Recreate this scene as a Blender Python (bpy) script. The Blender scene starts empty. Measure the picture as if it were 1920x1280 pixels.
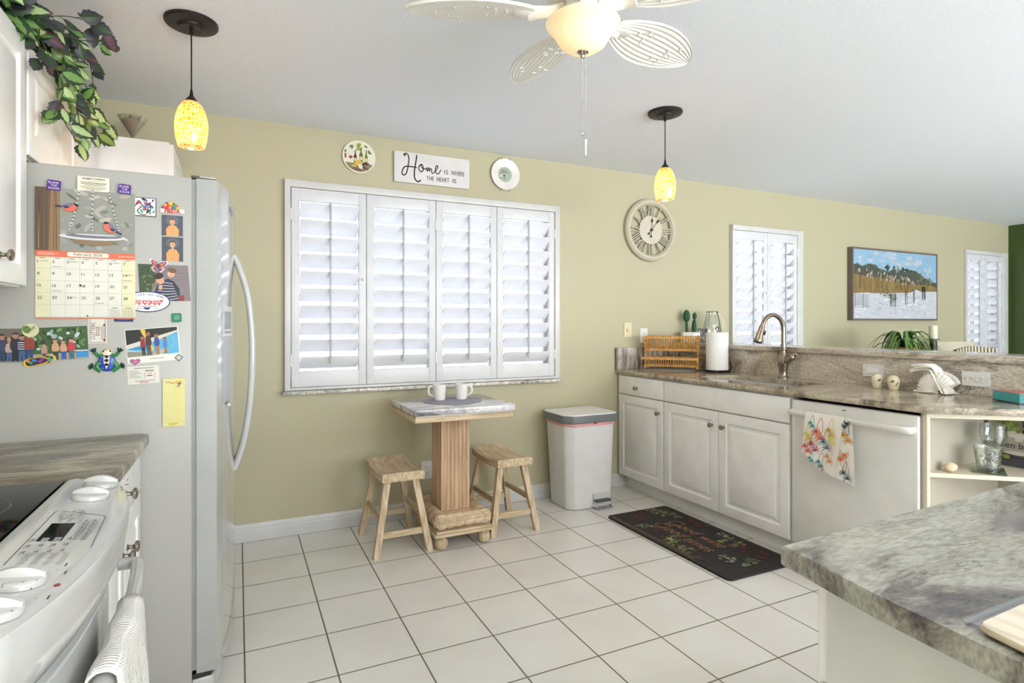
import bpy, bmesh, math, random
from mathutils import Vector, Matrix
random.seed(7)
sc = bpy.context.scene
COL = sc.collection
PI = math.pi
V = Vector
H = 1.27                       # eye height
TH = math.radians(25.6)
FPX, CY = 1073.0, 606.8

# ------------------------------------------------------------------ surveying helpers (photo -> room metres)
def ray(u, v):
    a = (u-960)/FPX; b = -(v-CY)/FPX
    return V((math.cos(TH)*a+math.sin(TH), -math.sin(TH)*a+math.cos(TH), b))
def onY(u, v, Y):
    r = ray(u, v); return r*(Y/r.y)+V((0, 0, H))
def onX(u, v, X):
    r = ray(u, v); return r*(X/r.x)+V((0, 0, H))
def onZ(u, v, Z):
    r = ray(u, v); return r*((Z-H)/r.z)+V((0, 0, H))

# ------------------------------------------------------------------ materials
def lin(c):
    c = c/255.0
    return c/12.92 if c <= 0.04045 else ((c+0.055)/1.055)**2.4
def rgb(r, g, b): return (lin(r), lin(g), lin(b), 1)
def hexc(h):
    return rgb(int(h[0:2], 16), int(h[2:4], 16), int(h[4:6], 16))
_m = {}
def new_mat(name):
    m = bpy.data.materials.new(name); m.use_nodes = True
    nt = m.node_tree; b = nt.nodes['Principled BSDF']
    return m, nt, b
def N(nt, t, **k):
    n = nt.nodes.new(t)
    for a, v in k.items():
        if a.startswith('i_'):
            n.inputs[a[2:].replace('_', ' ')].default_value = v
        else: setattr(n, a, v)
    return n
def ramp(nt, stops, fac=None):
    r = nt.nodes.new('ShaderNodeValToRGB'); e = r.color_ramp.elements
    while len(e) < len(stops): e.new(0.5)
    for i, (p, c) in enumerate(stops):
        e[i].position = p; e[i].color = c if len(c) == 4 else (*c, 1)
    if fac is not None: nt.links.new(fac, r.inputs[0])
    return r
def flat(h, rough=0.5, metal=0.0, coat=0.0, spec=0.5):
    k = (h, rough, metal, coat, spec)
    if k in _m: return _m[k]
    m, nt, b = new_mat('paint_'+h)
    c = hexc(h)
    # a very faint procedural variation in tone and gloss
    tc = N(nt, 'ShaderNodeTexCoord'); n = N(nt, 'ShaderNodeTexNoise'); n.inputs['Scale'].default_value = 9; n.inputs['Detail'].default_value = 3
    nt.links.new(tc.outputs['Object'], n.inputs['Vector'])
    d = tuple(min(1, x*0.95) for x in c[:3])+(1,); l = tuple(min(1, x*1.03) for x in c[:3])+(1,)
    r = ramp(nt, [(0.3, d), (0.7, l)], n.outputs['Fac'])
    nt.links.new(r.outputs[0], b.inputs['Base Color'])
    b.inputs['Roughness'].default_value = rough; b.inputs['Metallic'].default_value = metal
    b.inputs['Coat Weight'].default_value = coat; b.inputs['Coat Roughness'].default_value = 0.08
    b.inputs['Specular IOR Level'].default_value = spec
    _m[k] = m; return m
def bump_noise(nt, b, scale, strength, dist=0.002, detail=4, coord='Object', rough=0.6):
    tc = N(nt, 'ShaderNodeTexCoord'); n = N(nt, 'ShaderNodeTexNoise'); n.inputs['Scale'].default_value = scale
    n.inputs['Detail'].default_value = detail; n.inputs['Roughness'].default_value = rough
    bu = N(nt, 'ShaderNodeBump'); bu.inputs['Strength'].default_value = strength; bu.inputs['Distance'].default_value = dist
    nt.links.new(tc.outputs[coord], n.inputs['Vector']); nt.links.new(n.outputs['Fac'], bu.inputs['Height'])
    nt.links.new(bu.outputs[0], b.inputs['Normal']); return n
def wall_mat(name, h, rough=0.55, bs=0.12):
    m, nt, b = new_mat(name); b.inputs['Base Color'].default_value = hexc(h); b.inputs['Roughness'].default_value = rough
    bump_noise(nt, b, 60, bs, 0.002); return m
def ceiling_mat():
    m, nt, b = new_mat('popcorn_ceiling')
    n = bump_noise(nt, b, 210, 0.7, 0.0025, 3, rough=0.5)
    r = ramp(nt, [(0.34, rgb(220, 222, 226)), (0.46, rgb(240, 243, 248)), (1, rgb(242, 245, 250))], n.outputs['Fac'])
    nt.links.new(r.outputs[0], b.inputs['Base Color']); b.inputs['Roughness'].default_value = 0.9; return m
def tile_mat():
    m, nt, b = new_mat('floor_tile')
    tc = N(nt, 'ShaderNodeTexCoord'); sp = N(nt, 'ShaderNodeSeparateXYZ'); nt.links.new(tc.outputs['Object'], sp.inputs[0])
    def line(out, off):
        a = N(nt, 'ShaderNodeMath', operation='SUBTRACT'); a.inputs[1].default_value = off; nt.links.new(out, a.inputs[0])
        d = N(nt, 'ShaderNodeMath', operation='DIVIDE'); d.inputs[1].default_value = 0.3053; nt.links.new(a.outputs[0], d.inputs[0])
        f = N(nt, 'ShaderNodeMath', operation='FRACT'); nt.links.new(d.outputs[0], f.inputs[0])
        s = N(nt, 'ShaderNodeMath', operation='SUBTRACT'); s.inputs[1].default_value = 0.5; nt.links.new(f.outputs[0], s.inputs[0])
        ab = N(nt, 'ShaderNodeMath', operation='ABSOLUTE'); nt.links.new(s.outputs[0], ab.inputs[0]); return ab.outputs[0]
    lx = line(sp.outputs[0], 0.0229+3.053*0-30.53); ly = line(sp.outputs[1], 3.663-30.53)
    mx = N(nt, 'ShaderNodeMath', operation='MAXIMUM'); nt.links.new(lx, mx.inputs[0]); nt.links.new(ly, mx.inputs[1])
    g = ramp(nt, [(0.4885, (0, 0, 0, 1)), (0.4925, (1, 1, 1, 1))], mx.outputs[0])
    n = N(nt, 'ShaderNodeTexNoise'); n.inputs['Scale'].default_value = 3.2; n.inputs['Detail'].default_value = 5
    nt.links.new(tc.outputs['Object'], n.inputs['Vector'])
    c1 = ramp(nt, [(0.3, rgb(222, 218, 210)), (0.7, rgb(230, 227, 220))], n.outputs['Fac'])
    mix = N(nt, 'ShaderNodeMixRGB'); nt.links.new(g.outputs[0], mix.inputs[0]); nt.links.new(c1.outputs[0], mix.inputs[1]); mix.inputs[2].default_value = rgb(112, 100, 84)
    nt.links.new(mix.outputs[0], b.inputs['Base Color'])
    rr = N(nt, 'ShaderNodeMapRange'); rr.inputs[3].default_value = 0.2; rr.inputs[4].default_value = 0.8; nt.links.new(g.outputs[0], rr.inputs[0]); nt.links.new(rr.outputs[0], b.inputs['Roughness'])
    bu = N(nt, 'ShaderNodeBump', invert=True); bu.inputs['Strength'].default_value = 0.5; bu.inputs['Distance'].default_value = 0.002
    nt.links.new(g.outputs[0], bu.inputs['Height']); nt.links.new(bu.outputs[0], b.inputs['Normal']); return m
def granite(name, rot=0.3, stretch=(1, 3.2, 1), stops=None, scale=1.5, off=(0, 0, 0), rough=0.12, dark=0.5, rotx=0, nr=0.62, nd=0.8):
    m, nt, b = new_mat(name)
    L = nt.links.new
    tc = N(nt, 'ShaderNodeTexCoord'); mp = N(nt, 'ShaderNodeMapping')
    mp.inputs['Rotation'].default_value = (rotx, 0, rot); mp.inputs['Scale'].default_value = stretch; mp.inputs['Location'].default_value = off
    L(tc.outputs['Object'], mp.inputs[0])
    n0 = N(nt, 'ShaderNodeTexNoise'); n0.inputs['Scale'].default_value = scale*0.8; n0.inputs['Detail'].default_value = 3
    L(mp.outputs[0], n0.inputs['Vector'])
    vm = N(nt, 'ShaderNodeMixRGB', blend_type='ADD'); vm.inputs[0].default_value = 0.45; L(mp.outputs[0], vm.inputs[1]); L(n0.outputs['Color'], vm.inputs[2])
    n1 = N(nt, 'ShaderNodeTexNoise'); n1.inputs['Scale'].default_value = scale; n1.inputs['Detail'].default_value = 9; n1.inputs['Roughness'].default_value = nr; n1.inputs['Distortion'].default_value = nd
    L(vm.outputs[0], n1.inputs['Vector'])
    st = stops or [(0.30, rgb(74, 62, 52)), (0.40, rgb(138, 122, 104)), (0.48, rgb(176, 162, 142)), (0.56, rgb(206, 194, 174)), (0.64, rgb(160, 150, 132)), (0.72, rgb(190, 178, 160))]
    r1 = ramp(nt, st, n1.outputs['Fac'])
    # thin dark veins, present only in patches
    n2 = N(nt, 'ShaderNodeTexNoise'); n2.inputs['Scale'].default_value = scale*1.7; n2.inputs['Detail'].default_value = 10; n2.inputs['Roughness'].default_value = 0.68; n2.inputs['Distortion'].default_value = 1.3
    L(vm.outputs[0], n2.inputs['Vector'])
    s = N(nt, 'ShaderNodeMath', operation='SUBTRACT'); s.inputs[1].default_value = 0.5; L(n2.outputs['Fac'], s.inputs[0])
    a = N(nt, 'ShaderNodeMath', operation='ABSOLUTE'); L(s.outputs[0], a.inputs[0])
    r2 = ramp(nt, [(0.0, (dark, dark, dark, 1)), (0.018, (0.15*dark,)*3+(1,)), (0.045, (0, 0, 0, 1))], a.outputs[0])
    n4 = N(nt, 'ShaderNodeTexNoise'); n4.inputs['Scale'].default_value = scale*1.1; n4.inputs['Detail'].default_value = 3; L(mp.outputs[0], n4.inputs['Vector'])
    r4 = ramp(nt, [(0.5, (0, 0, 0, 1)), (0.66, (1, 1, 1, 1))], n4.outputs['Fac'])
    mm = N(nt, 'ShaderNodeMath', operation='MULTIPLY'); L(r2.outputs[0], mm.inputs[0]); L(r4.outputs[0], mm.inputs[1])
    mx = N(nt, 'ShaderNodeMixRGB'); L(mm.outputs[0], mx.inputs[0]); L(r1.outputs[0], mx.inputs[1]); mx.inputs[2].default_value = rgb(58, 50, 48)
    n3 = N(nt, 'ShaderNodeTexNoise'); n3.inputs['Scale'].default_value = 55; n3.inputs['Detail'].default_value = 4
    L(mp.outputs[0], n3.inputs['Vector'])
    r3 = ramp(nt, [(0.3, rgb(205, 205, 205)), (0.62, (1, 1, 1, 1))], n3.outputs['Fac'])
    m2 = N(nt, 'ShaderNodeMixRGB', blend_type='MULTIPLY'); m2.inputs[0].default_value = 1; L(mx.outputs[0], m2.inputs[1]); L(r3.outputs[0], m2.inputs[2])
    L(m2.outputs[0], b.inputs['Base Color']); b.inputs['Roughness'].default_value = rough
    return m
def wood(name, axis='Z', c1=(190, 165, 130), c2=(216, 196, 165), scale=14, rough=0.55, stretch=0.06):
    m, nt, b = new_mat(name); L = nt.links.new
    tc = N(nt, 'ShaderNodeTexCoord'); mp = N(nt, 'ShaderNodeMapping'); s = [1, 1, 1]; s['XYZ'.index(axis)] = stretch
    mp.inputs['Scale'].default_value = s; L(tc.outputs['Object'], mp.inputs[0])
    n = N(nt, 'ShaderNodeTexNoise'); n.inputs['Scale'].default_value = scale*4; n.inputs['Detail'].default_value = 6; n.inputs['Roughness'].default_value = 0.6; n.inputs['Distortion'].default_value = 0.6
    L(mp.outputs[0], n.inputs['Vector'])
    r = ramp(nt, [(0.28, rgb(*[int(x*0.86) for x in c1])), (0.45, rgb(*c1)), (0.62, rgb(*c2))], n.outputs['Fac'])
    L(r.outputs[0], b.inputs['Base Color']); b.inputs['Roughness'].default_value = rough
    bu = N(nt, 'ShaderNodeBump'); bu.inputs['Strength'].default_value = 0.15; bu.inputs['Distance'].default_value = 0.001; L(n.outputs['Fac'], bu.inputs['Height']); L(bu.outputs[0], b.inputs['Normal'])
    return m
def clear_glass(name='window_glass', tint=(1, 1, 1), refl=0.06, opacity=0.0):
    m = bpy.data.materials.new(name); m.use_nodes = True; nt = m.node_tree; nt.nodes.clear(); L = nt.links.new
    o = N(nt, 'ShaderNodeOutputMaterial'); t = N(nt, 'ShaderNodeBsdfTransparent'); t.inputs[0].default_value = (*tint, 1)
    g = N(nt, 'ShaderNodeBsdfGlossy'); g.inputs['Roughness'].default_value = 0.02
    lw = N(nt, 'ShaderNodeLayerWeight'); lw.inputs[0].default_value = 0.35
    mr = N(nt, 'ShaderNodeMapRange'); mr.inputs[3].default_value = refl; mr.inputs[4].default_value = 0.75; L(lw.outputs['Facing'], mr.inputs[0])
    mx = N(nt, 'ShaderNodeMixShader'); L(mr.outputs[0], mx.inputs[0]); L(t.outputs[0], mx.inputs[1]); L(g.outputs[0], mx.inputs[2])
    L(mx.outputs[0], o.inputs[0]); return m

M = {}
M['wall'] = wall_mat('yellow_wall_paint', 'BAB394')
M['wall_green'] = wall_mat('green_wall_paint', '3C5020', 0.3)
M['ceiling'] = ceiling_mat()
M['tile'] = tile_mat()
M['louver'] = flat('ECECF0', 0.4)  # same paint as the shutter frames, lightened and blued to suggest backlight
M['trim'] = flat('D2D0CC', 0.35)
M['shutter'] = flat('D8D7D8', 0.38)
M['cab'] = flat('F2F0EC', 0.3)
M['cab_in'] = flat('D9CFB8', 0.5)
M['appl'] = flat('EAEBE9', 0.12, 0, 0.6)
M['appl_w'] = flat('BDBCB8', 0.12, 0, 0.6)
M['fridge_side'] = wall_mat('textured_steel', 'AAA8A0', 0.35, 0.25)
M['knobmetal'] = flat('9C9286', 0.28, 0.95)
M['nickel'] = flat('A99A8C', 0.22, 1.0)
M['bronze'] = flat('2E2522', 0.4, 0.4)
M['black'] = flat('141414', 0.35)
M['blackglass'] = flat('050506', 0.06, 0, 0, 0.03)
M['white'] = flat('F2F1EE', 0.5)
M['plastic'] = flat('E6E4E0', 0.3)
M['almond'] = flat('DCCFA8', 0.4)
M['gran_sink'] = granite('granite_sink', 0.12, (1.1, 4.0, 3), scale=1.25, stops=[(0.32, rgb(74, 62, 54)), (0.41, rgb(132, 116, 98)), (0.48, rgb(176, 162, 140)), (0.57, rgb(202, 190, 168)), (0.64, rgb(158, 146, 126)), (0.72, rgb(188, 174, 154))], dark=0.6)
M['gran_splash'] = granite('granite_splash', 0.0, (3, 0.9, 2.4), scale=1.15, off=(1.2, 0.4, 2), rotx=0.28, nr=.54, nd=2.2, stops=[(0.29, rgb(66, 52, 48)), (0.36, rgb(140, 122, 108)), (0.42, rgb(198, 184, 166)), (0.54, rgb(226, 217, 200)), (0.66, rgb(170, 156, 142)), (0.76, rgb(206, 194, 176))], dark=0.8)
M['gran_splash_v'] = granite('granite_streaky', 0.0, (6.5, 2, 0.9), scale=2.4, off=(4, 2, 1), stops=[(0.34, rgb(84, 72, 64)), (0.44, rgb(138, 126, 112)), (0.52, rgb(188, 178, 164)), (0.6, rgb(206, 198, 186)), (0.7, rgb(140, 130, 118))], dark=0.8)
M['gran_left'] = granite('granite_left', 0.55, (1.1, 4.2, 2), scale=2.0, off=(3, 1, 0), stops=[(0.34, rgb(92, 82, 68)), (0.44, rgb(134, 124, 104)), (0.52, rgb(162, 152, 130)), (0.6, rgb(190, 180, 156)), (0.7, rgb(140, 130, 112))], dark=0.35, rough=0.25)
M['gran_island'] = granite('granite_island', -0.35, (1.0, 3.4, 2), scale=1.8, off=(0.9, 3.3, 0), nr=.66, nd=1.0, stops=[(0.33, rgb(84, 80, 80)), (0.40, rgb(120, 112, 105)), (0.44, rgb(148, 142, 132)), (0.485, rgb(166, 163, 151)), (0.58, rgb(177, 175, 162)), (0.66, rgb(194, 186, 170)), (0.75, rgb(150, 144, 134))], dark=0.9, rough=0.16)
M['marble'] = granite('marble_table', 0.2, (1, 3.5, 2), scale=3.0, stops=[(0.34, rgb(120, 116, 118)), (0.44, rgb(186, 184, 186)), (0.52, rgb(222, 220, 220)), (0.7, rgb(232, 230, 228))], dark=0.5)
M['marble_sill'] = granite('marble_sill', 0.2, (1, 1, 1), scale=9.0, stops=[(0.36, rgb(150, 144, 134)), (0.46, rgb(200, 196, 186)), (0.6, rgb(226, 222, 212))], dark=0.3)
M['wood_z'] = wood('pale_wood_upright', 'Z')
M['wood_x'] = wood('pale_wood_cross', 'X')
M['wood_y'] = wood('pale_wood_long', 'Y')
M['pillar'] = wood('pinkish_wood', 'Z', (192, 158, 124), (212, 182, 150))
M['bamboo'] = wood('bamboo', 'X', (196, 142, 74), (222, 172, 102))
M['glass'] = clear_glass()
M['jar'] = clear_glass('jar_glass', (0.93, 0.96, 0.95), 0.10)
M['greenglass'] = clear_glass('green_glass', (0.55, 0.72, 0.58), 0.12)

# ------------------------------------------------------------------ mesh building
class MB:
    """collects shapes and links them as ONE mesh object"""
    def __init__(s): s.v = []; s.f = []; s.fm = []; s.mats = []
    def mi(s, m):
        if m not in s.mats: s.mats.append(m)
        return s.mats.index(m)
    def add(s, vs, fs, m):
        b = len(s.v); s.v += [V(p) for p in vs]; k = s.mi(m)
        for f in fs: s.f.append([b+i for i in f]); s.fm.append(k)
        return s
    def box(s, c, d, m, rz=0, bev=0.0, R=None):
        x, y, z = [q/2 for q in d]
        R = R or Matrix.Rotation(rz, 3, 'Z'); c = V(c)
        if bev <= 0:
            vs = [c+R@V((sx*x, sy*y, sz*z)) for sz in (-1, 1) for sy in (-1, 1) for sx in (-1, 1)]
            fs = [(0, 2, 3, 1), (4, 5, 7, 6), (0, 1, 5, 4), (2, 6, 7, 3), (0, 4, 6, 2), (1, 3, 7, 5)]
            return s.add(vs, fs, m)
        bm = bmesh.new(); bmesh.ops.create_cube(bm, size=1)
        for v in bm.verts: v.co = V((v.co.x*2*x, v.co.y*2*y, v.co.z*2*z))
        bmesh.ops.bevel(bm, geom=bm.edges[:], offset=min(bev, x*.98, y*.98, z*.98), segments=3, profile=0.5, affect='EDGES')
        bm.verts.index_update(); vs = [c+R@v.co for v in bm.verts]; fs = [[v.index for v in f.verts] for f in bm.faces]; bm.free()
        return s.add(vs, fs, m)
    def bx(s, x0, x1, y0, y1, z0, z1, m, bev=0):
        return s.box(((x0+x1)/2, (y0+y1)/2, (z0+z1)/2), (abs(x1-x0), abs(y1-y0), abs(z1-z0)), m, 0, bev)
    def prism(s, pts, z0, z1, m, bev=0):
        """pts: ccw xy outline"""
        n = len(pts)
        if bev <= 0:
            vs = [(p[0], p[1], z0) for p in pts]+[(p[0], p[1], z1) for p in pts]
            fs = [list(range(n))[::-1], list(range(n, 2*n))]+[(i, (i+1) % n, n+(i+1) % n, n+i) for i in range(n)]
            return s.add(vs, fs, m)
        bm = bmesh.new(); lo = [bm.verts.new((p[0], p[1], z0)) for p in pts]; hi = [bm.verts.new((p[0], p[1], z1)) for p in pts]
        bm.faces.new(lo[::-1]); bm.faces.new(hi)
        for i in range(n): bm.faces.new((lo[i], lo[(i+1) % n], hi[(i+1) % n], hi[i]))
        bmesh.ops.bevel(bm, geom=bm.edges[:], offset=bev, segments=3, profile=0.5, affect='EDGES')
        bm.verts.index_update(); vs = [v.co.copy() for v in bm.verts]; fs = [[v.index for v in f.verts] for f in bm.faces]; bm.free()
        return s.add(vs, fs, m)
    def loops(s, L, m, cap0=True, cap1=True, closed=True):
        n = len(L[0]); vs = [p for l in L for p in l]; fs = []
        for i in range(len(L)-1):
            for j in range(n if closed else n-1):
                k = (j+1) % n
                fs.append((i*n+j, i*n+k, (i+1)*n+k, (i+1)*n+j))
        if cap0: fs.append(list(range(n))[::-1])
        if cap1: fs.append([(len(L)-1)*n+j for j in range(n)])
        return s.add(vs, fs, m)
    def lathe(s, prof, c, m, n=28, R=None, caps=(True, True)):
        """prof: (r, z) list"""
        c = V(c); R = R or Matrix.Identity(3)
        L = [[c+R@V((max(r, 1e-5)*math.cos(2*PI*j/n), max(r, 1e-5)*math.sin(2*PI*j/n), z)) for j in range(n)] for r, z in prof]
        return s.loops(L, m, *caps)
    def cyl(s, p0, p1, r, m, r1=None, n=16):
        p0, p1 = V(p0), V(p1); d = p1-p0; R = d.to_track_quat('Z', 'Y').to_matrix()
        return s.lathe([(r, 0), (r if r1 is None else r1, d.length)], p0, m, n, R)
    def tube(s, pts, r, m, n=10, caps=(True, True)):
        pts = [V(p) for p in pts]; L = []; up = None
        for i, p in enumerate(pts):
            t = (pts[min(i+1, len(pts)-1)]-pts[max(i-1, 0)]).normalized()
            if up is None: up = t.orthogonal().normalized()
            up = (up-t*up.dot(t)).normalized(); w = t.cross(up)
            rr = r[i] if isinstance(r, list) else r
            if isinstance(rr, (list, tuple)): a, b = rr
            else: a = b = rr
            L.append([p+up*a*math.cos(2*PI*j/n)+w*b*math.sin(2*PI*j/n) for j in range(n)])
        return s.loops(L, m, *caps)
    def sphere(s, c, r, m, n=14, k=8, sq=(1, 1, 1), R=None):
        c = V(c); R = R or Matrix.Identity(3)
        L = []
        for i in range(k+1):
            a = -PI/2+PI*i/k
            L.append([c+R@V((sq[0]*r*max(math.cos(a), 1e-4)*math.cos(2*PI*j/n), sq[1]*r*max(math.cos(a), 1e-4)*math.sin(2*PI*j/n), sq[2]*r*math.sin(a))) for j in range(n)])
        return s.loops(L, m)
    def build(s, name, parent=None, smooth=True, ang=35, kind=None):
        off = V((0, 0, 0)); q = parent
        while q is not None: off += q.location; q = q.parent
        me = bpy.data.meshes.new(name); me.from_pydata([p-off for p in s.v], [], s.f)
        for m in s.mats: me.materials.append(m)
        me.polygons.foreach_set('material_index', s.fm)
        bm = bmesh.new(); bm.from_mesh(me); bmesh.ops.recalc_face_normals(bm, faces=bm.faces) if getattr(s, 'recalc', True) else None
        bm.to_mesh(me); bm.free()
        if smooth:
            me.polygons.foreach_set('use_smooth', [True]*len(me.polygons)); me.set_sharp_from_angle(angle=math.radians(ang))
        me.update()
        o = bpy.data.objects.new(name, me); COL.objects.link(o); o.parent = parent
        if kind: o['kind'] = kind
        return o
def tag(o, label, cat, group=None, kind=None):
    o['label'] = label; o['category'] = cat
    if group: o['group'] = group
    if kind: o['kind'] = kind
    return o
def thing(name, label, cat, loc=(0, 0, 0), group=None):
    o = bpy.data.objects.new(name, None); COL.objects.link(o); o.location = loc; o.empty_display_size = 0.05
    return tag(o, label, cat, group)
def struct(o): o['kind'] = 'structure'; return o
def copy_tree(o, parent=None):
    c = o.copy(); COL.objects.link(c)
    if parent is not None: c.parent = parent
    for ch in list(o.children): copy_tree(ch, c)
    return c
def place(o, loc, rz=0): o.location = loc; o.rotation_euler = (0, 0, rz); return o

# ------------------------------------------------------------------ flat printed things
_glyph = {}
def glyphs(body, bold=0.0):
    k = (body, bold)
    if k in _glyph: return _glyph[k]
    cu = bpy.data.curves.new('txt', 'FONT'); cu.body = body; cu.size = 1; cu.offset = bold; cu.resolution_u = 3
    ob = bpy.data.objects.new('txt', cu); COL.objects.link(ob)
    dg = bpy.context.evaluated_depsgraph_get(); ev = ob.evaluated_get(dg); me = ev.to_mesh()
    vs = [(v.co.x, v.co.y) for v in me.vertices]; fs = [list(p.vertices) for p in me.polygons]
    ev.to_mesh_clear(); bpy.data.objects.remove(ob); bpy.data.curves.remove(cu)
    xs = [a[0] for a in vs] or [0]; w = max(xs)-min(xs); x0 = min(xs)
    _glyph[k] = ([(a-x0, b) for a, b in vs], fs, w); return _glyph[k]
class Print(MB):
    """flat artwork in local metres (x right, y up) on a frame o, ex, ey; each layer a hair above the last"""
    def __init__(s, o, ex, ey, fn=None, lift=0.0, step=0.00012):
        super().__init__(); s.o = V(o); s.ex = V(ex).normalized(); s.ey = V(ey).normalized(); s.n = s.ex.cross(s.ey); s.h = lift; s.fn = fn; s.step = step; s.recalc = False
    def P(s, x, y, h=None):
        h = s.h if h is None else h
        return s.fn(x, y, h) if s.fn else s.o+s.ex*x+s.ey*y+s.n*h
    def nx(s): s.h += s.step; return s
    def sheet(s, w, h, t, m, x=0, y=0, r=0.0):
        pts = [(x, y), (x+w, y), (x+w, y+h), (x, y+h)] if r <= 0 else [(x+(w-r if a in (0, 3) else r)+r*math.cos(q), y+(h-r if a in (0, 1) else r)+r*math.sin(q)) for a in range(4) for q in [PI/2*a+PI/8*i for i in range(5)]]
        return s.slab(pts, t, m)
    def slab(s, pts, t, m):
        n = len(pts)
        vs = [s.P(*p, s.h) for p in pts]+[s.P(*p, s.h+t) for p in pts]
        s.add(vs, [list(range(n))[::-1], list(range(n, 2*n))]+[(i, (i+1) % n, n+(i+1) % n, n+i) for i in range(n)], m); s.h += t; return s.nx()
    def poly(s, pts, m):
        s.nx(); return s.add([s.P(*p) for p in pts], [list(range(len(pts)))], m)
    def rect(s, x, y, w, h, m): return s.poly([(x, y), (x+w, y), (x+w, y+h), (x, y+h)], m)
    def ell(s, x, y, a, b, m, rot=0, n=16, a0=0, a1=2*PI):
        c, q = math.cos(rot), math.sin(rot); pts = []
        for i in range(n):
            t = a0+(a1-a0)*i/(n if a1-a0 > 6.2 else n-1); X, Y = a*math.cos(t), b*math.sin(t); pts.append((x+X*c-Y*q, y+X*q+Y*c))
        return s.poly(pts, m)
    def line(s, pts, w, m, taper=False, same=False):
        if not same: s.nx()
        for i in range(len(pts)-1):
            (a, b), (c, d) = pts[i], pts[i+1]; l = math.hypot(c-a, d-b) or 1; px, py = -(d-b)/l, (c-a)/l
            w0 = w1 = w/2
            if taper: w0 = w/2*(1-0.8*i/(len(pts)-1)); w1 = w/2*(1-0.8*(i+1)/(len(pts)-1))
            ex, ey = (c-a)/l*w0*0.3, (d-b)/l*w0*0.3
            s.add([s.P(a+px*w0-ex, b+py*w0-ey), s.P(a-px*w0-ex, b-py*w0-ey), s.P(c-px*w1+ex, d-py*w1+ey), s.P(c+px*w1+ex, d+py*w1+ey)], [(0, 1, 2, 3)], m)
        return s
    def text(s, body, x, y, size, m, align='l', sx=1.0, rot=0, bold=0.0, shear=0.0):
        vs, fs, w = glyphs(body, bold); s.nx(); c, q = math.cos(rot), math.sin(rot)
        ox = {'l': 0, 'c': -w/2, 'r': -w}[align]; out = []
        for a, b in vs:
            X = ((a+ox)+shear*b)*size*sx; Y = b*size; out.append(s.P(x+X*c-Y*q, y+X*q+Y*c))
        return s.add(out, fs, m)
def spline(pts, k=6):
    out = []
    for i in range(len(pts)-1):
        p0, p1, p2, p3 = pts[max(i-1, 0)], pts[i], pts[i+1], pts[min(i+2, len(pts)-1)]
        for j in range(k):
            t = j/k; out.append(tuple(0.5*((2*b)+(-a+c)*t+(2*a-5*b+4*c-d)*t*t+(-a+3*b-3*c+d)*t**3) for a, b, c, d in zip(p0, p1, p2, p3)))
    out.append(tuple(pts[-1])); return out
C = lambda h, r=0.5: flat(h, r)
X_, Y_, Z_ = V((1, 0, 0)), V((0, 1, 0)), V((0, 0, 1))

# ================================================================== THE ROOM
WY = 3.685      # window wall, room face
CZ = 2.467      # ceiling
XL, XR, YB = -0.90, 8.49, -4.6
# window openings on the window wall: x0, x1, z0, z1
WIN = [(0.262, 2.132, 0.872, 2.118), (3.885, 4.765, 0.872, 2.118), (7.54, 8.40, 0.872, 2.105)]
m = MB()
xs = [XL-0.2]+[a for w in WIN for a in w[:2]]+[XR+0.2]
for i in range(0, len(xs), 2): m.bx(xs[i], xs[i+1], WY, WY+0.2, -0.05, CZ+0.1, M['wall'])
for w in WIN:
    m.bx(w[0], w[1], WY, WY+0.2, -0.05, w[2], M['wall']); m.bx(w[0], w[1], WY, WY+0.2, w[3], CZ+0.1, M['wall'])
struct(m.build('wall_back', smooth=False))
struct(MB().bx(XL-0.2, XL, YB, WY, -0.05, CZ+0.1, M['wall']).build('wall_left', smooth=False))
struct(MB().bx(XR, XR+0.2, YB, WY, -0.05, CZ+0.1, M['wall_green']).build('wall_right', smooth=False))
# the wall behind the camera gets two added, unseen door openings for fill light
ADDED_DOORS = [(0.4, 4.0), (4.6, 8.2)]
m = MB(); q = [XL-0.2]+[a for d in ADDED_DOORS for a in d]+[XR+0.2]
for i in range(0, len(q), 2): m.bx(q[i], q[i+1], YB-0.2, YB, -0.05, CZ+0.1, M['wall'])
for d in ADDED_DOORS: m.bx(d[0], d[1], YB-0.2, YB, 2.3, CZ+0.1, M['wall'])
struct(m.build('wall_front', smooth=False))
for i, d in enumerate(ADDED_DOORS):
    m = MB(); w = (d[1]-d[0])/2
    for x in (d[0]+0.03, d[0]+w, d[1]-0.03): m.bx(x-0.03, x+0.03, YB-0.14, YB-0.08, 0, 2.3, M['trim'])
    m.bx(d[0], d[1], YB-0.14, YB-0.08, 2.24, 2.3, M['trim']); m.bx(d[0], d[1], YB-0.14, YB-0.08, 0, 0.06, M['trim'])
    struct(m.build('door_%d' % (i+1), smooth=False))  # frames of the added door openings, out of view
struct(MB().bx(XL-0.2, XR+0.2, YB-0.2, WY+0.2, CZ, CZ+0.12, M['ceiling']).build('ceiling', smooth=False))
struct(MB().bx(XL-0.2, XR+0.2, YB-0.2, WY+0.2, -0.1, 0.0, M['tile']).build('floor', smooth=False))
# baseboard with a stepped profile
def baseboard(x0, x1):
    prof = [(WY, 0), (WY-0.016, 0), (WY-0.016, 0.062), (WY-0.012, 0.07), (WY-0.012, 0.082), (WY-0.007, 0.092), (WY-0.005, 0.1), (WY, 0.1)]
    L = [[(x, y, z) for y, z in prof] for x in (x0, x1)]
    return MB().loops(L, M['trim'])
struct(baseboard(-0.35, 2.76).build('baseboard_back', smooth=False))
struct(baseboard(3.47, XR).build('baseboard_dining', smooth=False))
# pale paving outside the window wall
struct(MB().bx(-6, 16, WY+0.2, 18, -0.25, -0.15, flat('9A9CA2', 0.8)).build('floor_patio', smooth=False))

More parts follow.
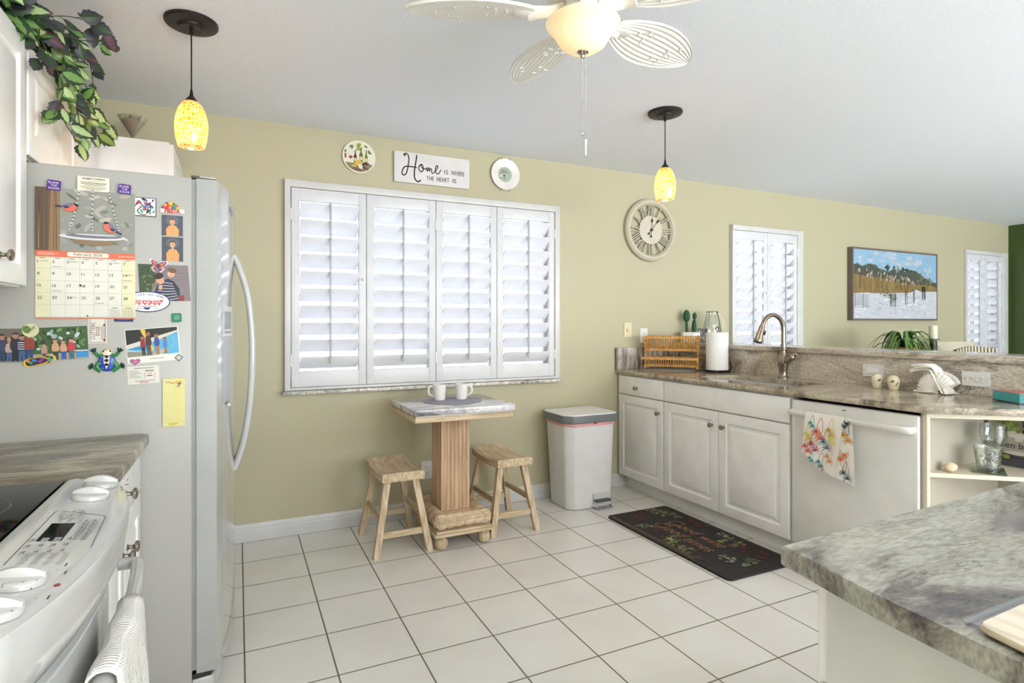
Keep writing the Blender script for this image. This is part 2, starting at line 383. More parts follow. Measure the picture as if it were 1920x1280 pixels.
# ------------------------------------------------------------------ windows with plantation shutters
PITCH = 0.103
def shutter_panel(root, x0, x1, z0, z1, oz0, nl, hinge, rodoff=0.0, knob=False):
    """one hinged leaf; oz0 = bottom of louvre opening"""
    y0, y1 = WY-0.030, WY-0.002; st = 0.047; oz1 = oz0+nl*PITCH
    m = MB(); b = 0.004
    m.bx(x0, x0+st, y0, y1, z0, z1, M['shutter'], b); m.bx(x1-st, x1, y0, y1, z0, z1, M['shutter'], b)
    m.bx(x0+st-.002, x1-st+.002, y0+.002, y1, oz1, z1, M['shutter'], b); m.bx(x0+st-.002, x1-st+.002, y0+.002, y1, z0, oz0, M['shutter'], b)
    p = m.build('shutter_panel', root)
    tilt = math.radians(41); hw = 0.0585
    for i in range(nl):
        zc = oz0+(i+0.5)*PITCH; yc = (y0+y1)/2+0.004
        d = V((0, math.cos(tilt), -math.sin(tilt))); n = V((0, math.sin(tilt), math.cos(tilt)))
        prof = [(-hw, 0), (-hw*0.8, 0.0035), (-hw*0.3, 0.0055), (hw*0.3, 0.0055), (hw*0.8, 0.0035), (hw, 0), (hw*0.8, -0.0035), (hw*0.3, -0.0055), (-hw*0.3, -0.0055), (-hw*0.8, -0.0035)]
        L = [[V((x, yc, zc))+d*a+n*c for a, c in prof] for x in (x0+st+0.002, x1-st-0.002)]
        MB().loops(L, M['louver']).build('louver', p, ang=60)
    xm = (x0+x1)/2+rodoff; yr = y0-0.034
    mr = MB(); mr.bx(xm-0.006, xm+0.006, yr-0.006, yr+0.006, oz0+0.045, oz1-0.004, flat('B9B7BA', 0.4), 0.003)
    mr.build('tilt_rod', p)
    for zz in (z0+0.16, z1-0.16):
        xh = x0-0.002 if hinge < 0 else x1+0.002
        MB().cyl((xh, y0-0.002, zz-0.035), (xh, y0-0.002, zz+0.035), 0.0045, M['plastic']).build('hinge', p)
    if knob: MB().sphere((x1-0.02 if hinge < 0 else x0+0.02, y0-0.008, (z0+z1)/2+0.06), 0.009, M['plastic']).build('knob', p)
def window(n, w, seams, z0, z1, oz0, nl, rods):
    x0, x1 = w[0]-0.012, w[1]+0.012; f = 0.045
    m = MB(); yf = WY-0.034; b = 0.005
    zb = w[2]-0.005; zt = w[3]+0.018
    m.bx(x0, seams[0]-0.003, yf, WY+0.004, zb, zt, M['trim'], b); m.bx(seams[-1]+0.003, x1, yf, WY+0.004, zb, zt, M['trim'], b)
    m.bx(x0+0.01, x1-0.01, yf+.001, WY+0.004, z1+0.002, zt-.001, M['trim'], b); m.bx(x0+0.01, x1-0.01, yf+.001, WY+0.004, zb+.001, z0-0.002, M['trim'], b)
    root = struct(m.build('window_%d' % n))
    s = MB(); s.bx(x0-0.012, x1+0.012, WY-0.052, WY+0.19, w[2]-0.028, w[2]-0.006, M['marble_sill'], 0.005); s.build('sill', root)
    for i in range(len(seams)-1):
        h = -1 if i == 0 else (1 if i == len(seams)-2 else (1 if i % 2 else -1))
        shutter_panel(root, seams[i]+0.0012, seams[i+1]-0.0012, z0, z1, oz0, nl, h, rods, i == 0)
    m = MB(); t_ = .012      # white reveal lining
    for q in ((w[0], w[0]+t_, w[2], w[3]), (w[1]-t_, w[1], w[2], w[3]), (w[0], w[1], w[3]-t_, w[3])): m.bx(q[0], q[1], WY+.005, WY+.19, q[2], q[3], M['trim'])
    m.build('jamb', root, smooth=False)
    # aluminium sashes and glass at the outer face
    m = MB(); ya, yb = WY+0.12, WY+0.155
    for x in (w[0]+.02, (w[0]+w[1])/2, w[1]-.02)+((w[0]+(w[1]-w[0])*.25, w[0]+(w[1]-w[0])*.75) if len(seams) > 3 else ()):
        m.bx(x-0.02, x+0.02, ya, yb, w[2], w[3], M['trim'], 0.003)
    m.bx(w[0], w[1], ya, yb, w[2], w[2]+0.045, M['trim'], .003); m.bx(w[0], w[1], ya, yb, w[3]-0.045, w[3], M['trim'], .003)
    m.build('sash', root)
    MB().bx(w[0]+.01, w[1]-.01, WY+0.135, WY+0.139, w[2]+.01, w[3]-.01, M['glass']).build('pane', root, smooth=False)
s1 = [onY(u, 500, WY-0.03).x for u in (545.8, 687.2, 817.5, 932, 1040)]
window(1, WIN[0], s1, 0.888, 2.088, 0.982, 10, 0.0)
s2 = [onY(u, 500, WY-0.03).x for u in (1374, 1439.5, 1495)]
window(2, WIN[1], s2, 0.888, 2.088, 0.982, 10, 0.0)
s3 = [onY(u, 500, WY-0.03).x for u in (1812, 1847.5, 1880)]
window(3, WIN[2], s3, 0.888, 2.075, 0.975, 10, 0.0)

# ------------------------------------------------------------------ wall plates and outlets
def outlet(frame, kind, label, name, w=0.072, h=0.116, mat=None, loc=None):
    """frame: o (lower-left corner on the wall), ex, ey"""
    o, ex, ey = frame; mat = mat or M['plastic']
    root = thing(name, label, 'outlet' if 'outlet' in name else 'switch', o)
    p = Print(o, ex, ey, step=0.0002); p.sheet(w, h, 0.005, mat, r=0.006)
    for s_ in ((w/2, 0.008), (w/2, h-0.008)) if w < h else ((0.008, h/2), (w-0.008, h/2)): p.ell(s_[0], s_[1], 0.0025, 0.0025, C('9A958C'), n=10)
    p.build('plate', root)
    q = Print(o, ex, ey, lift=0.0056, step=0.0003); bk = C('2A2622')
    def recept(cx, cy, along):
        a = [(-0.017, -0.013), (0.017, -0.013), (0.017, 0.013), (-0.017, 0.013)]
        q.slab([(cx+x, cy+y) for x, y in a], 0.0015, mat)
        for dx in (-0.006, 0.006):
            if along: q.rect(cx-0.0045, cy+dx-0.001, 0.009, 0.002, bk)
            else: q.rect(cx+dx-0.001, cy-0.002, 0.002, 0.009, bk)
        q.ell(cx+(0.009 if along else 0), cy-(0 if along else 0.007), 0.0022, 0.0022, bk, n=10)
        q.h -= 0.0015
    if kind == 'duplex': recept(w/2, h*0.67, False); recept(w/2, h*0.33, False)
    if kind == 'gfci':
        q.slab([(w/2-0.034, h/2-0.017), (w/2+0.034, h/2-0.017), (w/2+0.034, h/2+0.017), (w/2-0.034, h/2+0.017)], 0.001, mat)
        recept(w/2-0.021, h/2, True); recept(w/2+0.021, h/2, True); q.rect(w/2-0.004, h/2+0.001, 0.008, 0.010, C('E4D9C0')); q.rect(w/2-0.004, h/2-0.011, 0.008, 0.010, C('D9CDB2'))
    if kind == 'rocker': q.slab([(w/2-0.033, h/2-0.016), (w/2+0.033, h/2-0.016), (w/2+0.033, h/2+0.016), (w/2-0.033, h/2+0.016)], 0.004, M['white'])
    if kind == 'dial': pass
    if kind != 'dial': q.build('receptacle', root)
    if kind == 'dial':
        n = V(ex).cross(V(ey)); c = V(o)+V(ex)*w/2+V(ey)*h/2+n*0.004
        MB().cyl(c, c+n*0.014, 0.016, mat, 0.013, 20).build('dial', root)
    return root
outlet((V((2.742, WY-.0005, 1.164)), X_, Z_), 'dial', 'almond rotary dimmer switch on the yellow wall, left of the dish rack', 'dimmer_switch', mat=M['almond'])
outlet((V((2.90, WY-.0005, 1.118)), X_, Z_), 'duplex', 'white wall outlet just above the dish rack', 'wall_outlet')
outlet((V((1.098, WY-.0005, 0.24)), X_, Z_), 'duplex', 'white wall outlet low behind the small pedestal table', 'wall_outlet')
BSX = 3.31
outlet((V((BSX-.0005, 2.137, 0.965)), -Y_, Z_), 'rocker', 'white rocker switch plate on the granite backsplash behind the ceramic shakers', 'switch_plate', 0.118, 0.072)
outlet((V((BSX-.0005, 1.628, 0.96)), -Y_, Z_), 'gfci', 'white safety outlet on the granite backsplash near the teal book', 'wall_outlet', 0.118, 0.072)
# ================================================================== CABINETS AND COUNTERS
def panel_door(name, parent, o, ex, ey, w, h, t=0.019, raised=True, fr=0.058, mat=None):
    """door/drawer front: o = lower-left-back corner, ex right, ey up, normal toward the viewer"""
    o, ex, ey = V(o), V(ex), V(ey); n = ex.cross(ey); m = MB(); mat = mat or M['cab']
    R = [(0, 0), (0, t-0.004), (0.0015, t-0.001), (0.005, t)]
    if raised: R += [(fr, t), (fr+0.003, t-0.006), (fr+0.008, t-0.0085), (fr+0.014, t-0.0085), (fr+0.034, t-0.001), (fr+0.037, t)]
    L = [[o+ex*x+ey*y+n*d for x, y in ((i, i), (w-i, i), (w-i, h-i), (i, h-i))] for i, d in R]
    m.loops(L, mat); return m.build(name, parent, ang=25)
def knob(parent, c, n):
    c, n = V(c), V(n).normalized(); R = n.to_track_quat('Z', 'Y').to_matrix()
    return MB().lathe([(0.009, 0), (0.0095, 0.003), (0.006, 0.006), (0.005, 0.014), (0.008, 0.018), (0.0145, 0.021), (0.016, 0.024), (0.0155, 0.028), (0.011, 0.031), (0.001, 0.0325)], c, M['knobmetal'], 24, R).build('knob', parent)
FX = 2.69; TK = 2.757     # door plane / toe kick plane of the sink run
def base_run(y0, y1, name, label, hollow=False):   # y0 > y1 (far, near)
    r = thing(name, label, 'cabinet', (FX+0.3, (y0+y1)/2, 0))
    m = MB()
    if hollow:
        m.bx(FX+0.002, FX+0.02, y1, y0, 0.105, 0.883, M['cab']); m.bx(FX+.02, BSX-.002, y1, y1+.016, .105, .883, M['cab']); m.bx(FX+.02, BSX-.002, y0-.016, y0, .105, .883, M['cab']); m.bx(FX+.02, BSX-.002, y1, y0, .105, .121, M['cab'])
    else: m.bx(FX+0.002, BSX-0.002, y1, y0, 0.105, 0.883, M['cab'])
    m = m; m.bx(TK, BSX-0.01, y1, y0, 0, 0.105, M['cab']); m.build('body', r, smooth=False)
    return r
# far small unit: drawer over door
r = base_run(3.683, 3.138, 'base_cabinet', 'white base cabinet with one drawer over one raised-panel door, next to the trash can')
d = panel_door('drawer', r, (FX, 3.655, 0.735), -Y_, Z_, 0.515, 0.138, raised=False); knob(d, (FX-0.018, 3.43, 0.792), -X_)
d = panel_door('door', r, (FX, 3.655, 0.108), -Y_, Z_, 0.515, 0.618); knob(d, (FX-0.018, 3.185, 0.640), -X_)
# sink base
r = base_run(3.136, 2.124, 'base_cabinet', 'wide white sink base cabinet with two raised-panel doors under a false front', True)
panel_door('false_front', r, (FX, 3.132, 0.735), -Y_, Z_, 1.002, 0.138, raised=False)
d = panel_door('door', r, (FX, 3.132, 0.108), -Y_, Z_, 0.497, 0.618); knob(d, (FX-0.018, 2.682, 0.640), -X_)
d = panel_door('door', r, (FX, 2.631, 0.108), -Y_, Z_, 0.501, 0.618); knob(d, (FX-0.018, 2.587, 0.640), -X_)
# dishwasher
r = thing('dishwasher', 'white dishwasher with a bar handle between the sink cabinet and the open shelves', 'dishwasher', (FX+0.3, 1.8, 0))
m = MB(); m.bx(FX+0.03, BSX-0.02, 1.492, 2.112, 0.11, 0.868, C('2B2B2C')); m.bx(TK, BSX-0.02, 1.492, 2.112, 0.0, 0.11, M['appl']); m.build('body', r, smooth=False)
M['dw'] = flat('E6E3DC', 0.16, 0, 0.4)
m = MB(); m.bx(FX-0.018, FX+0.02, 1.482, 2.116, 0.105, 0.868, M['dw'], 0.008); d = m.build('door', r)
m = MB(); ph = [(FX-0.018, 2.098), (FX-0.062, 2.072), (FX-0.066, 1.8), (FX-0.062, 1.528), (FX-0.018, 1.502)]
m.tube([(x, y, 0.803) for x, y in spline(ph, 5)], (0.018, 0.011), M['dw'], 12); m.build('handle', d)
p = Print((FX-0.0185, 1.83, 0.845), -Y_, Z_); p.rect(0, 0, 0.018, 0.004, C('33322F')); p.build('vent_mark', d)

# open angled end shelves
A = V((FX-0.005, 1.472)); B = V((BSX-0.005, 0.985))
r = thing('corner_shelf_unit', 'cream open shelf unit cut at an angle at the near end of the sink run', 'shelf', (2.95, 1.3, 0))
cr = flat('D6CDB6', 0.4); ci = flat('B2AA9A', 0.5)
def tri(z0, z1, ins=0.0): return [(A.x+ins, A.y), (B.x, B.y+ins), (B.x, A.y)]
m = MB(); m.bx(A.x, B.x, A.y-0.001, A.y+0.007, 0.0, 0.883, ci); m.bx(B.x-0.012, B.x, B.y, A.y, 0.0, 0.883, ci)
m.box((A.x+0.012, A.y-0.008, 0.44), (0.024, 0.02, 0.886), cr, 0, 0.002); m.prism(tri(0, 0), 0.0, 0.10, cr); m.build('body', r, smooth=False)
for z0, z1 in ((0.10, 0.119), (0.358, 0.376), (0.606, 0.624), (0.862, 0.883)): MB().prism(tri(z0, z1), z0, z1, cr).build('shelf', r, smooth=False)

# sink-run countertop with the under-mounted sink cut-out
CT0, CT1 = 0.884, 0.914
m = MB(); g = M['gran_sink']; e = 2.660
SK = (2.79, 3.14, 2.235, 2.93)       # sink cut-out x0 x1 y0 y1
m.bx(e, SK[0], SK[2], SK[3], CT0, CT1, g); m.bx(SK[1], BSX+.02, SK[2], SK[3], CT0, CT1, g)
m.bx(e, BSX+.02, SK[3], WY-0.001, CT0, CT1, g)
m.prism([(e, SK[2]), (e, 1.452), (e+0.012, 1.436), (BSX+.02, 0.925), (BSX+.02, SK[2])], CT0, CT1, g)
for k in range(4):                  # rounded inner corners of the cut-out
    cx = SK[0]+0.05 if k in (0, 3) else SK[1]-0.05; cy = SK[2]+0.05 if k in (0, 1) else SK[3]-0.05
    a0 = {0: PI, 1: 1.5*PI, 2: 0, 3: PI/2}[k]; corner = (SK[0] if k in (0, 3) else SK[1], SK[2] if k in (0, 1) else SK[3])
    m.prism([corner]+[(cx+0.05*math.cos(a0+PI/2*i/6), cy+0.05*math.sin(a0+PI/2*i/6)) for i in range(7)], CT0, CT1-0.0002, g)
ct = m.build('countertop', smooth=False)
tag(ct, 'brown and cream granite countertop over the sink run of white cabinets', 'countertop')
# rounded nosing along the front
m = MB(); L = []
path = [(e+0.004, WY-0.002), (e+0.004, 1.452), (e+0.015, 1.4375), (3.31, 0.9375)]
pr_ = [(0, CT0), (-0.006, CT0+0.003), (-0.009, CT0+0.009), (-0.010, (CT0+CT1)/2), (-0.009, CT1-0.007), (-0.006, CT1-0.002), (0.0, CT1)]
for i, p in enumerate(path):
    t = (V(path[min(i+1, 3)])-V(path[max(i-1, 0)])).normalized(); nn = V((t.y, -t.x)) if False else V((-t.y, t.x))*-1
    nn = V((t.y, -t.x)); nn = nn if nn.x < 0 or nn.y < 0 else -nn
    L.append([(p[0]-nn.x*a, p[1]-nn.y*a, z) for a, z in pr_])
m.loops(L, g, closed=False); m.build('edge', ct)
m = MB(); sm = flat('D2D2D2', 0.3, 0.35)
R0 = [(0.0, CT0-0.001), (-0.004, CT0-0.02), (0.006, CT0-0.16), (0.03, CT0-0.19), (0.12, CT0-0.195)]
def rr(i):
    x0, x1, y0, y1 = SK[0]+i, SK[1]-i, SK[2]+i, SK[3]-i; r_ = max(0.05-i*0.4, 0.02)
    return [(cx+r_*math.cos(a), cy+r_*math.sin(a)) for cx, cy, s_ in ((x1-r_, y1-r_, 0), (x0+r_, y1-r_, 1), (x0+r_, y0+r_, 2), (x1-r_, y0+r_, 3)) for a in [s_*PI/2+PI/2*k/5 for k in range(6)]]
m.recalc = False
m.loops([[(x, y, z) for x, y in rr(i)] for i, z in R0][::-1], sm, True, False); m.loops([[(x, y, CT0-0.001) for x, y in rr(i)] for i in (-0.02, 0.0)], sm, False, False)
sk = m.build('kitchen_sink'); tag(sk, 'stainless under-mounted sink bowl set in the granite countertop', 'sink')
MB().cyl((2.965, 2.58, CT0-0.1935), (2.965, 2.58, CT0-0.189), 0.04, M['knobmetal']).build('drain', sk)

# backsplash (side wall strip and long strip)
b_ = tag(MB().bx(2.655, BSX, WY-0.022, WY-0.001, CT1, 1.083, M['gran_splash_v'], 0.003).build('backsplash'), 'streaky granite upstand on the window wall behind the dish rack', 'backsplash')
# half wall that carries the raised bar
hw = MB().bx(BSX+0.022, BSX+0.14, 0.25, WY-0.002, 0, 1.079, M['wall']).build('wall_bar', smooth=False); struct(hw)
tag(MB().bx(BSX, BSX+0.021, 0.94, WY-0.0225, CT1+.0005, 1.079, M['gran_splash'], 0).build('backsplash', smooth=False), 'long granite backsplash with brown veins under the raised bar', 'backsplash')
m = MB(); m.prism([(BSX-0.022, 0.2), (BSX+0.37, 0.2), (BSX+0.37, WY-0.002), (BSX-0.022, WY-0.002)], 1.08, 1.115, M['gran_splash'], 0.008)
tag(m.build('bar_top'), 'raised granite bar ledge running above the backsplash toward the window wall', 'bar top')

# ---------------- left run: counter, base cabinet, uppers
LX = -0.257
m = MB(); m.prism([(XL+0.001, 1.603), (LX, 1.603), (LX, 2.165), (LX-0.025, 2.19), (XL+0.001, 2.19)], CT0, CT1, M['gran_left'], 0.004)
tag(m.build('countertop'), 'short grey-brown granite countertop between the range and the refrigerator', 'countertop')
DX = LX-0.045   # cabinet box face; door thickness 19 mm
r = thing('base_cabinet', 'narrow white base cabinet with a drawer and doors between range and refrigerator', 'cabinet', (-0.6, 1.9, 0))
MB().bx(XL+0.001, DX, 1.603, 2.192, 0.10, 0.883, M['cab']).bx(XL+0.001, DX-0.06, 1.603, 2.192, 0, 0.10, M['cab']).build('body', r, smooth=False)
d = panel_door('drawer', r, (DX, 1.608, 0.735), Y_, Z_, 0.576, 0.142, raised=False); knob(d, (DX+0.018, 1.90, 0.796), X_)
d = panel_door('door', r, (DX, 1.608, 0.108), Y_, Z_, 0.285, 0.62); knob(d, (DX+0.018, 1.865, 0.636), X_)
d = panel_door('door', r, (DX, 1.899, 0.108), Y_, Z_, 0.285, 0.62); knob(d, (DX+0.018, 1.935, 0.636), X_)
UX = -0.585
r = thing('wall_cabinet', 'white upper cabinet with raised-panel doors at the left edge above the counter', 'cabinet', (-0.74, 1.9, 1.375))
MB().bx(XL+0.001, UX, 0.80, 2.166, 1.378, 2.118, M['cab']).build('body', r, smooth=False)
for y, w in ((0.805, 0.448), (1.258, 0.448), (1.711, 0.450)):
    d = panel_door('door', r, (UX, y, 1.382), Y_, Z_, w, 0.728)
    knob(d, (UX+0.018, (y+w-0.22) if y > 1.7 else y+0.05, 1.452), X_)
r = thing('wall_cabinet', 'white cabinet with a raised-panel door above the refrigerator', 'cabinet', (-0.74, 2.6, 1.78))
MB().bx(XL+0.001, UX, 2.172, 3.148, 1.775, 2.118, M['cab']).build('body', r, smooth=False)
panel_door('door', r, (UX, 2.178, 1.778), Y_, Z_, 0.575, 0.334, fr=0.05)
panel_door('door', r, (UX, 2.757, 1.778), Y_, Z_, 0.385, 0.334, raised=False)
r = thing('pantry_cabinet', 'tall cream pantry cabinet between the refrigerator and the window wall', 'cabinet', (-0.6, 3.4, 0))
MB().bx(XL+0.001, -0.294, 3.152, WY-0.003, 0, 2.13, M['cab']).build('body', r, smooth=False)
panel_door('door', r, (-0.294, 3.156, 0.11), Y_, Z_, 0.515, 2.012)

# ---------------- near island counter (right foreground)
IC = [(0.786, 0.645), (0.757, 0.47), (0.742, 0.31), (0.735, -0.35), (2.3, -0.35), (2.3, 0.684), (1.6, 0.666)]
m = MB(); m.prism(IC, CT0-0.002, CT1, M['gran_island'], 0.006)
tag(m.build('countertop'), 'pale green-grey granite countertop in the right foreground with dark veins', 'countertop')
r = thing('island_cabinet', 'white cabinet under the granite countertop in the right foreground', 'cabinet', (1.5, 0.2, 0))
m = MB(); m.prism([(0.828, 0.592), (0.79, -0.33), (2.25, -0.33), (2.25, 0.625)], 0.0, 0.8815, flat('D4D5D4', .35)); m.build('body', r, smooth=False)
m = MB(); a_, b2 = V((0.826, 0.594, 0)), V((2.25, 0.627, 0)); ex = (b2-a_).normalized(); yy = ex.cross(Z_)*-1
for k in range(2):
    o = a_+ex*(0.003+k*0.5)
    panel_door('drawer', r, o+V((0.495*ex.x, 0.495*ex.y, 0.707)), -ex, Z_, 0.49, 0.17, raised=False)
    panel_door('door', r, o+V((0.495*ex.x, 0.495*ex.y, 0.108)), -ex, Z_, 0.49, 0.592)
# ================================================================== REFRIGERATOR
FY0, FY1, FT = 2.2, 3.11, 1.762
r = thing('refrigerator', 'white side-by-side refrigerator covered with photos and magnets, ice dispenser in its door', 'refrigerator', (-0.5, 2.65, 0))
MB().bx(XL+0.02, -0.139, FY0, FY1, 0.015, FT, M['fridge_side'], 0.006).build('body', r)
MB().bx(XL+0.05, -0.145, FY0+0.03, FY1-0.03, 0, 0.03, M['black']).build('base', r)
def fx(y): return -0.062+0.05*(1-((y-2.655)/0.455)**2)
def fdoor(y0, y1):
    n = 14; L = []
    ys = [y0+(y1-y0)*i/n for i in range(n+1)]
    out = [(-0.126, y0), (-0.126, y1)]
    pts = [(-0.126, y0)]+[(fx(y0)-0.010, y0)]+[(fx(y0)-0.003, y0+0.002)]+[(fx(y), y) for y in ys[1:-1]]+[(fx(y1)-0.003, y1-0.002), (fx(y1)-0.010, y1), (-0.126, y1)]
    c = V((sum(p[0] for p in pts)/len(pts), sum(p[1] for p in pts)/len(pts)))
    def sh(k, z): return [(-0.126 if p[0] < -0.12 else p[0]-k, p[1]+(k if p[1] < y0+0.003 else (-k if p[1] > y1-0.003 else 0)), z) for p in pts]
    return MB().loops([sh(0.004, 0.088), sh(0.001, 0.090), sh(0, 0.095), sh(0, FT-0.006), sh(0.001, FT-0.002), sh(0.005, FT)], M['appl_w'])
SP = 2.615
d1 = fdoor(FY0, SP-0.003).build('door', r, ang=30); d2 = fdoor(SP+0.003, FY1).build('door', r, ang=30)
for d_ in (d1, d2):      # matt moulded ends of the doors
    d_.data.materials.append(flat('A9A8A3', .5))
    for pl in d_.data.polygons:
        if abs(pl.normal.y) > .8: pl.material_index = 1
for y0, y1 in ((FY0+0.006, SP-0.008), (SP+0.008, FY1-0.006)): MB().bx(-0.139, -0.126, y0, y1, 0.10, FT-0.01, C('8F938F')).build('gasket', r, smooth=False)
for d, y in ((d1, SP-0.035), (d2, SP+0.035)):
    x = fx(y)
    pts = spline([(x-0.002, y, 1.545), (x+0.018, y, 1.50), (x+0.052, y, 1.37), (x+0.066, y, 1.18), (x+0.060, y, 0.98), (x+0.040, y, 0.82), (x+0.014, y, 0.72), (x-0.002, y, 0.682)], 5)
    MB().tube(pts, [(0.012, 0.014)]*len(pts), M['appl_w'], 12).build('handle', d)
# dispenser in the freezer door
def doorfn(x, y, h): return V((fx(x)+h, x, y))
p = Print((0, 0, 0), Y_, Z_, fn=doorfn); p.h = 0.0006
p.poly([(2.262+i*0.02, 0.975) for i in range(11)]+[(2.462-i*0.02, 1.335) for i in range(11)], C('E3E4E4', .2))
p.poly([(2.272+i*0.018, 0.985) for i in range(11)]+[(2.452-i*0.018, 1.225) for i in range(11)], C('B4B8BA', .3))
p.poly([(2.29+i*0.0145, 1.25) for i in range(11)]+[(2.435-i*0.0145, 1.315) for i in range(11)], C('9DA1A4', .2))
for i in range(5): p.rect(2.30+i*0.027, 1.236, 0.014, 0.006, C('6E7275'))
p.build('ice_dispenser', d1)
MB().box((fx(2.36)+0.004, 2.362, 0.981), (0.012, 0.17, 0.012), M['appl_w'], 0, 0.004).build('drip_tray', d1)
p = Print((0, 0, 0), Y_, Z_, fn=doorfn); p.h = 0.0006; p.ell(2.45, 1.70, 0.062, 0.016, C('8D9092', .25)); p.ell(2.45, 1.70, 0.058, 0.0135, C('C9CBCC', .25))
p.line(spline([(2.402+i*0.0075, 1.70+(0.008 if i % 2 else -0.006)*(1.3 if i % 3 == 0 else 0.8)) for i in range(14)], 3), 0.003, C('4A4C50')); p.build('badge', d1)
m = MB(); m.box((-0.122, FY0+0.018, FT+0.004), (0.04, 0.03, 0.008), C('55504C'), 0, 0.002); m.box((-0.092, FY0+0.02, FT+0.005), (0.05, 0.035, 0.006), M['appl_w'], 0, 0.002); m.build('hinge_cover', r)
m = MB(); m.prism([(-0.139, FY0+0.004), (-0.075, FY0+0.012), (-0.055, FY0+0.10), (-0.055, FY1-0.10), (-0.075, FY1-0.012), (-0.139, FY1-0.004)], 0.012, 0.068, M['appl_w'], 0.005); k_ = m.build('kick_grille', r)
m = MB(); m.prism([(-0.137, FY0+0.008), (-0.082, FY0+0.014), (-0.066, FY0+0.08), (-0.137, FY0+0.08)], 0.069, 0.086, M['black']); m.build('hinge', r)

# ================================================================== RANGE
RY0, RY1 = 0.838, 1.598
rg = thing('range', 'white slide-in electric range with a tilted control panel and black glass cooktop', 'stove', (-0.55, 1.2, 0))
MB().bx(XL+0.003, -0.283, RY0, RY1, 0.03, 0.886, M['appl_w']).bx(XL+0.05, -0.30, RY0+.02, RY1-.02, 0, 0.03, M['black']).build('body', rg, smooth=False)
MB().bx(XL+0.004, -0.352, RY0+0.004, RY1-0.001, 0.8865, 0.9175, M['blackglass'], 0.002).build('cooktop', rg)
p = Print((0, 0, 0.9176), X_, Y_)
for cx, cy, rad in ((-0.50, 1.40, 0.105), (-0.50, 1.03, 0.085), (-0.76, 1.40, 0.085), (-0.76, 1.03, 0.105)):
    for q in (rad, rad*0.62): p.line([(cx+q*math.cos(2*PI*i/40), cy+q*math.sin(2*PI*i/40)) for i in range(41)], 0.0022, C('6E6A66'))
p.build('burner_rings', rg)
# bow-fronted control panel: section sweeps along Y
def bow(y):
    t = (y-(RY0+RY1)/2)/((RY1-RY0)/2); return -0.248+0.058*(1-abs(t)**2.2)
L = []; n = 30
ys = [RY0+(RY1-RY0)*i/n for i in range(n+1)]; ys = [RY0, RY0+0.004, RY0+0.012]+ys[1:-1]+[RY1-0.012, RY1-0.004, RY1]
for y in ys:
    e_ = min(y-RY0, RY1-y); k = max(0, 1-e_/0.013)**2*0.012; f = bow(y)-k*0.6; z = -k*0.5
    L.append([(-0.348, y, 0.888), (-0.348, y, 0.914+z), (-0.342, y, 0.921+z), (-0.328, y, 0.922+z), (-0.320, y, 0.9195+z), (f-0.030, y, 0.9195-.1263*(f+.290)+z), (f-0.014, y, 0.9175-.1263*(f+.300)+z), (f-0.010, y, 0.9140-.1263*(f+.300)+z), (f-0.004, y, 0.9130-.1263*(f+.300)+z), (f, y, 0.906-.1263*(f+.300)+z), (f+0.001, y, 0.880), (f-0.006, y, 0.835), (f-0.022, y, 0.80), (-0.29, y, 0.79)])
MB().loops(L, M['appl_w']).build('control_panel', rg, ang=50)
# frame of the tilted face for its markings
pa, pb = V((-0.320, 0, 0.9195)), V((-0.225, 0, 0.9075)); fall = (pb-pa).normalized()
P0 = V((pa.x, RY0, pa.z)); EYp = -fall           # up = toward the cooktop
def face(o=None): return Print(pa+V((0, RY0, 0))+Y_.cross(EYp)*0.0003, Y_, EYp)
slope = 0.0026/0.0095
p = face(); blk = C('3A3936'); gr = C('B9B8B4', .4)
# local x = along Y from the near end (0..0.76), local y = 0 at the back, negative toward the front
p.line([(0.235, -0.012), (0.50, -0.012), (0.505, -0.02), (0.470, -0.092), (0.46, -0.097), (0.30, -0.105)], 0.0018, C('77756F'))
p.slab([(0.335, -0.024), (0.335, -0.058), (0.425, -0.058), (0.425, -0.024)][::-1], 0.0006, M['blackglass'])
rnd = random.Random(3)
def key(x, y, w=0.015, h=0.009, dot=False):
    p.rect(x-w/2, y-h/2, w, h, C('AFB0AE', .4)); p.rect(x-w/2+0.002, y-0.002, w-0.005, 0.0016, blk); p.rect(x-w/2+0.003, y+0.001, w-0.008, 0.0014, C('6A6964'))
    if dot: p.ell(x-w/2-0.003, y+0.002, 0.0013, 0.0013, blk, n=8)
for i in range(6):
    for j in range(2): key(0.345+i*0.016, -0.073-j*0.013)
for i in range(2):
    for j in range(3): key(0.455+i*0.018, -0.030-j*0.014, 0.013, dot=True)
for i in range(3):
    for j in range(4): key(0.262+i*0.022, -0.026-j*0.016, 0.015, dot=(j % 2 == 0))
for cx, ang0 in ((0.595, 0), (0.690, 0), (0.165, 0), (0.070, 0)):
    for k in range(9):
        a = PI*0.95+k*PI*0.27; p.rect(cx+0.042*math.cos(a)-0.002, -0.048+0.042*math.sin(a)-0.001, 0.0045, 0.0022, C('8B8A86'))
p.ell(0.63, -0.103, 0.006, 0.004, C('7E1820', .2)); p.ell(0.105, -0.103, 0.006, 0.004, C('7E1820', .2))
for x, y in ((0.665, -0.100), (0.60, -0.098), (0.58, -0.102), (0.17, -0.098), (0.14, -0.104), (0.06, -0.104)): p.rect(x, y, 0.012, 0.0022, blk)
p.build('panel_markings', rg)
nrm = Y_.cross(EYp)
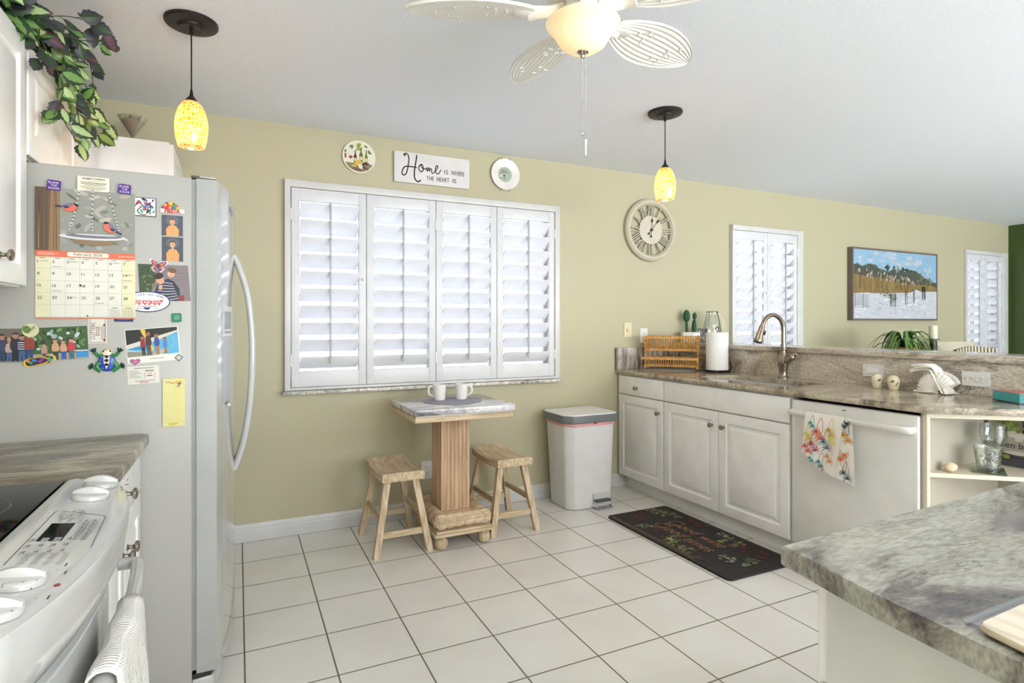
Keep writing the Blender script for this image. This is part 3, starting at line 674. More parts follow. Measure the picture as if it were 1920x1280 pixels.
def rknob(xl):
    c = pa+V((0, RY0, 0))+Y_*xl+EYp*-0.048; m = MB()
    Rk = Matrix((Y_, EYp, nrm)).transposed()
    m.lathe([(0.032, 0.0005), (0.032, 0.007), (0.030, 0.0095), (0.026, 0.011)], c, M['appl_w'], 32, Rk)
    # grip blade with curved top
    G = []
    for i in range(9):
        t = -1+2*i/8; hgt = 0.023-0.009*t*t; wv = 0.0075*(1-0.25*t*t)
        cc = c+Rk@V((0.0, t*0.030, 0))
        G.append([cc+Rk@V((sx*wv*ww, 0, zz)) for sx, ww, zz in ((-1, 1.25, 0.006), (-1, 1, hgt-0.004), (-1, 0.7, hgt), (1, 0.7, hgt), (1, 1, hgt-0.004), (1, 1.25, 0.006))])
    m.loops(G, M['appl_w']); return m.build('knob', rg, ang=40)
for x in (0.595, 0.690, 0.165, 0.070): rknob(x)
# oven door with vent slot, handle
def fr(y): return bow(y)*0.6-0.110
L = []
for y in [RY0+0.004+(RY1-RY0-0.008)*i/16 for i in range(17)]:
    f = bow(y)-0.034; L.append([(-0.282, y, 0.20), (-0.282, y, 0.772), (f-0.008, y, 0.772), (f, y, 0.764), (f, y, 0.21), (f-0.008, y, 0.20)])
d = MB().loops(L, M['appl_w']).build('oven_door', rg, ang=30)
L = []
for y in [RY0+0.004+(RY1-RY0-0.008)*i/16 for i in range(17)]:
    f = bow(y)-0.030; L.append([(-0.282, y, 0.776), (-0.282, y, 0.790), (f, y, 0.790), (f, y, 0.776)])
MB().loops(L, C('9A9C9B', .3)).build('trim_strip', rg, ang=30)
L = []
for y in [RY0+0.004+(RY1-RY0-0.008)*i/16 for i in range(17)]:
    f = bow(y)-0.018; L.append([(-0.262, y, 0.04), (-0.262, y, 0.19), (f-0.008, y, 0.19), (f, y, 0.182), (f, y, 0.048), (f-0.008, y, 0.04)])
MB().loops(L, M['appl_w']).build('drawer', rg, ang=30)
HP = [(-0.245, 1.562), (-0.215, 1.558), (-0.203, 1.53), (-0.188, 1.35), (-0.183, 1.10), (-0.198, 0.93), (-0.245, 0.90)]
HZ = 0.722
MB().tube([(x, y, HZ) for x, y in spline(HP, 6)], (0.013, 0.016), M['appl_w'], 14).build('handle', d)
# waffle towel folded over the oven handle
def hx(y):
    q = spline(HP, 12); return min(q, key=lambda a: abs(a[1]-y)+(0 if a[0] > -0.2 else 1))[0]
wf, nt, b = new_mat('waffle_cloth'); b.inputs['Base Color'].default_value = rgb(236, 233, 224); b.inputs['Roughness'].default_value = 0.9
tc = N(nt, 'ShaderNodeTexCoord'); w1 = N(nt, 'ShaderNodeTexWave'); w1.bands_direction = 'Y'; w1.inputs['Scale'].default_value = 42; w2 = N(nt, 'ShaderNodeTexWave'); w2.bands_direction = 'Z'; w2.inputs['Scale'].default_value = 42
mx_ = N(nt, 'ShaderNodeMath', operation='MAXIMUM'); bu = N(nt, 'ShaderNodeBump'); bu.inputs['Distance'].default_value = 0.003; bu.inputs['Strength'].default_value = 0.8
for w_ in (w1, w2): nt.links.new(tc.outputs['Object'], w_.inputs[0])
nt.links.new(w1.outputs['Fac'], mx_.inputs[0]); nt.links.new(w2.outputs['Fac'], mx_.inputs[1]); nt.links.new(mx_.outputs[0], bu.inputs['Height']); nt.links.new(bu.outputs[0], b.inputs['Normal'])
m = MB(); L = []
for i in range(15):
    y = 1.045+i*0.0195; x = hx(y); w = 0.004*math.sin(i*1.3); g2 = 0.020+0.002*math.sin(i*0.9)
    pts = [(x-g2-0.004, HZ-0.30-w*2), (x-g2-0.003+w*.3, HZ-0.18), (x-g2-0.001, HZ-0.06), (x-g2, HZ)]+[(x+g2*math.cos(a), HZ+0.004+(g2-0.002)*math.sin(a)) for a in [PI*0.85-PI*0.7*k/8 for k in range(9)]]+[(x+g2, HZ-0.004), (x+g2+0.006+w, HZ-0.08), (x+g2+0.010+w*1.6, HZ-0.2), (x+g2+0.012+w*2, HZ-0.34)]
    L.append([(a, y, z) for a, z in pts])
m.recalc = False; m.loops(L, wf, closed=False, cap0=False, cap1=False)
t = m.build('dish_towel', ang=80); md = t.modifiers.new('s', 'SOLIDIFY'); md.thickness = 0.004; md.offset = 1
tag(t, 'white waffle-weave towel folded over the oven door handle', 'towel')
m = MB(); m.sphere((hx(1.09)+0.0335, 1.09, HZ-0.075), 0.006, C('D8B23A'), sq=(0.25, 1, 1.4)); m.sphere((hx(1.09)+0.0345, 1.09, HZ-0.092), 0.005, C('C49A2C'), sq=(0.25, 1, 1.8)); m.build('embroidered_motif', t)
# ================================================================== PAPERS AND MAGNETS ON THE REFRIGERATOR SIDE
FP = FY0
_lv = {}
def fpr(u, v, lift=0.0, rot=0.0, step=0.00012):
    """a print whose origin sits at photo point (u, v) on the refrigerator side panel"""
    c = onY(u, v, FY0); c.y = FP
    ex = X_*math.cos(rot)+Z_*math.sin(rot); ey = Z_*math.cos(rot)-X_*math.sin(rot)
    return Print(c, ex, ey, lift=lift, step=step)
def dim(u0, v0, u1, v1):
    a, b = onY(u0, v0, FY0), onY(u1, v1, FY0); return abs(b.x-a.x), abs(b.z-a.z)
def person(p, x, y, h, shirt, hair='3A2A1E', skin='C98F6E', legs=None, w=1.0, stripes=False):
    """tiny printed figure: y = feet or lower edge, h = total height"""
    hw = h*0.125*w
    if legs: p.poly([(x-hw*0.75, y+h*0.45), (x-hw*0.8, y), (x-hw*0.15, y), (x, y+h*0.3), (x+hw*0.15, y), (x+hw*0.8, y), (x+hw*0.75, y+h*0.45)], C(legs))
    b = y+h*(0.40 if legs else 0)
    p.poly([(x-hw, b), (x+hw, b), (x+hw*1.25, b+h*0.14), (x+hw*0.9, y+h*0.78), (x, y+h*0.82), (x-hw*0.9, y+h*0.78), (x-hw*1.25, b+h*0.14)], C(shirt))
    if stripes:
        for k in range(4): p.rect(x-hw, b+h*0.05+k*h*0.08, hw*2, h*0.025, C('D8D8DA'))
    p.ell(x, y+h*0.89, h*0.085, h*0.105, C(skin)); p.ell(x, y+h*0.945, h*0.09, h*0.065, C(hair), a0=0, a1=PI, n=10)
# ---- calendar
w = 0.256; hC = 0.402
p = fpr(67, 597); p.sheet(w, hC, 0.003, C('E4DFCF')); p.sheet(w, hC, 0.0003, C('DDD9CB'))
gy = 0.190       # top of grid
p.rect(0, 0, 0.036, gy, C('DAD5AE')); p.h -= p.step; p.rect(w-0.036, 0, 0.036, gy, C('DAD5AE')); p.rect(0, 0, w, 0.004, C('D5714E'))
for i in range(1, 7): p.rect(i*w/7, 0.006, 0.0007, gy-0.006, C('AFACA2'))
for j in range(0, 6): p.rect(0, 0.006+j*(gy-0.006)/5, w, 0.0007, C('AFACA2'))
p.nx()
for d_ in range(28): p.text(str(d_+1), (d_ % 7)*w/7+0.005, gy-0.019-(d_//7)*(gy-0.006)/5, 0.0125, C('3C3C3E')); p.h -= p.step
p.nx()
for i in range(7): p.rect(i*w/7+0.010, gy-0.005, 0.014, 0.0016, C('6A6864')); p.h -= p.step
for a in ((1, 0), (4, 3), (1, 2), (6, 1)): p.rect(a[0]*w/7+0.003, gy-0.031-a[1]*0.037, 0.024, 0.0012, C('77746C')); p.h -= p.step
for a in ((0, 0), (2, 0), (5, 0), (6, 1), (2, 3)):
    p.line(spline([(a[0]*w/7+0.013+k*0.0035, gy-0.013-a[1]*0.037+0.002*(-1)**k) for k in range(6)], 2), 0.0009, C('8A8780')); p.h -= p.step
for a in (5, 6):
    for i in range(7):
        for j in range(5): p.rect(a*w/7+0.005+i*0.0041, 0.008+j*0.005, 0.0018, 0.0022, C('8A8780')); p.h -= p.step
    p.rect(a*w/7+0.012, 0.034, 0.014, 0.0016, C('55534E')); p.h -= p.step
p.ell(0.112, gy-0.086, 0.0032, 0.0032, C('1C1C1C')); p.ell(0.13, 0.009, 0.0025, 0.0022, C('2A2A2A'))
p.rect(0, gy, w, 0.019, C('D9694A')); p.sheet(0.108, 0.0135, 0.0001, C('E9DFC8'), 0.078, gy+0.0028, 0.0065); p.text('February 2026', 0.132, gy+0.0062, 0.0125, C('1E2B3C'), 'c')
p.text('BOYS TOWN', w-0.004, gy+0.006, 0.0068, C('F0E2D4'), 'r')
for k in range(3): p.rect(0.006, gy+0.012-k*0.0035, 0.04+0.012*(k == 1), 0.0011, C('F0C9B6')); p.h -= p.step
# photograph of two bullfinches on a hanging feeder
py0 = gy+0.019; ph = hC-py0; W_, G_ = w, ph
def q(x, y): return (x*w, py0+y*ph)     # unit coords of the picture
p.rect(0, py0, w, ph, C('8F8F84'))
rn = random.Random(11)
for k in range(46):
    x, y = rn.uniform(0.24, 0.97), rn.uniform(0.04, 0.96); p.ell(*q(x, y), rn.uniform(.006, .020), rn.uniform(.003, .008), C(rn.choice(['6F7C69', '9C9990', 'A9A39A', '5E6B5C', 'B3A99F', '7D8477', '9B8F8C', 'B8B2A0'])), rn.uniform(-1, 1), 10); p.h -= p.step*0.8
p.poly([q(0, 0), q(0.235, 0), q(0.24, 0.5), q(0.235, 1), q(0, 1)], C('5E4A38')); p.poly([q(0.13, 0), q(0.235, 0), q(0.24, 0.5), q(0.235, 1), q(0.15, 1)], C('8C6F4C'))
for k in range(12): x = rn.uniform(.01, .22); p.line([q(x, 0.02), q(x+rn.uniform(-.01, .01), 0.98)], 0.0012, C(rn.choice(['4A3828', '75593C', '9A7A52']))); p.h -= p.step
for a, b2 in ((((0.43, 1.0), (0.38, 0.60), (0.32, 0.31))), (((0.565, 1.0), (0.56, 0.6), (0.56, 0.31))), (((0.73, 0.98), (0.79, 0.6), (0.84, 0.33)))) if False else ():
    pass
for chain in (((0.43, 1.0), (0.38, 0.60), (0.32, 0.31)), ((0.565, 1.0), (0.56, 0.6), (0.56, 0.31)), ((0.73, 0.98), (0.79, 0.6), (0.84, 0.33))):
    pts = spline([q(*a) for a in chain], 12)
    for k, a in enumerate(pts): p.ell(a[0], a[1], 0.0022, 0.0026, C('D9D6D0' if k % 2 else '6B6670'), n=8); p.h -= p.step*0.7
p.poly([q(0.34, 0.20), q(0.40, 0.13), q(0.52, 0.11), q(0.66, 0.11), q(0.76, 0.135), q(0.82, 0.20)], C('8A7252'))
p.ell(*q(0.57, 0.245), 0.088, 0.0105, C('CFCDCB')); p.ell(*q(0.58, 0.262), 0.075, 0.0075, C('77737C')); p.ell(*q(0.6, 0.28), 0.055, 0.003, C('C4C2C4'))
def bird(cx, cy, s, rot, flip):
    c_, s_ = math.cos(rot), math.sin(rot); T = lambda x, y: (cx+s*((x*flip)*c_-y*s_), cy+s*((x*flip)*s_+y*c_))
    p.poly([T(-1.9, 0.18), T(-1.85, 0.42), T(-1.0, 0.38), T(-0.5, 0.1)], C('2A2440'))
    p.poly([T(-1.1, 0.25), T(-0.6, 0.55), T(0.1, 0.7), T(0.7, 0.55), T(0.8, 0.0), T(0.3, -0.5), T(-0.4, -0.5), T(-0.9, -0.1)], C('E5694F'))
    p.poly([T(-1.25, 0.38), T(-0.6, 0.62), T(0.2, 0.74), T(0.35, 0.5), T(-0.2, 0.05), T(-0.7, -0.02)], C('77708A')); p.poly([T(-1.0, 0.3), T(-0.5, 0.35), T(-0.1, 0.1), T(-0.6, -0.08)], C('2A2440'))
    p.poly([T(0.3, 0.74), T(0.62, 0.78), T(0.95, 0.55), T(1.02, 0.35), T(0.88, 0.22), T(0.62, 0.35)], C('1E1B2C'))
bird(*q(0.345, 0.69), 0.0205, 0.05, 1); bird(*q(0.725, 0.40), 0.0205, -0.62+0.0, -1)
cal = p.build('wall_calendar', ang=10); tag(cal, 'February 2026 wall calendar with a photograph of two red birds, on the refrigerator side', 'calendar')
def sheet_thing(p, name, label, cat, group=None):
    o = p.build(name, ang=10); return tag(o, label, cat, group)
# ---- purple magnets
for (u, v), lab in (((89, 356), 'purple magnet with white lettering at the top left corner of the calendar'), ((222, 363), 'purple magnet with white lettering at the top right corner of the calendar')):
    p = fpr(u, v, 0.0072, -0.06); w, h = 0.034, 0.031; p.sheet(w, h, 0.003, C('4B1F78', .35), r=0.004)
    for k, s_ in enumerate(('BLAME', 'THE', 'SUGAR')): p.text(s_, w/2-0.001+k*0.001, h-0.0105-k*0.0085, 0.0088, C('CDBBDD'), 'c', bold=0.02); p.h -= p.step
    sheet_thing(p, 'fridge_magnet', lab, 'magnet')
# ---- cream business card over the calendar top
p = fpr(146, 357, 0.0072, 0.0); w, h = 0.083, 0.045; p.sheet(w, h, 0.001, C('E6DFC6'))
p.text('GRIMESTOPPERS', w/2, h-0.0095, 0.0078, C('1B1A18'), 'c', sx=1.05, bold=0.02); p.text('Pressure Cleaning', w/2, h-0.0148, 0.0046, C('B8502F'), 'c')
for k, (l, c_) in enumerate(((0.068, '3B3834'), (0.064, '4B4844'), (0.045, '8A857B'), (0.07, 'B08A6A'), (0.062, '77726A'), (0.038, '77726A'))): p.rect((w-l)/2, h-0.020-k*0.0042, l, 0.0017, C(c_)); p.h -= p.step
sheet_thing(p, 'business_card', 'cream cleaning-service business card held over the middle of the calendar top', 'card')
# ---- square swirl magnet
p = fpr(250, 404, 0.0, 0.0); w, h = dim(250, 368, 293, 406); p.sheet(w, h, 0.003, C('2A2A36')); p.nx(); p.rect(0.002, 0.002, w-0.004, h-0.004, C('DDE0E4'))
rn = random.Random(5)
for k in range(26): p.ell(rn.uniform(.006, w-.006), rn.uniform(.006, h-.006), rn.uniform(.003, .008), rn.uniform(.0015, .004), C(rn.choice(['C2385A', '2F6FB0', '3B9A5B', 'E0A030', 'C8502C', '6C4CA8', '22222C', '22222C'])), rn.uniform(0, 3), 8); p.h -= p.step*.6
p.line([(w*.68+0.011*(1-t/40)*math.cos(t*.32), h*.42+0.013*(1-t/40)*math.sin(t*.32)) for t in range(36)], 0.0022, C('15151C'))
p.line(spline([(0.004, 0.03), (0.016, 0.042), (0.026, 0.034), (0.012, 0.018), (0.02, 0.006), (0.034, 0.004)], 5), 0.0024, C('15151C')); p.line(spline([(0.03, 0.05), (0.034, 0.038), (0.05, 0.046)], 5), 0.002, C('15151C'))
sheet_thing(p, 'fridge_magnet', 'square multicoloured swirl magnet right of the calendar picture', 'magnet')
# ---- FIESTA magnet
p = fpr(301, 398, 0.0012, 0.0); w = dim(301, 0, 346, 0)[0]
p.slab([(0, 0), (w, 0), (w, 0.014), (0, 0.014)], 0.003, C('D8D4CC')); 
for x, y, r_, c_ in ((.010, .018, .006, 'D9482E'), (.022, .024, .010, 'D92B2B'), (.041, .021, .008, '2E9A4E'), (.030, .031, .007, 'F0B429'), (.034, .017, .005, '2A4FB0'), (.014, .025, .004, 'F0B429'), (.050, .017, .0045, 'F0B429'), (.018, .032, .003, '2A4FB0'), (.006, .016, .0035, '2A4FB0'), (.038, .030, .003, '1E1E26'), (.028, .017, .004, 'F0B429'), (.048, .024, .003, 'D92B2B')): p.ell(x, y, r_, r_, C(c_, .3)); p.h -= p.step*.5
p.nx(); p.text('FIESTA', w/2, 0.001, 0.0175, C('C01E26'), 'c', sx=0.84, bold=0.05)
sheet_thing(p, 'fridge_magnet', 'red FIESTA magnet with coloured balls at the top right of the refrigerator side', 'magnet')
# ---- two portraits
for (u, v), lab, hh in (((303, 441), 'small portrait of a child in an orange shirt directly under the FIESTA magnet', 0), ((303.5, 489), 'lower small portrait of a child in an orange shirt with arms crossed', 1)):
    p = fpr(u, v); w, h = dim(303, 400, 343, 441 if not hh else 448); p.sheet(w, h, 0.0006, C('4A4E58')); cx = w*.5
    p.ell(cx, h*.75, .020, .016, C('5E626C')); p.poly([(cx-.017, 0), (cx+.018, 0), (cx+.019, h*.30), (cx+.010, h*.50), (cx-.009, h*.50), (cx-.018, h*.32)], C('E29A5C')); p.rect(cx-.003, h*.46, .006, h*.1, C('D7A17C'))
    p.ell(cx, h*.68, .0078, .0095, C('D7A17C')); p.ell(cx, h*.78, .0082, .006, C('5A4030'), a0=0, a1=PI, n=10); p.line([(cx-.012, h*.16), (cx, h*.10), (cx+.012, h*.17)], .0045, C('D7A17C'))
    p.ell(cx-.0028, h*.70, .0009, .0009, C('2A2020'), n=6); p.ell(cx+.0028, h*.70, .0009, .0009, C('2A2020'), n=6); p.line([(cx-.003, h*.63), (cx, h*.62), (cx+.003, h*.63)], .0008, C('A04A40'))
    sheet_thing(p, 'photo_print', lab, 'photo')
# ---- two boys photo
p = fpr(262, 563, 0.0, 0.0); w, h = dim(262, 493, 358, 563)
p.slab([(0, 0), (w, 0), (w-.009, h), (-.006, h)], 0.0006, C('807476'))
for k in range(5): p.rect(.002, h*.18*k+.006, w-.008, .0011, C('645A5C')); p.h -= p.step
p.nx(); p.poly([(0, h*.25), (.03, h*.2), (.045, h*.6), (.036, h), (-.004, h)], C('3A4A2C'))
for k in range(14): p.ell(rn.uniform(.002, .036), rn.uniform(h*.3, h*.95), .007, .0025, C(rn.choice(['56683A', '2A381F', '6E7C4A'])), rn.uniform(0, 3), 8); p.h -= p.step*.5
p.poly([(.05, 0), (.115, 0), (.112, h*.35), (.095, h*.55), (.078, h*.62), (.05, h*.45), (.04, h*.2)], C('2B2E44'))
for k in range(7): p.line([(.048+k*.001, h*.05+k*h*.075), (.078, h*.02+k*h*.08), (.11-k*.003, h*.08+k*h*.065)], .0017, C('D9D6D6')); p.h -= p.step*.6
p.rect(.110, 0, .016, h*.16, C('8C3030'))
p.ell(.057, h*.57, .0115, .014, C('D09A7C'), .2); p.ell(.053, h*.68, .0135, .010, C('2E1E18'), .35); p.ell(.088, h*.76, .011, .0135, C('D8A484'), -.2); p.ell(.091, h*.85, .013, .009, C('6E5038'), -.3); p.ell(.058, h*.36, .006, .007, C('D09A7C'))
p.line([(.084, h*.70), (.088, h*.68), (.092, h*.70)], .001, C('A05048'))
sheet_thing(p, 'photo_print', 'photo of two boys in striped shirts hugging before a wooden wall, right edge of refrigerator', 'photo')
# ---- butterfly magnet
p = fpr(297, 498, 0.0008, -0.15); p.step = 0.0002
def wings(s, c_):
    p.nx(); 
    for f in (-1, 1):
        for pts in ([(0, .002), (.008, .013), (.020, .018), (.024, .013), (.019, .003), (.004, -.002)], [(0, 0), (.012, -.001), (.017, -.008), (.013, -.013), (.010, -.019), (.006, -.018), (.007, -.012), (.002, -.007)]):
            pts = [(f*x*s, y*s) for x, y in pts]; p.slab(pts if f > 0 else pts[::-1], 0.0009, c_); p.h -= 0.0009
    p.h += 0.0009
wings(1.12, C('EDE9E2')); wings(.95, C('8E2F66'))
for f in (-1, 1): p.ell(f*.014, .009, .005, .003, C('D9824A'), f*.6); p.ell(f*.008, .004, .003, .002, C('E3B33C')); p.ell(f*.010, -.006, .0034, .0034, C('E3B33C')); p.ell(f*.010, -.006, .0016, .0016, C('8E2F66'))
p.ell(0, 0, .0016, .009, C('5A1E48')); sheet_thing(p, 'fridge_magnet', 'purple and yellow butterfly magnet above the photo of two boys', 'magnet')
# ---- oval charity magnet
p = fpr(276.5, 565.5, 0.0016); a, b2 = 0.064, 0.034
p.slab([(a*math.cos(t*PI/20), b2*math.sin(t*PI/20)) for t in range(40)], 0.0008, C('1C2F5E')); p.ell(0, 0, a-.003, b2-.003, C('ECE9E1'), n=40); p.h += .0001
S = 'DELIVERING HOPE'
for k, ch in enumerate(S):
    if ch == ' ': continue
    t = PI*0.86-PI*0.70*k/(len(S)-1); p.text(ch, .049*math.cos(t), .0195*math.sin(t)+.0005, .0098, C('1C2F5E'), 'c', rot=(t-PI/2)*.42, bold=.01); p.h -= p.step
p.nx()
for k, s_ in enumerate(('TOYS', 'FOR', 'TOTS')):
    x0 = -.040+k*.0275; p.rect(x0, -.007, .025, .011, C('C22A30')); p.ell(x0+.006, -.008, .0028, .0028, C('C22A30')); p.ell(x0+.018, -.008, .0028, .0028, C('C22A30')); p.text(s_, x0+.0125, -.0055, .0092, C('F2EEE6'), 'c', bold=.03)
p.ell(.040, .003, .0035, .0035, C('C22A30')); p.rect(-.028, -.0148, .056, .0014, C('55575F'))
p.text('SINCE', -.030, -.0235, .0062, C('B04A40'), 'l'); p.text('1947', .030, -.0235, .0062, C('B04A40'), 'r'); p.poly([(-.010, -.018), (.003, -.0185), (.009, -.017), (.0075, -.022), (.003, -.026), (-.004, -.0255), (-.010, -.022)], C('26356E'))
sheet_thing(p, 'fridge_magnet', 'white oval charity magnet with a red toy train, partly under the calendar edge', 'magnet')
# ---- group photos
p = fpr(-6, 680.5); w, h = dim(-6, 617, 57, 680); p.sheet(w, h, 0.0006, C('2A2622')); p.rect(0, h*.75, w, h*.25, C('6B6256')); p.rect(0, 0, w, h*.06, C('8A8276'))
rn = random.Random(9)
for k in range(7): p.ell(.006+k*w/7.2, h*rn.uniform(.62, .72), .0045, .0055, C(rn.choice(['A07A5E', '8C6850', 'B08A6C']))); p.h -= p.step*.5
for k, (x, s_, st_) in enumerate(((.012, '39405A', 0), (.030, 'B4968C', 0), (.044, '2C2A38', 0), (.060, '2B3350', 1), (.078, '8C3E2E', 0))): person(p, x, .004, h*(.80, .66, .84, .78, .86)[k], s_, 'B59A5C' if k == 1 else '2E2018', 'A87A5E', legs=('2A3A58', '3E5C84', '1E2230', '3E5C84', '2C4468')[k], stripes=bool(st_))
sheet_thing(p, 'photo_print', 'dark group photo of standing people at the far left of the refrigerator side', 'photo')
p = fpr(54, 679, 0.0008, 0.05); w, h = dim(54, 618, 167, 679); p.sheet(w, h, 0.0005, C('3E5A30')); p.rect(0, 0, w, h*.22, C('A3988A'))
for k in range(60): p.ell(rn.uniform(.008, w-.008), rn.uniform(h*.35, h*.94), rn.uniform(.004, .010), rn.uniform(.003, .006), C(rn.choice(['2A4020', '4E6E3A', '6C8E50', '1E2C18', '5E7C46', '9AA8A0'] if k % 7 else ['BCC6C6'])), rn.uniform(0, 3), 8); p.h -= p.step*.7
p.rect(w*.80, h*.06, w*.2, h*.20, C('3A86C0')); p.rect(w*.76, h*.25, w*.24, h*.03, C('D8D4CC'))
for x, hh, s_, l_ in ((.040, .50, 'B08A78', '3A3A34'), (.068, .62, 'C89878', '2A3A30'), (.088, .58, 'C89878', '2A50A0'), (.108, .62, 'C03A40', '3A6A70')): person(p, x, .003, h*hh, s_, legs=l_)
sheet_thing(p, 'photo_print', 'photo of children standing by a pool under green trees, above the flip-flop magnet', 'photo')
# ---- round magnet, flip-flop, frog
p = fpr(58, 619, 0.0020, 0.3); R_ = 0.0205; p.slab([(R_*math.cos(t*PI/14), R_*math.sin(t*PI/14)) for t in range(28)], 0.003, C('CFC9A0', .3)); p.nx(); p.ell(-.008, .005, .010, .012, C('5C7A3A')); p.text('SUNRISE'[:0] or ' ', 0, 0, .01, C('4A4A3E')) if False else None
for k in range(5): p.rect(-.002+k*.0032, -.004+k*.0015, .0018, .009, C('6A6A5A')); p.h -= p.step
sheet_thing(p, 'fridge_magnet', 'round cream and green magnet at the top between two group photos', 'magnet')
p = fpr(75, 675.5, 0.0016, 0.14); p.step = .0003
def sole(s, t_=0): return [(x*s, y*s) for x, y in spline([(-.040, -.004), (-.034, -.014), (-.015, -.014), (.004, -.011), (.025, -.013), (.040, -.004), (.038, .009), (.022, .014), (.002, .010), (-.022, .010), (-.036, .006), (-.040, -.004)], 3)[:-1]]
p.slab(sole(1.0), 0.004, C('E3B92B', .4)); p.poly(sole(.86), C('1B1B3A'))
for x, y, c_ in ((-.022, -.003, '2E9A5B'), (-.012, .002, '3A7AC0'), (.002, -.002, 'A0246A'), (.024, .004, '2E9A5B'), (.030, -.004, '3A9AC8'), (-.028, .004, 'D87A2A'), (.008, .003, '6A2A8C')): p.ell(x, y, .0065, .004, C(c_), x*30)
p.h += .0006; p.line(spline([(-.006, .011), (.010, .009), (.024, -.001), (.012, -.010), (-.008, -.013)], 5), .0042, C('E8C232', .4))
sheet_thing(p, 'fridge_magnet', 'yellow flip-flop shaped magnet over the bottom of the pool group photo', 'magnet')
fr_ = MB(); c0 = onY(201, 674, FY0); fy = FP
def fz(x, z): return V((c0.x+x, fy-0.005, c0.z+z))
blu, grn, dkg, yel = C('2A48A8', .3), C('2F7A3A', .3), C('12322A', .3), C('D9B94A', .3)
fr_.sphere(fz(0, -.008), .0245, blu, sq=(1, .22, 1.2)); 
rt = thing('fridge_magnet', 'painted blue and green frog magnet in the middle of the refrigerator side', 'magnet', (c0.x, FP, c0.z))
fr_.sphere(fz(0, .020), .012, C('E2DCC0', .3), sq=(1.05, .35, 1.1)); fr_.sphere(fz(0, .031), .0055, yel, sq=(1.2, .6, .8))
fr_.build('body', rt)
m = MB(); m.sphere(fz(-.009, .027)+V((0, -.003, 0)), .0025, M['black']); m.sphere(fz(.009, .027)+V((0, -.003, 0)), .0025, M['black']); m.build('eyes', rt)
p = Print(V((c0.x, FP-.0108, c0.z)), X_, Z_, step=.0003)
p.poly([(-.008, .012), (.008, .012), (.007, -.010), (0, -.030), (-.007, -.010)], C('E2DCC0', .3))
for z, s_ in ((.010, .0055), (-.002, .006), (-.015, .0055)): p.ell(0, z, s_, s_*.85, C('16141C', .3))
for x, z in ((-.016, .0), (.016, .0), (-.018, -.012), (.018, -.012), (-.010, -.026), (.010, -.026), (.014, -.006), (-.012, .009)): p.ell(x, z, .0013, .0013, C('E8E4D6'), n=8); p.h -= p.step
p.build('spots', rt)
for s_ in (-1, 1):
    m = MB(); pts = [fz(s_*.012, .012), fz(s_*.024, .014), fz(s_*.032, .024)]; m.tube(pts, [.006, .0055, .005], grn, 8)
    for a in (-.6, .0, .6): e_ = pts[-1]+V((s_*.011*math.sin(.4+a), 0, .011*math.cos(.4+a))); m.tube([pts[-1], e_], [.003, .0022], dkg, 6); m.sphere(e_, .003, dkg, 8, 6)
    m.build('leg', rt)
    m = MB(); pts = [fz(s_*.018, -.006), fz(s_*.026, -.020), fz(s_*.016, -.036), fz(s_*.028, -.028), fz(s_*.036, -.022)]; m.tube(spline(pts[:3], 4), .0065, grn, 8); m.tube([pts[2], pts[3], pts[4]], [.006, .005, .004], grn, 8)
    for a in (.3, .9, 1.5, 2.1): e_ = pts[-1]+V((s_*.010*math.sin(a), 0, .010*math.cos(a))); m.tube([pts[-1], e_], [.0028, .002], dkg, 6); m.sphere(e_, .0028, dkg, 8, 6)
    m.build('leg', rt)
# ---- appointment card (vertical), blue strip
p = fpr(166, 643.5, -0.0002); w, h = dim(166, 592, 200, 643); p.sheet(w, h, 0.0008, C('DCD6C8')); 
p.line([(.004, .003), (w-.004, .003), (w-.004, h-.003)], .0012, C('6A3038')); p.line([(.004, .003), (.004, h-.003)], .0012, C('6A3038'))
p.text('CUTTERS', .017, .012, .0155, C('5A3038'), 'l', sx=.84, rot=PI/2); p.text('EDGE', .029, .024, .0145, C('5A3038'), 'l', sx=.84, rot=PI/2)
for k in range(4): p.rect(.033+k*.0035, .010, .0011, .045, C('8A6A6A')); p.h -= p.step
for y in (.010, .058): p.ell(w-.006, y, .003, .0035, C('6A3038'))
sheet_thing(p, 'business_card', 'pale hair-salon card turned sideways just below the calendar', 'card')
p = fpr(214, 603); w, h = dim(214, 594, 250, 603); p.sheet(w, h, 0.0008, C('26306A')); p.rect(.008, h*.5, w-.016, .0014, C('8A90B8')); sheet_thing(p, 'business_card', 'dark blue strip of a card peeking out under the calendar', 'card')
# ---- pool photo with border
rot = 0.085
p = fpr(239.5, 683, 0.0, rot); w, h = 0.150, 0.1115; p.sheet(w, h, 0.0006, C('E2DED2'))
x0, y0, x1, y1 = .002, .022, w-.003, h-.002; p.poly([(x0, y0), (x1, y0), (x1, y1), (x0, y1)], C('20221C')); pw, pq = x1-x0, y1-y0
Q = lambda a, b: (x0+a*pw, y0+b*pq)
p.poly([Q(0, .45), Q(1, .88), Q(1, 0), Q(0, 0)], C('CFC6B8')); p.poly([Q(0, .30), Q(.55, .52), Q(1, .82), Q(1, .02), Q(.8, .0), Q(.55, .08), Q(0, .26)], C('5AA6C8')); p.poly([Q(.04, .29), Q(.4, .40), Q(.4, .22)], C('2E7AA8'))
p.poly([Q(0, .22), Q(.5, .10), Q(.62, 0), Q(0, 0)], C('8C8478')); p.poly([Q(.48, .06), Q(.70, .22), Q(.78, .18), Q(.60, 0), Q(.5, 0)], C('B8A898'))
for k in range(12): p.rect(*Q(rn.uniform(.68, .92), rn.uniform(.1, .6)), .006, .0008, C('A8D6E4')); p.h -= p.step
p.poly([Q(.28, .98), Q(.37, 1.0), Q(.52, .20), Q(.46, .18)], C('D8B850'))
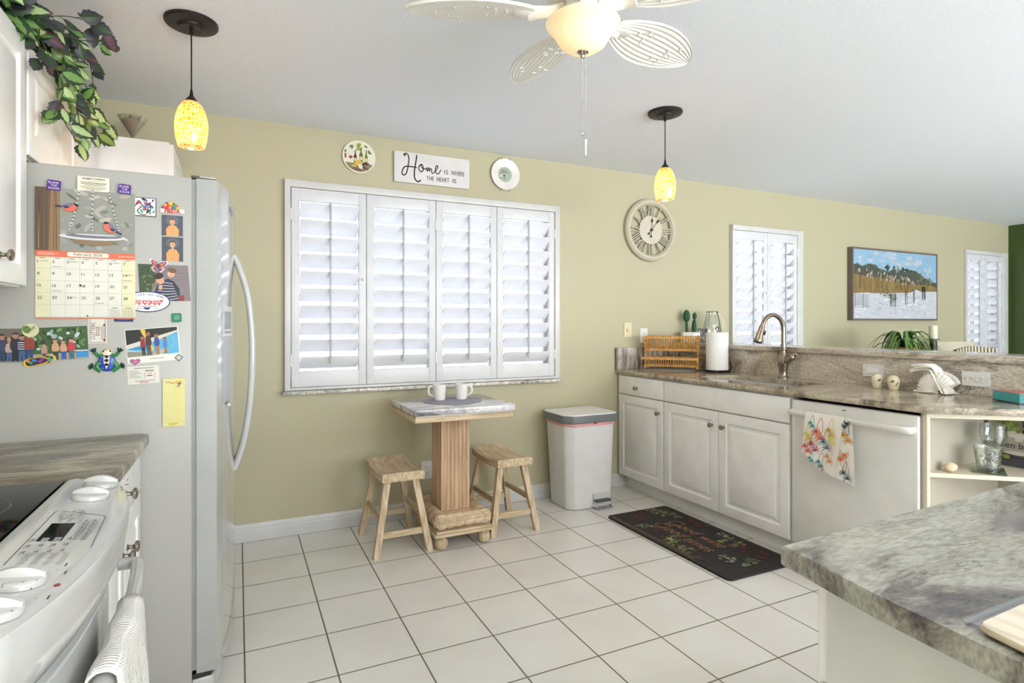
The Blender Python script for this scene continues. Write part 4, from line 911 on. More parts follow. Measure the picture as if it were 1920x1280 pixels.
for x, s_, l_, hh in ((.31, '8A2630', '1E1E22', .74), (.42, '4A2A26', '5A4030', .90), (.58, '3A4A8E', 'A07050', .80), (.74, '4A7AC0', 'A07050', .62)): person(p, x0+x*pw, y0+.02*pq, pq*hh, s_, legs=l_, skin='9A6844', w=.72)
p.text('Gordon Barn Pool'[:0] or ' ', 0, 0, .01, blk) if False else None
p.rect(w*.42, .011, .040, .0014, C('55534E'))
sheet_thing(p, 'photo_print', 'white-bordered photo of children beside a blue pool, held by green magnet', 'photo')
p = fpr(322, 604, 0.0016, .03); w, h = dim(322, 588, 341, 605); p.sheet(w, h, .003, C('1E7A56', .3), r=.004)
for k in range(3): p.rect(w*.28, h*.66-k*.005, w*.5, .0013, C('A8D0BC'))
sheet_thing(p, 'fridge_magnet', 'small green square magnet at the top corner of the pool photo', 'magnet')
p = fpr(254, 678, 0.0018, .05); p.step = .0003
def heart(s): return [(s*16*math.sin(t)**3/17, s*(13*math.cos(t)-5*math.cos(2*t)-2*math.cos(3*t)-math.cos(4*t))/17*.85) for t in [2*PI*i/30 for i in range(30)]][::-1]
for s_, c_ in ((.0175, 'E6E2DC'), (.0155, '55505E'), (.0135, 'C070B0'), (.0095, '3A2030'), (.0075, 'D8788A')):
    p.slab(heart(s_), .0012 if s_ > .017 else .0002, C(c_, .35))
sheet_thing(p, 'fridge_magnet', 'pink and purple heart magnet over the corner of the pool photo', 'magnet')
p = fpr(335.5, 670, 0.0014, 0.0); p.slab([(0, -.0125), (.0125, 0), (0, .0125), (-.0125, 0)], .0012, C('2C2C2C', .4)); p.slab([(0, -.0095), (.0095, 0), (0, .0095), (-.0095, 0)], .0003, C('B9BBB8', .3)); sheet_thing(p, 'fridge_magnet', 'small grey diamond-shaped magnet with a black edge, right of the heart', 'magnet')
p = fpr(240, 721, -0.0002, .035); w, h = .087, .058; p.sheet(w, h, .0006, C('D9D3C8'))
p.rect(.018, h-.008, .055, .0018, C('55504A'))
for k in range(6): p.rect(.004, h-.015-k*.0045, .022+.006*(k % 3), .0013, C('8A8378'))
p.rect(.045, .018, .032, .019, C('C8C2B6')); p.rect(.050, .016, .022, .026, C('DEDAD0')); p.rect(.049, .040, .024, .003, C('5A5650')); p.rect(.0535, .030, .015, .006, C('D8B0A4')); p.rect(.0535, .024, .015, .003, C('6A2A2E')); p.rect(.020, .009, .055, .0013, C('6A655C')); p.rect(.032, .0035, .026, .002, C('A84A3E'))
sheet_thing(p, 'paper_notice', 'pale pharmacy notice with a small drawing of a shop, below the heart magnet', 'paper')
p = fpr(305.5, 799.5, 0.0, 0.0); w, h = dim(305.5, 713, 347, 800); p.sheet(w, h, .006, C('D6CE8C'))
for k in range(14): p.rect(.004, .012+k*.0072, w-.008, .0006, C('B8AC66')); p.h -= p.step
p.nx(); p.ell(.040, h-.012, .008, .0035, C('E0A83A'), .4); p.ell(.046, h-.018, .0055, .003, C('5A7896'), -.5); p.ell(.050, h-.016, .003, .0025, C('3A4250')); p.ell(.046, h-.025, .005, .003, C('D88A3A'), .7); p.line([(.036, h-.03), (.046, h-.022), (.052, h-.01)], .0012, C('6A4A2E')); p.line(spline([(.008, h-.010), (.014, h-.013), (.02, h-.012), (.026, h-.016), (.032, h-.015)], 3), .0016, C('9A6A3A'))
p.ell(.03, .008, .015, .005, C('C8B84E'), .1)
sheet_thing(p, 'notepad', 'tall yellow lined notepad with a bird drawing on the refrigerator side', 'notepad')
# ================================================================== WALL DECOR
WF = WY-0.0005
# round wine-and-cheese plate
def disk_root(name, label, cx, cz, cat): return thing(name, label, cat, (cx, WF, cz))
Rw = Matrix(((1, 0, 0), (0, 0, -1), (0, 1, 0)))    # local z -> -Y (out of the wall)
pc = V((0.690, WF, 2.322)); r = disk_root('decorative_plate', 'round wall plate painted with wine bottles, grapes and cheese, left of the Home sign', pc.x, pc.z, 'plate')
MB().lathe([(0.0, 0.002), (0.06, 0.002), (0.10, 0.009), (0.103, 0.012), (0.101, 0.0135), (0.0985, 0.013), (0.0, 0.0125)], pc, C('E6E0D0', .2), 48, Rw).build('plate', r)
def dish(c, k=0.0): return lambda x, y, h: V((c.x+x, c.y-0.0128-h, c.z+y))
p = Print(pc, X_, Z_, fn=dish(pc), step=.0002); p.nx(); p.ell(0, 0, .094, .094, C('E2DFC8', .2), n=40)
p.poly([(.094*math.cos(a), .094*math.sin(a)) for a in [PI+.45+(PI-.9)*i/16 for i in range(17)]], C('8C8250', .25))
def bottle(x, y, s, c_, lab, w_=1.0):
    p.poly([(x-.011*w_*s, y), (x+.011*w_*s, y), (x+.011*w_*s, y+.045*s), (x+.004*s, y+.065*s), (x+.0035*s, y+.092*s), (x-.0035*s, y+.092*s), (x-.004*s, y+.065*s), (x-.011*w_*s, y+.045*s)], C(c_, .25)); p.rect(x-.009*w_*s, y+.010*s, .018*w_*s, .024*s, C(lab, .3))
bottle(.012, -.030, .98, '6A6A3A', 'D6C48E', 1.1); bottle(-.024, -.038, .85, '4A1A20', 'D8CFA8', 1.0); bottle(.044, -.036, .9, '6E7A2A', 'D8CC88'); p.rect(.0105, .045, .006, .016, C('5A2A34'))
p.ell(-.052, -.004, .0115, .012, C('8E2A2C', .2), a0=PI, a1=2*PI, n=12); p.ell(-.052, -.003, .0115, .006, C('A03A36')); p.rect(-.053, -.034, .002, .022, C('D8D2B8')); p.ell(-.052, -.036, .008, .002, C('D8D2B8'))
p.rect(-.088, -.015, .009, .05, C('8E2A2C')); p.rect(-.087, .012, .008, .010, C('D8D2B8'))
for x, y in ((-.004, .078), (.003, .072), (-.010, .070), (.000, .064), (-.006, .058), (.005, .080), (-.002, .050), (-.010, .044), (.004, .044)): p.ell(x, y, .0065, .0065, C('98A02E', .25), n=10); p.h -= p.step*.5
for x, y, a in ((-.05, .062, .6), (-.043, .055, 1.2), (.042, .068, -.5), (.062, .038, -.9), (.066, .030, -.3)): p.ell(x, y, .012, .005, C('5C6A34'), a)
p.poly([(-.034, -.055), (-.022, -.022), (.006, -.022), (.016, -.034), (.0, -.060)], C('D2A83E')); p.poly([(-.008, -.048), (.012, -.046), (.024, -.054), (.020, -.076), (-.002, -.074)], C('E2D6A2')); p.poly([(-.046, -.056), (-.02, -.060), (-.02, -.068), (-.044, -.064)], C('D8BE78'))
rn = random.Random(4)
for k in range(16): p.ell(.036+rn.uniform(-.016, .022), -.052+rn.uniform(-.022, .016), .0062, .0062, C(rn.choice(['5A3468', '6E4A80', '43264E']), .2), n=10); p.h -= p.step*.6
for k in range(5): p.ell(-.030+k*.009, -.074-.002*k, .0055, .005, C('7A4A66', .2), n=10)
p.build('painting', r)
# Home sign
r = thing('wall_sign', 'white rectangular wooden sign reading Home is where the heart is', 'sign', (0.92, WF, 2.19))
MB().bx(0.912, 1.432, WF-0.020, WF, 2.192, 2.392, flat('DCD7D4', .6), .002).build('board', r)
p = Print((0.912, WF-.0202, 2.192), X_, Z_, step=.0002); ink = C('191818')
k_ = 0.5205/1560.0     # photo crop px to metres, sheared text drawn straight on the board
def sg(x, y): t = (x-190)/1545.0; top = 150+t*195; bot = 815+t*150; return (t*.52, .2*(1-(y-top)/(bot-top)))
p.line(spline([sg(*a) for a in ((395, 250), (375, 235), (420, 215), (465, 260), (475, 360), (455, 520), (425, 640), (375, 680), (340, 640), (360, 550), (410, 495), (500, 495), (630, 515))], 6), .0075, ink); p.ell(*sg(395, 250), .0075, .007, ink)
p.line(spline([sg(*a) for a in ((633, 250), (615, 400), (590, 560), (585, 700), (610, 780), (660, 820), (715, 785))], 6), .0085, ink)
p.line(spline([sg(*a) for a in ((740, 445), (690, 470), (672, 530), (700, 595), (740, 600), (765, 545), (755, 480), (725, 450), (715, 480), (760, 540), (800, 545), (830, 520))], 5), .0065, ink)
p.line(spline([sg(*a) for a in ((830, 520), (840, 580), (850, 585), (860, 530), (880, 520), (885, 590), (905, 545), (930, 545), (935, 610), (960, 640), (1000, 600), (1050, 530), (1060, 480), (1030, 480), (1010, 560), (1035, 640), (1080, 640), (1125, 560))], 5), .006, ink)
for s_, (ax, ay), hgt in (('IS', (1200, 650), .0285), ('WHERE', (1340, 665), .0315), ('THE', (830, 780), .0285), ('HEART', (1040, 805), .0305), ('IS', (1370, 835), .0285)):
    x, y = sg(ax, ay); wd = {'IS': .026, 'WHERE': .096, 'THE': .050, 'HEART': .088}[s_]; gw = glyphs(s_)[2]; p.text(s_, x, y, hgt*1.38, C('2A2725'), 'l', sx=wd/(gw*hgt*1.38))
for a in ((.006, .006), (.514, .006), (.006, .194), (.514, .194)): p.ell(*a, .0022, .0022, C('6E5A48'), n=8)
p.build('lettering', r)
# white plate with celadon centre
pc = V((1.706, WF, 2.326)); r = disk_root('decorative_plate', 'white wall plate with pale green centre in a wire hanger, right of the Home sign', pc.x, pc.z, 'plate')
MB().lathe([(0.0, 0.004), (0.05, 0.004), (0.06, 0.007), (0.108, 0.018), (0.1105, 0.0205), (0.1085, 0.022), (0.064, 0.012), (0.056, 0.009), (0.0, 0.009)], pc, C('E9E5DF', .15), 48, Rw).build('plate', r)
p = Print(pc, X_, Z_, fn=lambda x, y, h: V((pc.x+x, pc.y-0.0095-h, pc.z+y)), step=.0002); p.nx(); p.ell(0, 0, .0535, .0535, C('A9B8A2', .2), n=36)
p.rect(-.036, -.034, .009, .034, C('E6E0D4')); p.rect(-.036, .0, .009, .010, C('9A2A2E')); p.rect(-.036, -.032, .009, .010, C('9A2A2E')); p.rect(-.034, .010, .005, .012, C('E6E0D4'))
p.ell(-.006, -.008, .0065, .008, C('7A2A30')); p.rect(-.0067, -.034, .0014, .02, C('4A4A48')); p.ell(-.006, -.034, .007, .0014, C('4A4A48'))
for s_ in ([(-.03, .03), (-.028, .012), (-.022, .012)], [(-.018, .028), (-.020, .018), (-.013, .014), (-.008, .024), (-.014, .03), (-.018, .028)], [(.004, .034), (.003, .014)], [(-.004, .016), (.004, .012), (.010, .014)], [(.020, .024), (.016, .006)]): p.line(spline(s_, 4), .0022, C('4A5250'))
p.build('painting', r)
m = MB()
for s_ in (-1, 1): m.tube([(pc.x+s_*.03, WF-.003, pc.z+.114), (pc.x+s_*.032, WF-.024, pc.z+.110), (pc.x+s_*.031, WF-.026, pc.z+.098)], .0016, M['knobmetal'], 6); m.tube([(pc.x+s_*.03, WF-.003, pc.z-.114), (pc.x+s_*.032, WF-.024, pc.z-.110), (pc.x+s_*.031, WF-.026, pc.z-.100)], .0016, M['knobmetal'], 6)
m.build('wire_hanger', r)
# ---------------- skeleton wall clock
cc = V((2.992, WF, 2.022)); Rk_ = .253
r = thing('wall_clock', 'large distressed grey-cream skeleton clock with Roman numerals and black hands', 'clock', (cc.x, WF, cc.z))
fm = flat('C4BBA4', .6); dk = C('7C7666', .7)
MB().lathe([(.205, .004), (Rk_-.012, .0), (Rk_, .010), (Rk_-.003, .030), (Rk_-.018, .042), (.214, .040), (.206, .030), (.200, .022), (.205, .004)], cc, fm, 64, Rw, (False, False)).build('rim', r)
p = Print(cc, X_, Z_, lift=.018, step=.0002)
for k in range(12):
    a = PI/2-k*PI/6; s_ = ['XII', 'I', 'II', 'III', 'IIII', 'V', 'VI', 'VII', 'VIII', 'IX', 'X', 'XI'][k]
    # bars built as strokes running radially from hub to rim
    ca, sa = math.cos(a), math.sin(a); tot = sum({'I': 1, 'V': 2.0, 'X': 2.0}[c] for c in s_); sp_ = .017; x = -tot*sp_/2
    def L_(o0, o1, w_):
        q = [(ca*r0+(-sa)*(-o), sa*r0+ca*(-o)) for r0, o in ((.112, o0), (.206, o1))]
        for col, dw, dh in ((dk, .003, 0), (fm, 0, .0)):
            l = math.hypot(q[1][0]-q[0][0], q[1][1]-q[0][1]); nx_, ny_ = -(q[1][1]-q[0][1])/l*(w_+dw)/2, (q[1][0]-q[0][0])/l*(w_+dw)/2
            h0 = p.h; p.slab([(q[0][0]-nx_, q[0][1]-ny_), (q[1][0]-nx_, q[1][1]-ny_), (q[1][0]+nx_, q[1][1]+ny_), (q[0][0]+nx_, q[0][1]+ny_)], .004 if col is dk else .0005, col); 
        p.h = .018
    for c in s_:
        if c == 'I': L_(x+sp_/2, x+sp_/2, .007); x += sp_
        elif c == 'V': L_(x+sp_, x+sp_*.2, .008); L_(x+sp_, x+sp_*1.8, .004); x += sp_*2
        else: L_(x+sp_*.3, x+sp_*1.7, .008); L_(x+sp_*1.7, x+sp_*.3, .004); x += sp_*2
p.build('numerals', r)
MB().lathe([(0, .012), (.110, .012), (.114, .016), (.114, .022), (.106, .025), (.102, .024), (0, .024)], cc, flat('CFC5B2', .7), 48, Rw).build('hub', r)
def hand(ang, ln, tail, lift, w_):
    p = Print(cc, X_, Z_, lift=lift); c_, s_ = math.cos(ang), math.sin(ang); T = lambda a, b: (a*c_-b*s_, a*s_+b*c_); P_ = [T(*q) for q in ((-tail, -.0016), (ln*.5, -.0016), (ln*.62, -w_), (ln*.78, -.0016), (ln, 0), (ln*.78, .0016), (ln*.62, w_), (ln*.5, .0016), (-tail, .0016))]
    p.slab(P_, .0012, M['black']); p.slab([(T(-tail, 0)[0]+.009*math.cos(t*PI/8), T(-tail, 0)[1]+.009*math.sin(t*PI/8)) for t in range(16)], .0012, M['black']); return p.build('hand', r)
hand(PI/2-.09, .118, .052, .030, .0095); hand(PI/2-math.radians(41), .150, .042, .033, .0095); MB().cyl(cc-Y_*.024, cc-Y_*.038, .010, M['black']).build('arbor', r)
# ---------------- beach canvas
x0, x1, z0, z1 = 5.455, 6.895, 1.305, 2.030; yp = WY-.055
r = thing('framed_picture', 'large framed canvas of beach dunes, sea oats and fence under a blue sky', 'picture', (x0, WY, z0))
fw = C('6E625A', .6); m = MB()
for a in ((x0, x1, z0, z0+.018), (x0, x1, z1-.018, z1), (x0, x0+.018, z0+.018, z1-.018), (x1-.018, x1, z0+.018, z1-.018)): m.bx(a[0], a[1], yp, WY-.001, a[2], a[3], fw)
m.build('frame', r, smooth=False)
W2, H2 = x1-x0-.036, z1-z0-.036
p = Print((x0+.018, yp+.006, z0+.018), X_, Z_, step=.00005); p.h = -.004; p.sheet(W2, H2, .006, C('8FB4CE')); Q = lambda a, b: (a*W2, b*H2)
rn = random.Random(21)
for k in range(110):
    a, b = rn.uniform(.04, .96), rn.uniform(.60, .97); p.ell(*Q(a, b), rn.uniform(.02, .10)*min(1, 2*min(a, 1-a)+.2), rn.uniform(.008, .028), C(rn.choice(['A9BBC9', 'B4BDC8', '9DB6CA', 'BCC2CB', '98B5CC', '8CB1CC'])), rn.uniform(-.2, .2), 12); p.h -= p.step*.85
p.nx(); p.rect(0, 0, W2, H2*.5, C('BFC1C6')); tre = [(0, .78), (.04, .79), (.10, .76), (.16, .80), (.23, .79), (.29, .74), (.35, .72), (.40, .70), (.45, .735), (.50, .69), (.55, .75), (.60, .71), (.66, .75), (.74, .73), (.82, .66), (.90, .59), (1, .565)]
p.poly([Q(0, .40)]+[Q(1, .40)]+[Q(a, b) for a, b in tre[::-1]], C('4E5248'))
for k in range(90):
    a = rn.uniform(.01, .95); top = .78-.2*max(0, a-.62)/.38; p.ell(*Q(a, rn.uniform(.56, top)), rn.uniform(.012, .030), rn.uniform(.008, .02), C(rn.choice(['3C4238', '5E6650', '6E7858', '4A4E52', '7C8464', '565A4A'])), rn.uniform(0, 3), 9); p.h -= p.step*.85
p.nx(); p.poly([Q(0, .36), Q(1, .42), Q(1, .50), Q(.85, .53), Q(.7, .52), Q(.5, .55), Q(.3, .60), Q(.12, .62), Q(0, .64)], C('8A7248'))
for k in range(260):
    a = rn.uniform(.005, .97); b0 = .38+.04*a; ln = rn.uniform(.06, .22)*(1.15-a*.75); p.line([Q(a, b0+rn.uniform(0, .06)), Q(min(.99, a+rn.uniform(-.02, .02)), b0+ln+.05)], .0032, C(rn.choice(['9A7C44', '7A5E38', 'A88E5E', '5C4A34', '857A4A', 'B39A66']))); p.h -= p.step*.9
p.nx()
for k in range(46): a = rn.uniform(.03, .72); b = .68-.18*a+rn.uniform(-.05, .06); p.ell(*Q(a, b), .0045, .018, C('DCCBBE'), -.25, 7); p.h -= p.step*.85
p.nx(); p.poly([Q(0, 0), Q(1, 0), Q(1, .43), Q(.8, .42), Q(.73, .45), Q(.6, .35), Q(.5, .30), Q(.42, .22), Q(.36, .26), Q(.3, .34), Q(.16, .38), Q(0, .36)], C('C6C8CE'))
for k in range(70): p.ell(*Q(rn.uniform(.03, .95), rn.uniform(.02, .34)), rn.uniform(.02, .08), rn.uniform(.003, .010), C(rn.choice(['D6D8DC', 'B4B8C0', 'DEDFE2', 'BDC0C8'])), rn.uniform(-.15, .15), 9); p.h -= p.step*.85
for k in range(26): a = rn.uniform(.3, .5); p.ell(*Q(a, .38-.9*(a-.3)*.6+rn.uniform(-.02, .06)), .014, .009, C(rn.choice(['7C8458', '8E9070', '6A7048'])), 0, 8); p.h -= p.step*.85
p.nx()
for a0, b0, n_, s_ in ((.015, .155, 9, .018), (.42, .18, 6, .012), (.60, .22, 3, .012), (.70, .24, 3, .008), (.81, .30, 7, .007)):
    for k in range(n_): p.line([Q(a0+k*s_, b0), Q(a0+k*s_, b0+.20)], .0045 if k % 5 else .009, C('3E3436')); p.h -= p.step*.9
for k in range(18): a, b = rn.uniform(.2, .97), rn.uniform(.05, .25); p.line([Q(a, b), Q(a+.012, b+.012), Q(a+.022, b-.004)], .003, C('6A6668')); p.h -= p.step*.9
p.build('canvas', r, smooth=False)
# ================================================================== PEDESTAL TABLE, MUGS, STOOLS, TRASH CAN
TX, TY = 1.163, 3.272
r = thing('pedestal_table', 'small square breakfast table with a marble top on a fluted pale wood column', 'table', (TX, TY, 0))
x0, x1, y0, y1 = .856, 1.462, 3.003, 3.540
MB().bx(x0, x1, y0, y1, .768, .802, M['marble'], .005).build('table_top', r)
MB().bx(x0+.014, x1-.014, y0+.014, y1-.014, .760, .769, C('D9D6D0')).bx(x0+.008, x1-.010, y0+.010, y1-.010, .728, .761, M['wood_x'], .005).build('apron', r)
# fluted square column
m = MB(); hw_ = .088; nfl = 5; prof = []
def side(n_=6):
    pts = []; wd = 2*hw_
    e_ = .014; fl = (wd-2*e_)/n_
    pts.append((-hw_, 0))
    for i in range(n_):
        a = -hw_+e_+i*fl
        pts += [(a+.002, 0), (a+fl*.22, -.004), (a+fl*.5, -.0055), (a+fl*.78, -.004), (a+fl-.002, 0)]
    return pts
for k in range(4):
    c_, s_ = [(1, 0), (0, 1), (-1, 0), (0, -1)][k]
    for t, d in side(): X, Y = t, -(hw_+d); prof.append((TX+X*c_-Y*s_, TY+.018+X*s_+Y*c_))
m.loops([[(x, y, z) for x, y in prof] for z in (.165, .730)], M['pillar']); m.build('column', r, ang=20)
m = MB(); m.bx(.985, 1.345, 3.035, 3.53, .078, .094, M['wood_x'], .003); m.bx(.998, 1.332, 3.048, 3.517, .094, .106, M['wood_x'], .003); m.build('plinth', r)
def bolster(pts, rad): 
    P0_, P1_ = V(pts[0]), V(pts[1]); n_ = 44; L = []; rr_ = []
    for i in range(n_+1):
        t = i/n_; L.append(P0_.lerp(P1_, t))
        if t < .03 or t > .97: q = .78
        elif t < .13 or t > .87: q = 1.0
        elif t < .16 or t > .84: q = .88
        else: q = .84+.18*abs(math.sin((t-.16)/.68*PI*4))**.8
        rr_.append(rad*q)
    return L, rr_
m = MB()
for a, b in (((1.000, 3.095, .148), (1.330, 3.095, .148)), ((1.000, 3.47, .148), (1.330, 3.47, .148)), ((1.035, 3.06, .150), (1.035, 3.505, .150)), ((1.295, 3.06, .150), (1.295, 3.505, .150))):
    L, q = bolster((a, b), .045); m.tube(L, list(q), M['wood_x'], 16)
m.bx(1.03, 1.30, 3.09, 3.48, .105, .172, M['wood_x']); m.build('carved_base', r)
for x in (1.035, 1.295):
    for y in (3.085, 3.48): MB().lathe([(.014, 0), (.030, .008), (.038, .030), (.034, .054), (.022, .066), (.022, .079)], (x, y, 0), M['wood_z'], 20).build('foot', r)
pm, nt, b = new_mat('woven_placemat'); b.inputs['Base Color'].default_value = rgb(158, 158, 168); b.inputs['Roughness'].default_value = .8
tc = N(nt, 'ShaderNodeTexCoord'); wv_ = N(nt, 'ShaderNodeTexWave', wave_type='RINGS'); wv_.rings_direction = 'Z'; wv_.inputs['Scale'].default_value = 60; bu = N(nt, 'ShaderNodeBump'); bu.inputs['Distance'].default_value = .002
nt.links.new(tc.outputs['Object'], wv_.inputs[0]); nt.links.new(wv_.outputs['Fac'], bu.inputs['Height']); nt.links.new(bu.outputs[0], b.inputs['Normal'])
mc = onZ(847, 749, .803)
o = MB().lathe([(0, 0), (.176, 0), (.179, .002), (.176, .004), (0, .004)], (1.175, 3.29, .8022), pm, 56).build('placemat'); tag(o, 'round grey woven placemat on the marble table under the mugs', 'placemat')
def mug():
    r = thing('mug', 'mug', 'mug'); w_ = M['white']; mc_ = flat('EDE9E4', .25)
    MB().lathe([(.028, 0), (.031, .002), (.034, .012), (.0405, .090), (.0415, .094), (.040, .0955), (.0385, .094), (.032, .014), (.026, .007), (.0, .006)], (0, 0, 0), mc_, 32, None, (True, False)).build('cup', r)
    pts = spline([(.0365, 0, .080), (.056, 0, .083), (.066, 0, .064), (.060, 0, .036), (.0345, 0, .024)], 5)
    MB().tube(pts, [(.0062, .0045)]*len(pts), mc_, 10).build('handle', r); return r
mg = mug(); MZ = .8064; a, b_ = onZ(824, 750, MZ), onZ(865, 748, MZ)
mg['label'] = 'white ceramic mug on the placemat with its handle pointing left'; mg['group'] = 'mugs on the placemat'
mg2 = copy_tree(mg); mg2['label'] = 'white ceramic mug on the placemat with its handle pointing right'
place(mg, (a.x, a.y, MZ), PI-TH+.15); place(mg2, (b_.x, b_.y, MZ), -TH-.1)
# saddle stools
def stool():
    r = thing('stool', 'stool', 'stool'); hs = .455; hx_, hy_ = .118, .215
    m = MB(); L = []
    for i in range(13):
        t = -1+2*i/12; y = t*hy_; z = hs-.022*(1-t*t)
        row = []
        for x in (-1, -.94, 0, .94, 1): row.append((x*hx_, y, z-(.004 if abs(x) == 1 else 0)))
        zb = hs-.052+.004*(t*t)
        for x in (1, -1): row.append((x*hx_*.985, y, zb-.008*(1-t*t)))
        L.append(row)
    m.loops(L, M['wood_y']); m.build('seat', r, ang=40)
    tops = {}; 
    for sx in (-1, 1):
        for sy in (-1, 1):
            T_, B_ = V((sx*.078, sy*.155, hs-.050)), V((sx*.150, sy*.205, 0)); tops[(sx, sy)] = (T_, B_)
            m = MB(); hh = .0175; L = []
            for p_ in (B_, T_): L.append([(p_.x+a*hh, p_.y+b*hh, p_.z) for a, b in ((-1, -1), (1, -1), (1, 1), (-1, 1))])
            m.loops(L, M['wood_z']); m.build('leg', r, smooth=False)
    def at_(k, z): T_, B_ = tops[k]; return B_.lerp(T_, z/T_.z)
    for a, b, z in (((-1, -1), (1, -1), .115), ((-1, 1), (1, 1), .115), ((-1, -1), (-1, 1), .195), ((1, -1), (1, 1), .195)):
        p0, p1 = at_(a, z), at_(b, z); m = MB(); d = (p1-p0); c = (p0+p1)/2
        m.box(c, (d.length if abs(d.x) > .1 else .016, d.length if abs(d.y) > .1 else .016, .034), M['wood_x'] if abs(d.x) > .1 else M['wood_y'], 0, .002); m.build('stretcher', r)
    return r
st = stool(); st['label'] = 'pale wood saddle-seat stool left of the pedestal table'; st['group'] = 'saddle stools at the small table'
s2 = copy_tree(st); s2['label'] = 'pale wood saddle-seat stool between the pedestal table and the trash can'
place(st, (.822, 3.305, 0)); place(s2, (1.517, 3.33, 0))
# trash can
r = thing('trash_can', 'white step trash can with a grey-rimmed lid and pink liner beside the cabinets', 'trash can', (2.18, 3.45, 0))
def oct_(x0, x1, y0, y1, ch, r_=.02):
    pts = [(x0+ch, y0), (x1-ch*.55, y0), (x1, y0+ch*.55), (x1, y1-.03), (x1-.03, y1), (x0+.03, y1), (x0, y1-.03), (x0, y0+ch)]
    out = []
    for i, p_ in enumerate(pts):
        a, c = V(pts[i-1]), V(pts[(i+1) % 8]); b = V(p_); out += [b+(a-b).normalized()*r_*.8, b+((a-b).normalized()+(c-b).normalized())*r_*.25, b+(c-b).normalized()*r_*.8]
    return out
bd = flat('DAD8D5', .45); O0 = oct_(2.020, 2.375, 3.318, 3.60, .05, .018); O1 = oct_(1.995, 2.392, 3.300, 3.625, .055, .02)
cc_ = V((2.19, 3.46)); L = [[(p_.x, p_.y, z) for p_ in O] for O, z in ((O0, 0.004), ([cc_+(q-cc_)*1.006 for q in O0], .012), (O1, .592))]
MB().loops(L, bd).build('body', r, ang=50)
O2 = oct_(1.992, 2.395, 3.297, 3.628, .055, .02); MB().loops([[(p_.x, p_.y, z+.004*math.sin(i*1.9)) for i, p_ in enumerate(O2)] for z in (.572, .598)], C('E6A6A8', .4)).build('liner', r)
m = MB(); m.box((2.215, 3.296, .592), (.028, .004, .016), C('C8232B')); m.build('liner_tie', r)
O3 = oct_(1.975, 2.412, 3.280, 3.640, .06, .02); sc_ = lambda O, k: [cc_+(q-cc_)*k for q in O]
l_ = MB().loops([[(p_.x, p_.y, z) for p_ in O] for O, z in ((sc_(O3, .985), .594), (O3, .598), (O3, .640), (sc_(O3, .992), .645), (sc_(O3, .975), .646))], C('6E7074', .35)).build('lid_rim', r, ang=30)
MB().loops([[(p_.x, p_.y, z) for p_ in O] for O, z in ((sc_(O3, .974), .642), (sc_(O3, .972), .650), (sc_(O3, .96), .653))], C('E6E5E3', .3)).build('lid', r, ang=30)
m = MB(); m.bx(2.205, 2.335, 3.298, 3.330, .03, .10, C('C9C7C3', .5)); m.build('pedal_recess', r); m = MB(); m.bx(2.205, 2.325, 3.262, 3.33, .050, .064, C('4A4A4C', .5), .004); m.build('pedal', r)
m = MB(); m.tube([(2.195, 3.30, .012), (2.20, 3.262, .010), (2.33, 3.262, .010), (2.335, 3.30, .012)], .005, C('7A7A7C', .3), 8); m.tube([(2.205, 3.265, .012), (2.205, 3.275, .052)], .003, C('9A9A9C', .3), 6); m.build('pedal_bar', r)
# ---------------- kitchen mat
mx0, mx1, my0, my1 = 2.180, 2.672, 2.075, 3.115
r = thing('kitchen_mat', 'black cushioned kitchen mat with grapes and Good wine Good times lettering', 'mat', (mx0, my1, 0))
mm, nt, b = new_mat('dark_mat'); b.inputs['Roughness'].default_value = .75; n_ = bump_noise(nt, b, 260, .25, .001); rp = ramp(nt, [(.3, rgb(30, 26, 26)), (.7, rgb(46, 40, 38))], n_.outputs['Fac']); nt.links.new(rp.outputs[0], b.inputs['Base Color'])
p = Print((mx0, my1, 0.001), -Y_, X_, step=.0002); w_, h_ = my1-my0, mx1-mx0; p.sheet(w_, h_, .011, mm, r=.028); p.build('mat', r, ang=40)
p = Print((mx0, my1, .0124), -Y_, X_, step=.00005)
rn = random.Random(8)
def cluster(cx, cy, rx, ry, n, cols, s=.014):
    for k in range(n): p.ell(cx+rn.uniform(-rx, rx), cy+rn.uniform(-ry, ry), s*rn.uniform(.75, 1.15), s*rn.uniform(.7, 1.0), C(rn.choice(cols), .7), rn.uniform(0, 3), 10); p.h -= p.step*.8
p.rect(.03, .012, .74, .020, C('4A3A30', .7)); p.rect(.03, .030, .74, .006, C('5E4C3C', .7)); p.rect(.15, h_-.024, .80, .008, C('463228', .7))
RED = ['4E1C24', '40161E', '5A262C', '34141A']; GRN = ['68633F', '787248', '504C30', '868054']; PAL = ['66705F', '7C8674', '4C5648', '8E947E']; LEAF = ['424C36', '5A6648', '343E2C', '727B5C']
cluster(.10, .20, .05, .05, 26, RED); cluster(.06, .33, .06, .05, 20, GRN+LEAF); cluster(.15, .40, .09, .035, 26, GRN+LEAF); cluster(.24, .10, .05, .04, 18, PAL+LEAF, .012); cluster(.33, .43, .10, .03, 26, RED)
cluster(.40, .12, .10, .05, 16, ['3A161C', '2E1218', '4A2028']); cluster(.50, .13, .05, .03, 12, LEAF+PAL, .012); cluster(.60, .08, .12, .035, 26, GRN); cluster(.60, .42, .05, .035, 20, PAL, .011); cluster(.70, .38, .06, .05, 22, GRN); cluster(.84, .38, .09, .05, 34, RED); cluster(.93, .25, .05, .06, 18, LEAF); cluster(.86, .18, .05, .035, 16, PAL, .013); cluster(.80, .06, .05, .02, 8, ['3A2A22', '4A3A2A'])
p.nx(); p.ell(.50, .095, .017, .015, C('A08E4A')); p.ell(.165, .30+.03, .017, .012, C('8C7E3E')); p.ell(.66, .33, .02, .016, C('8A7E46'))
gold = C('B07A4A', .5)
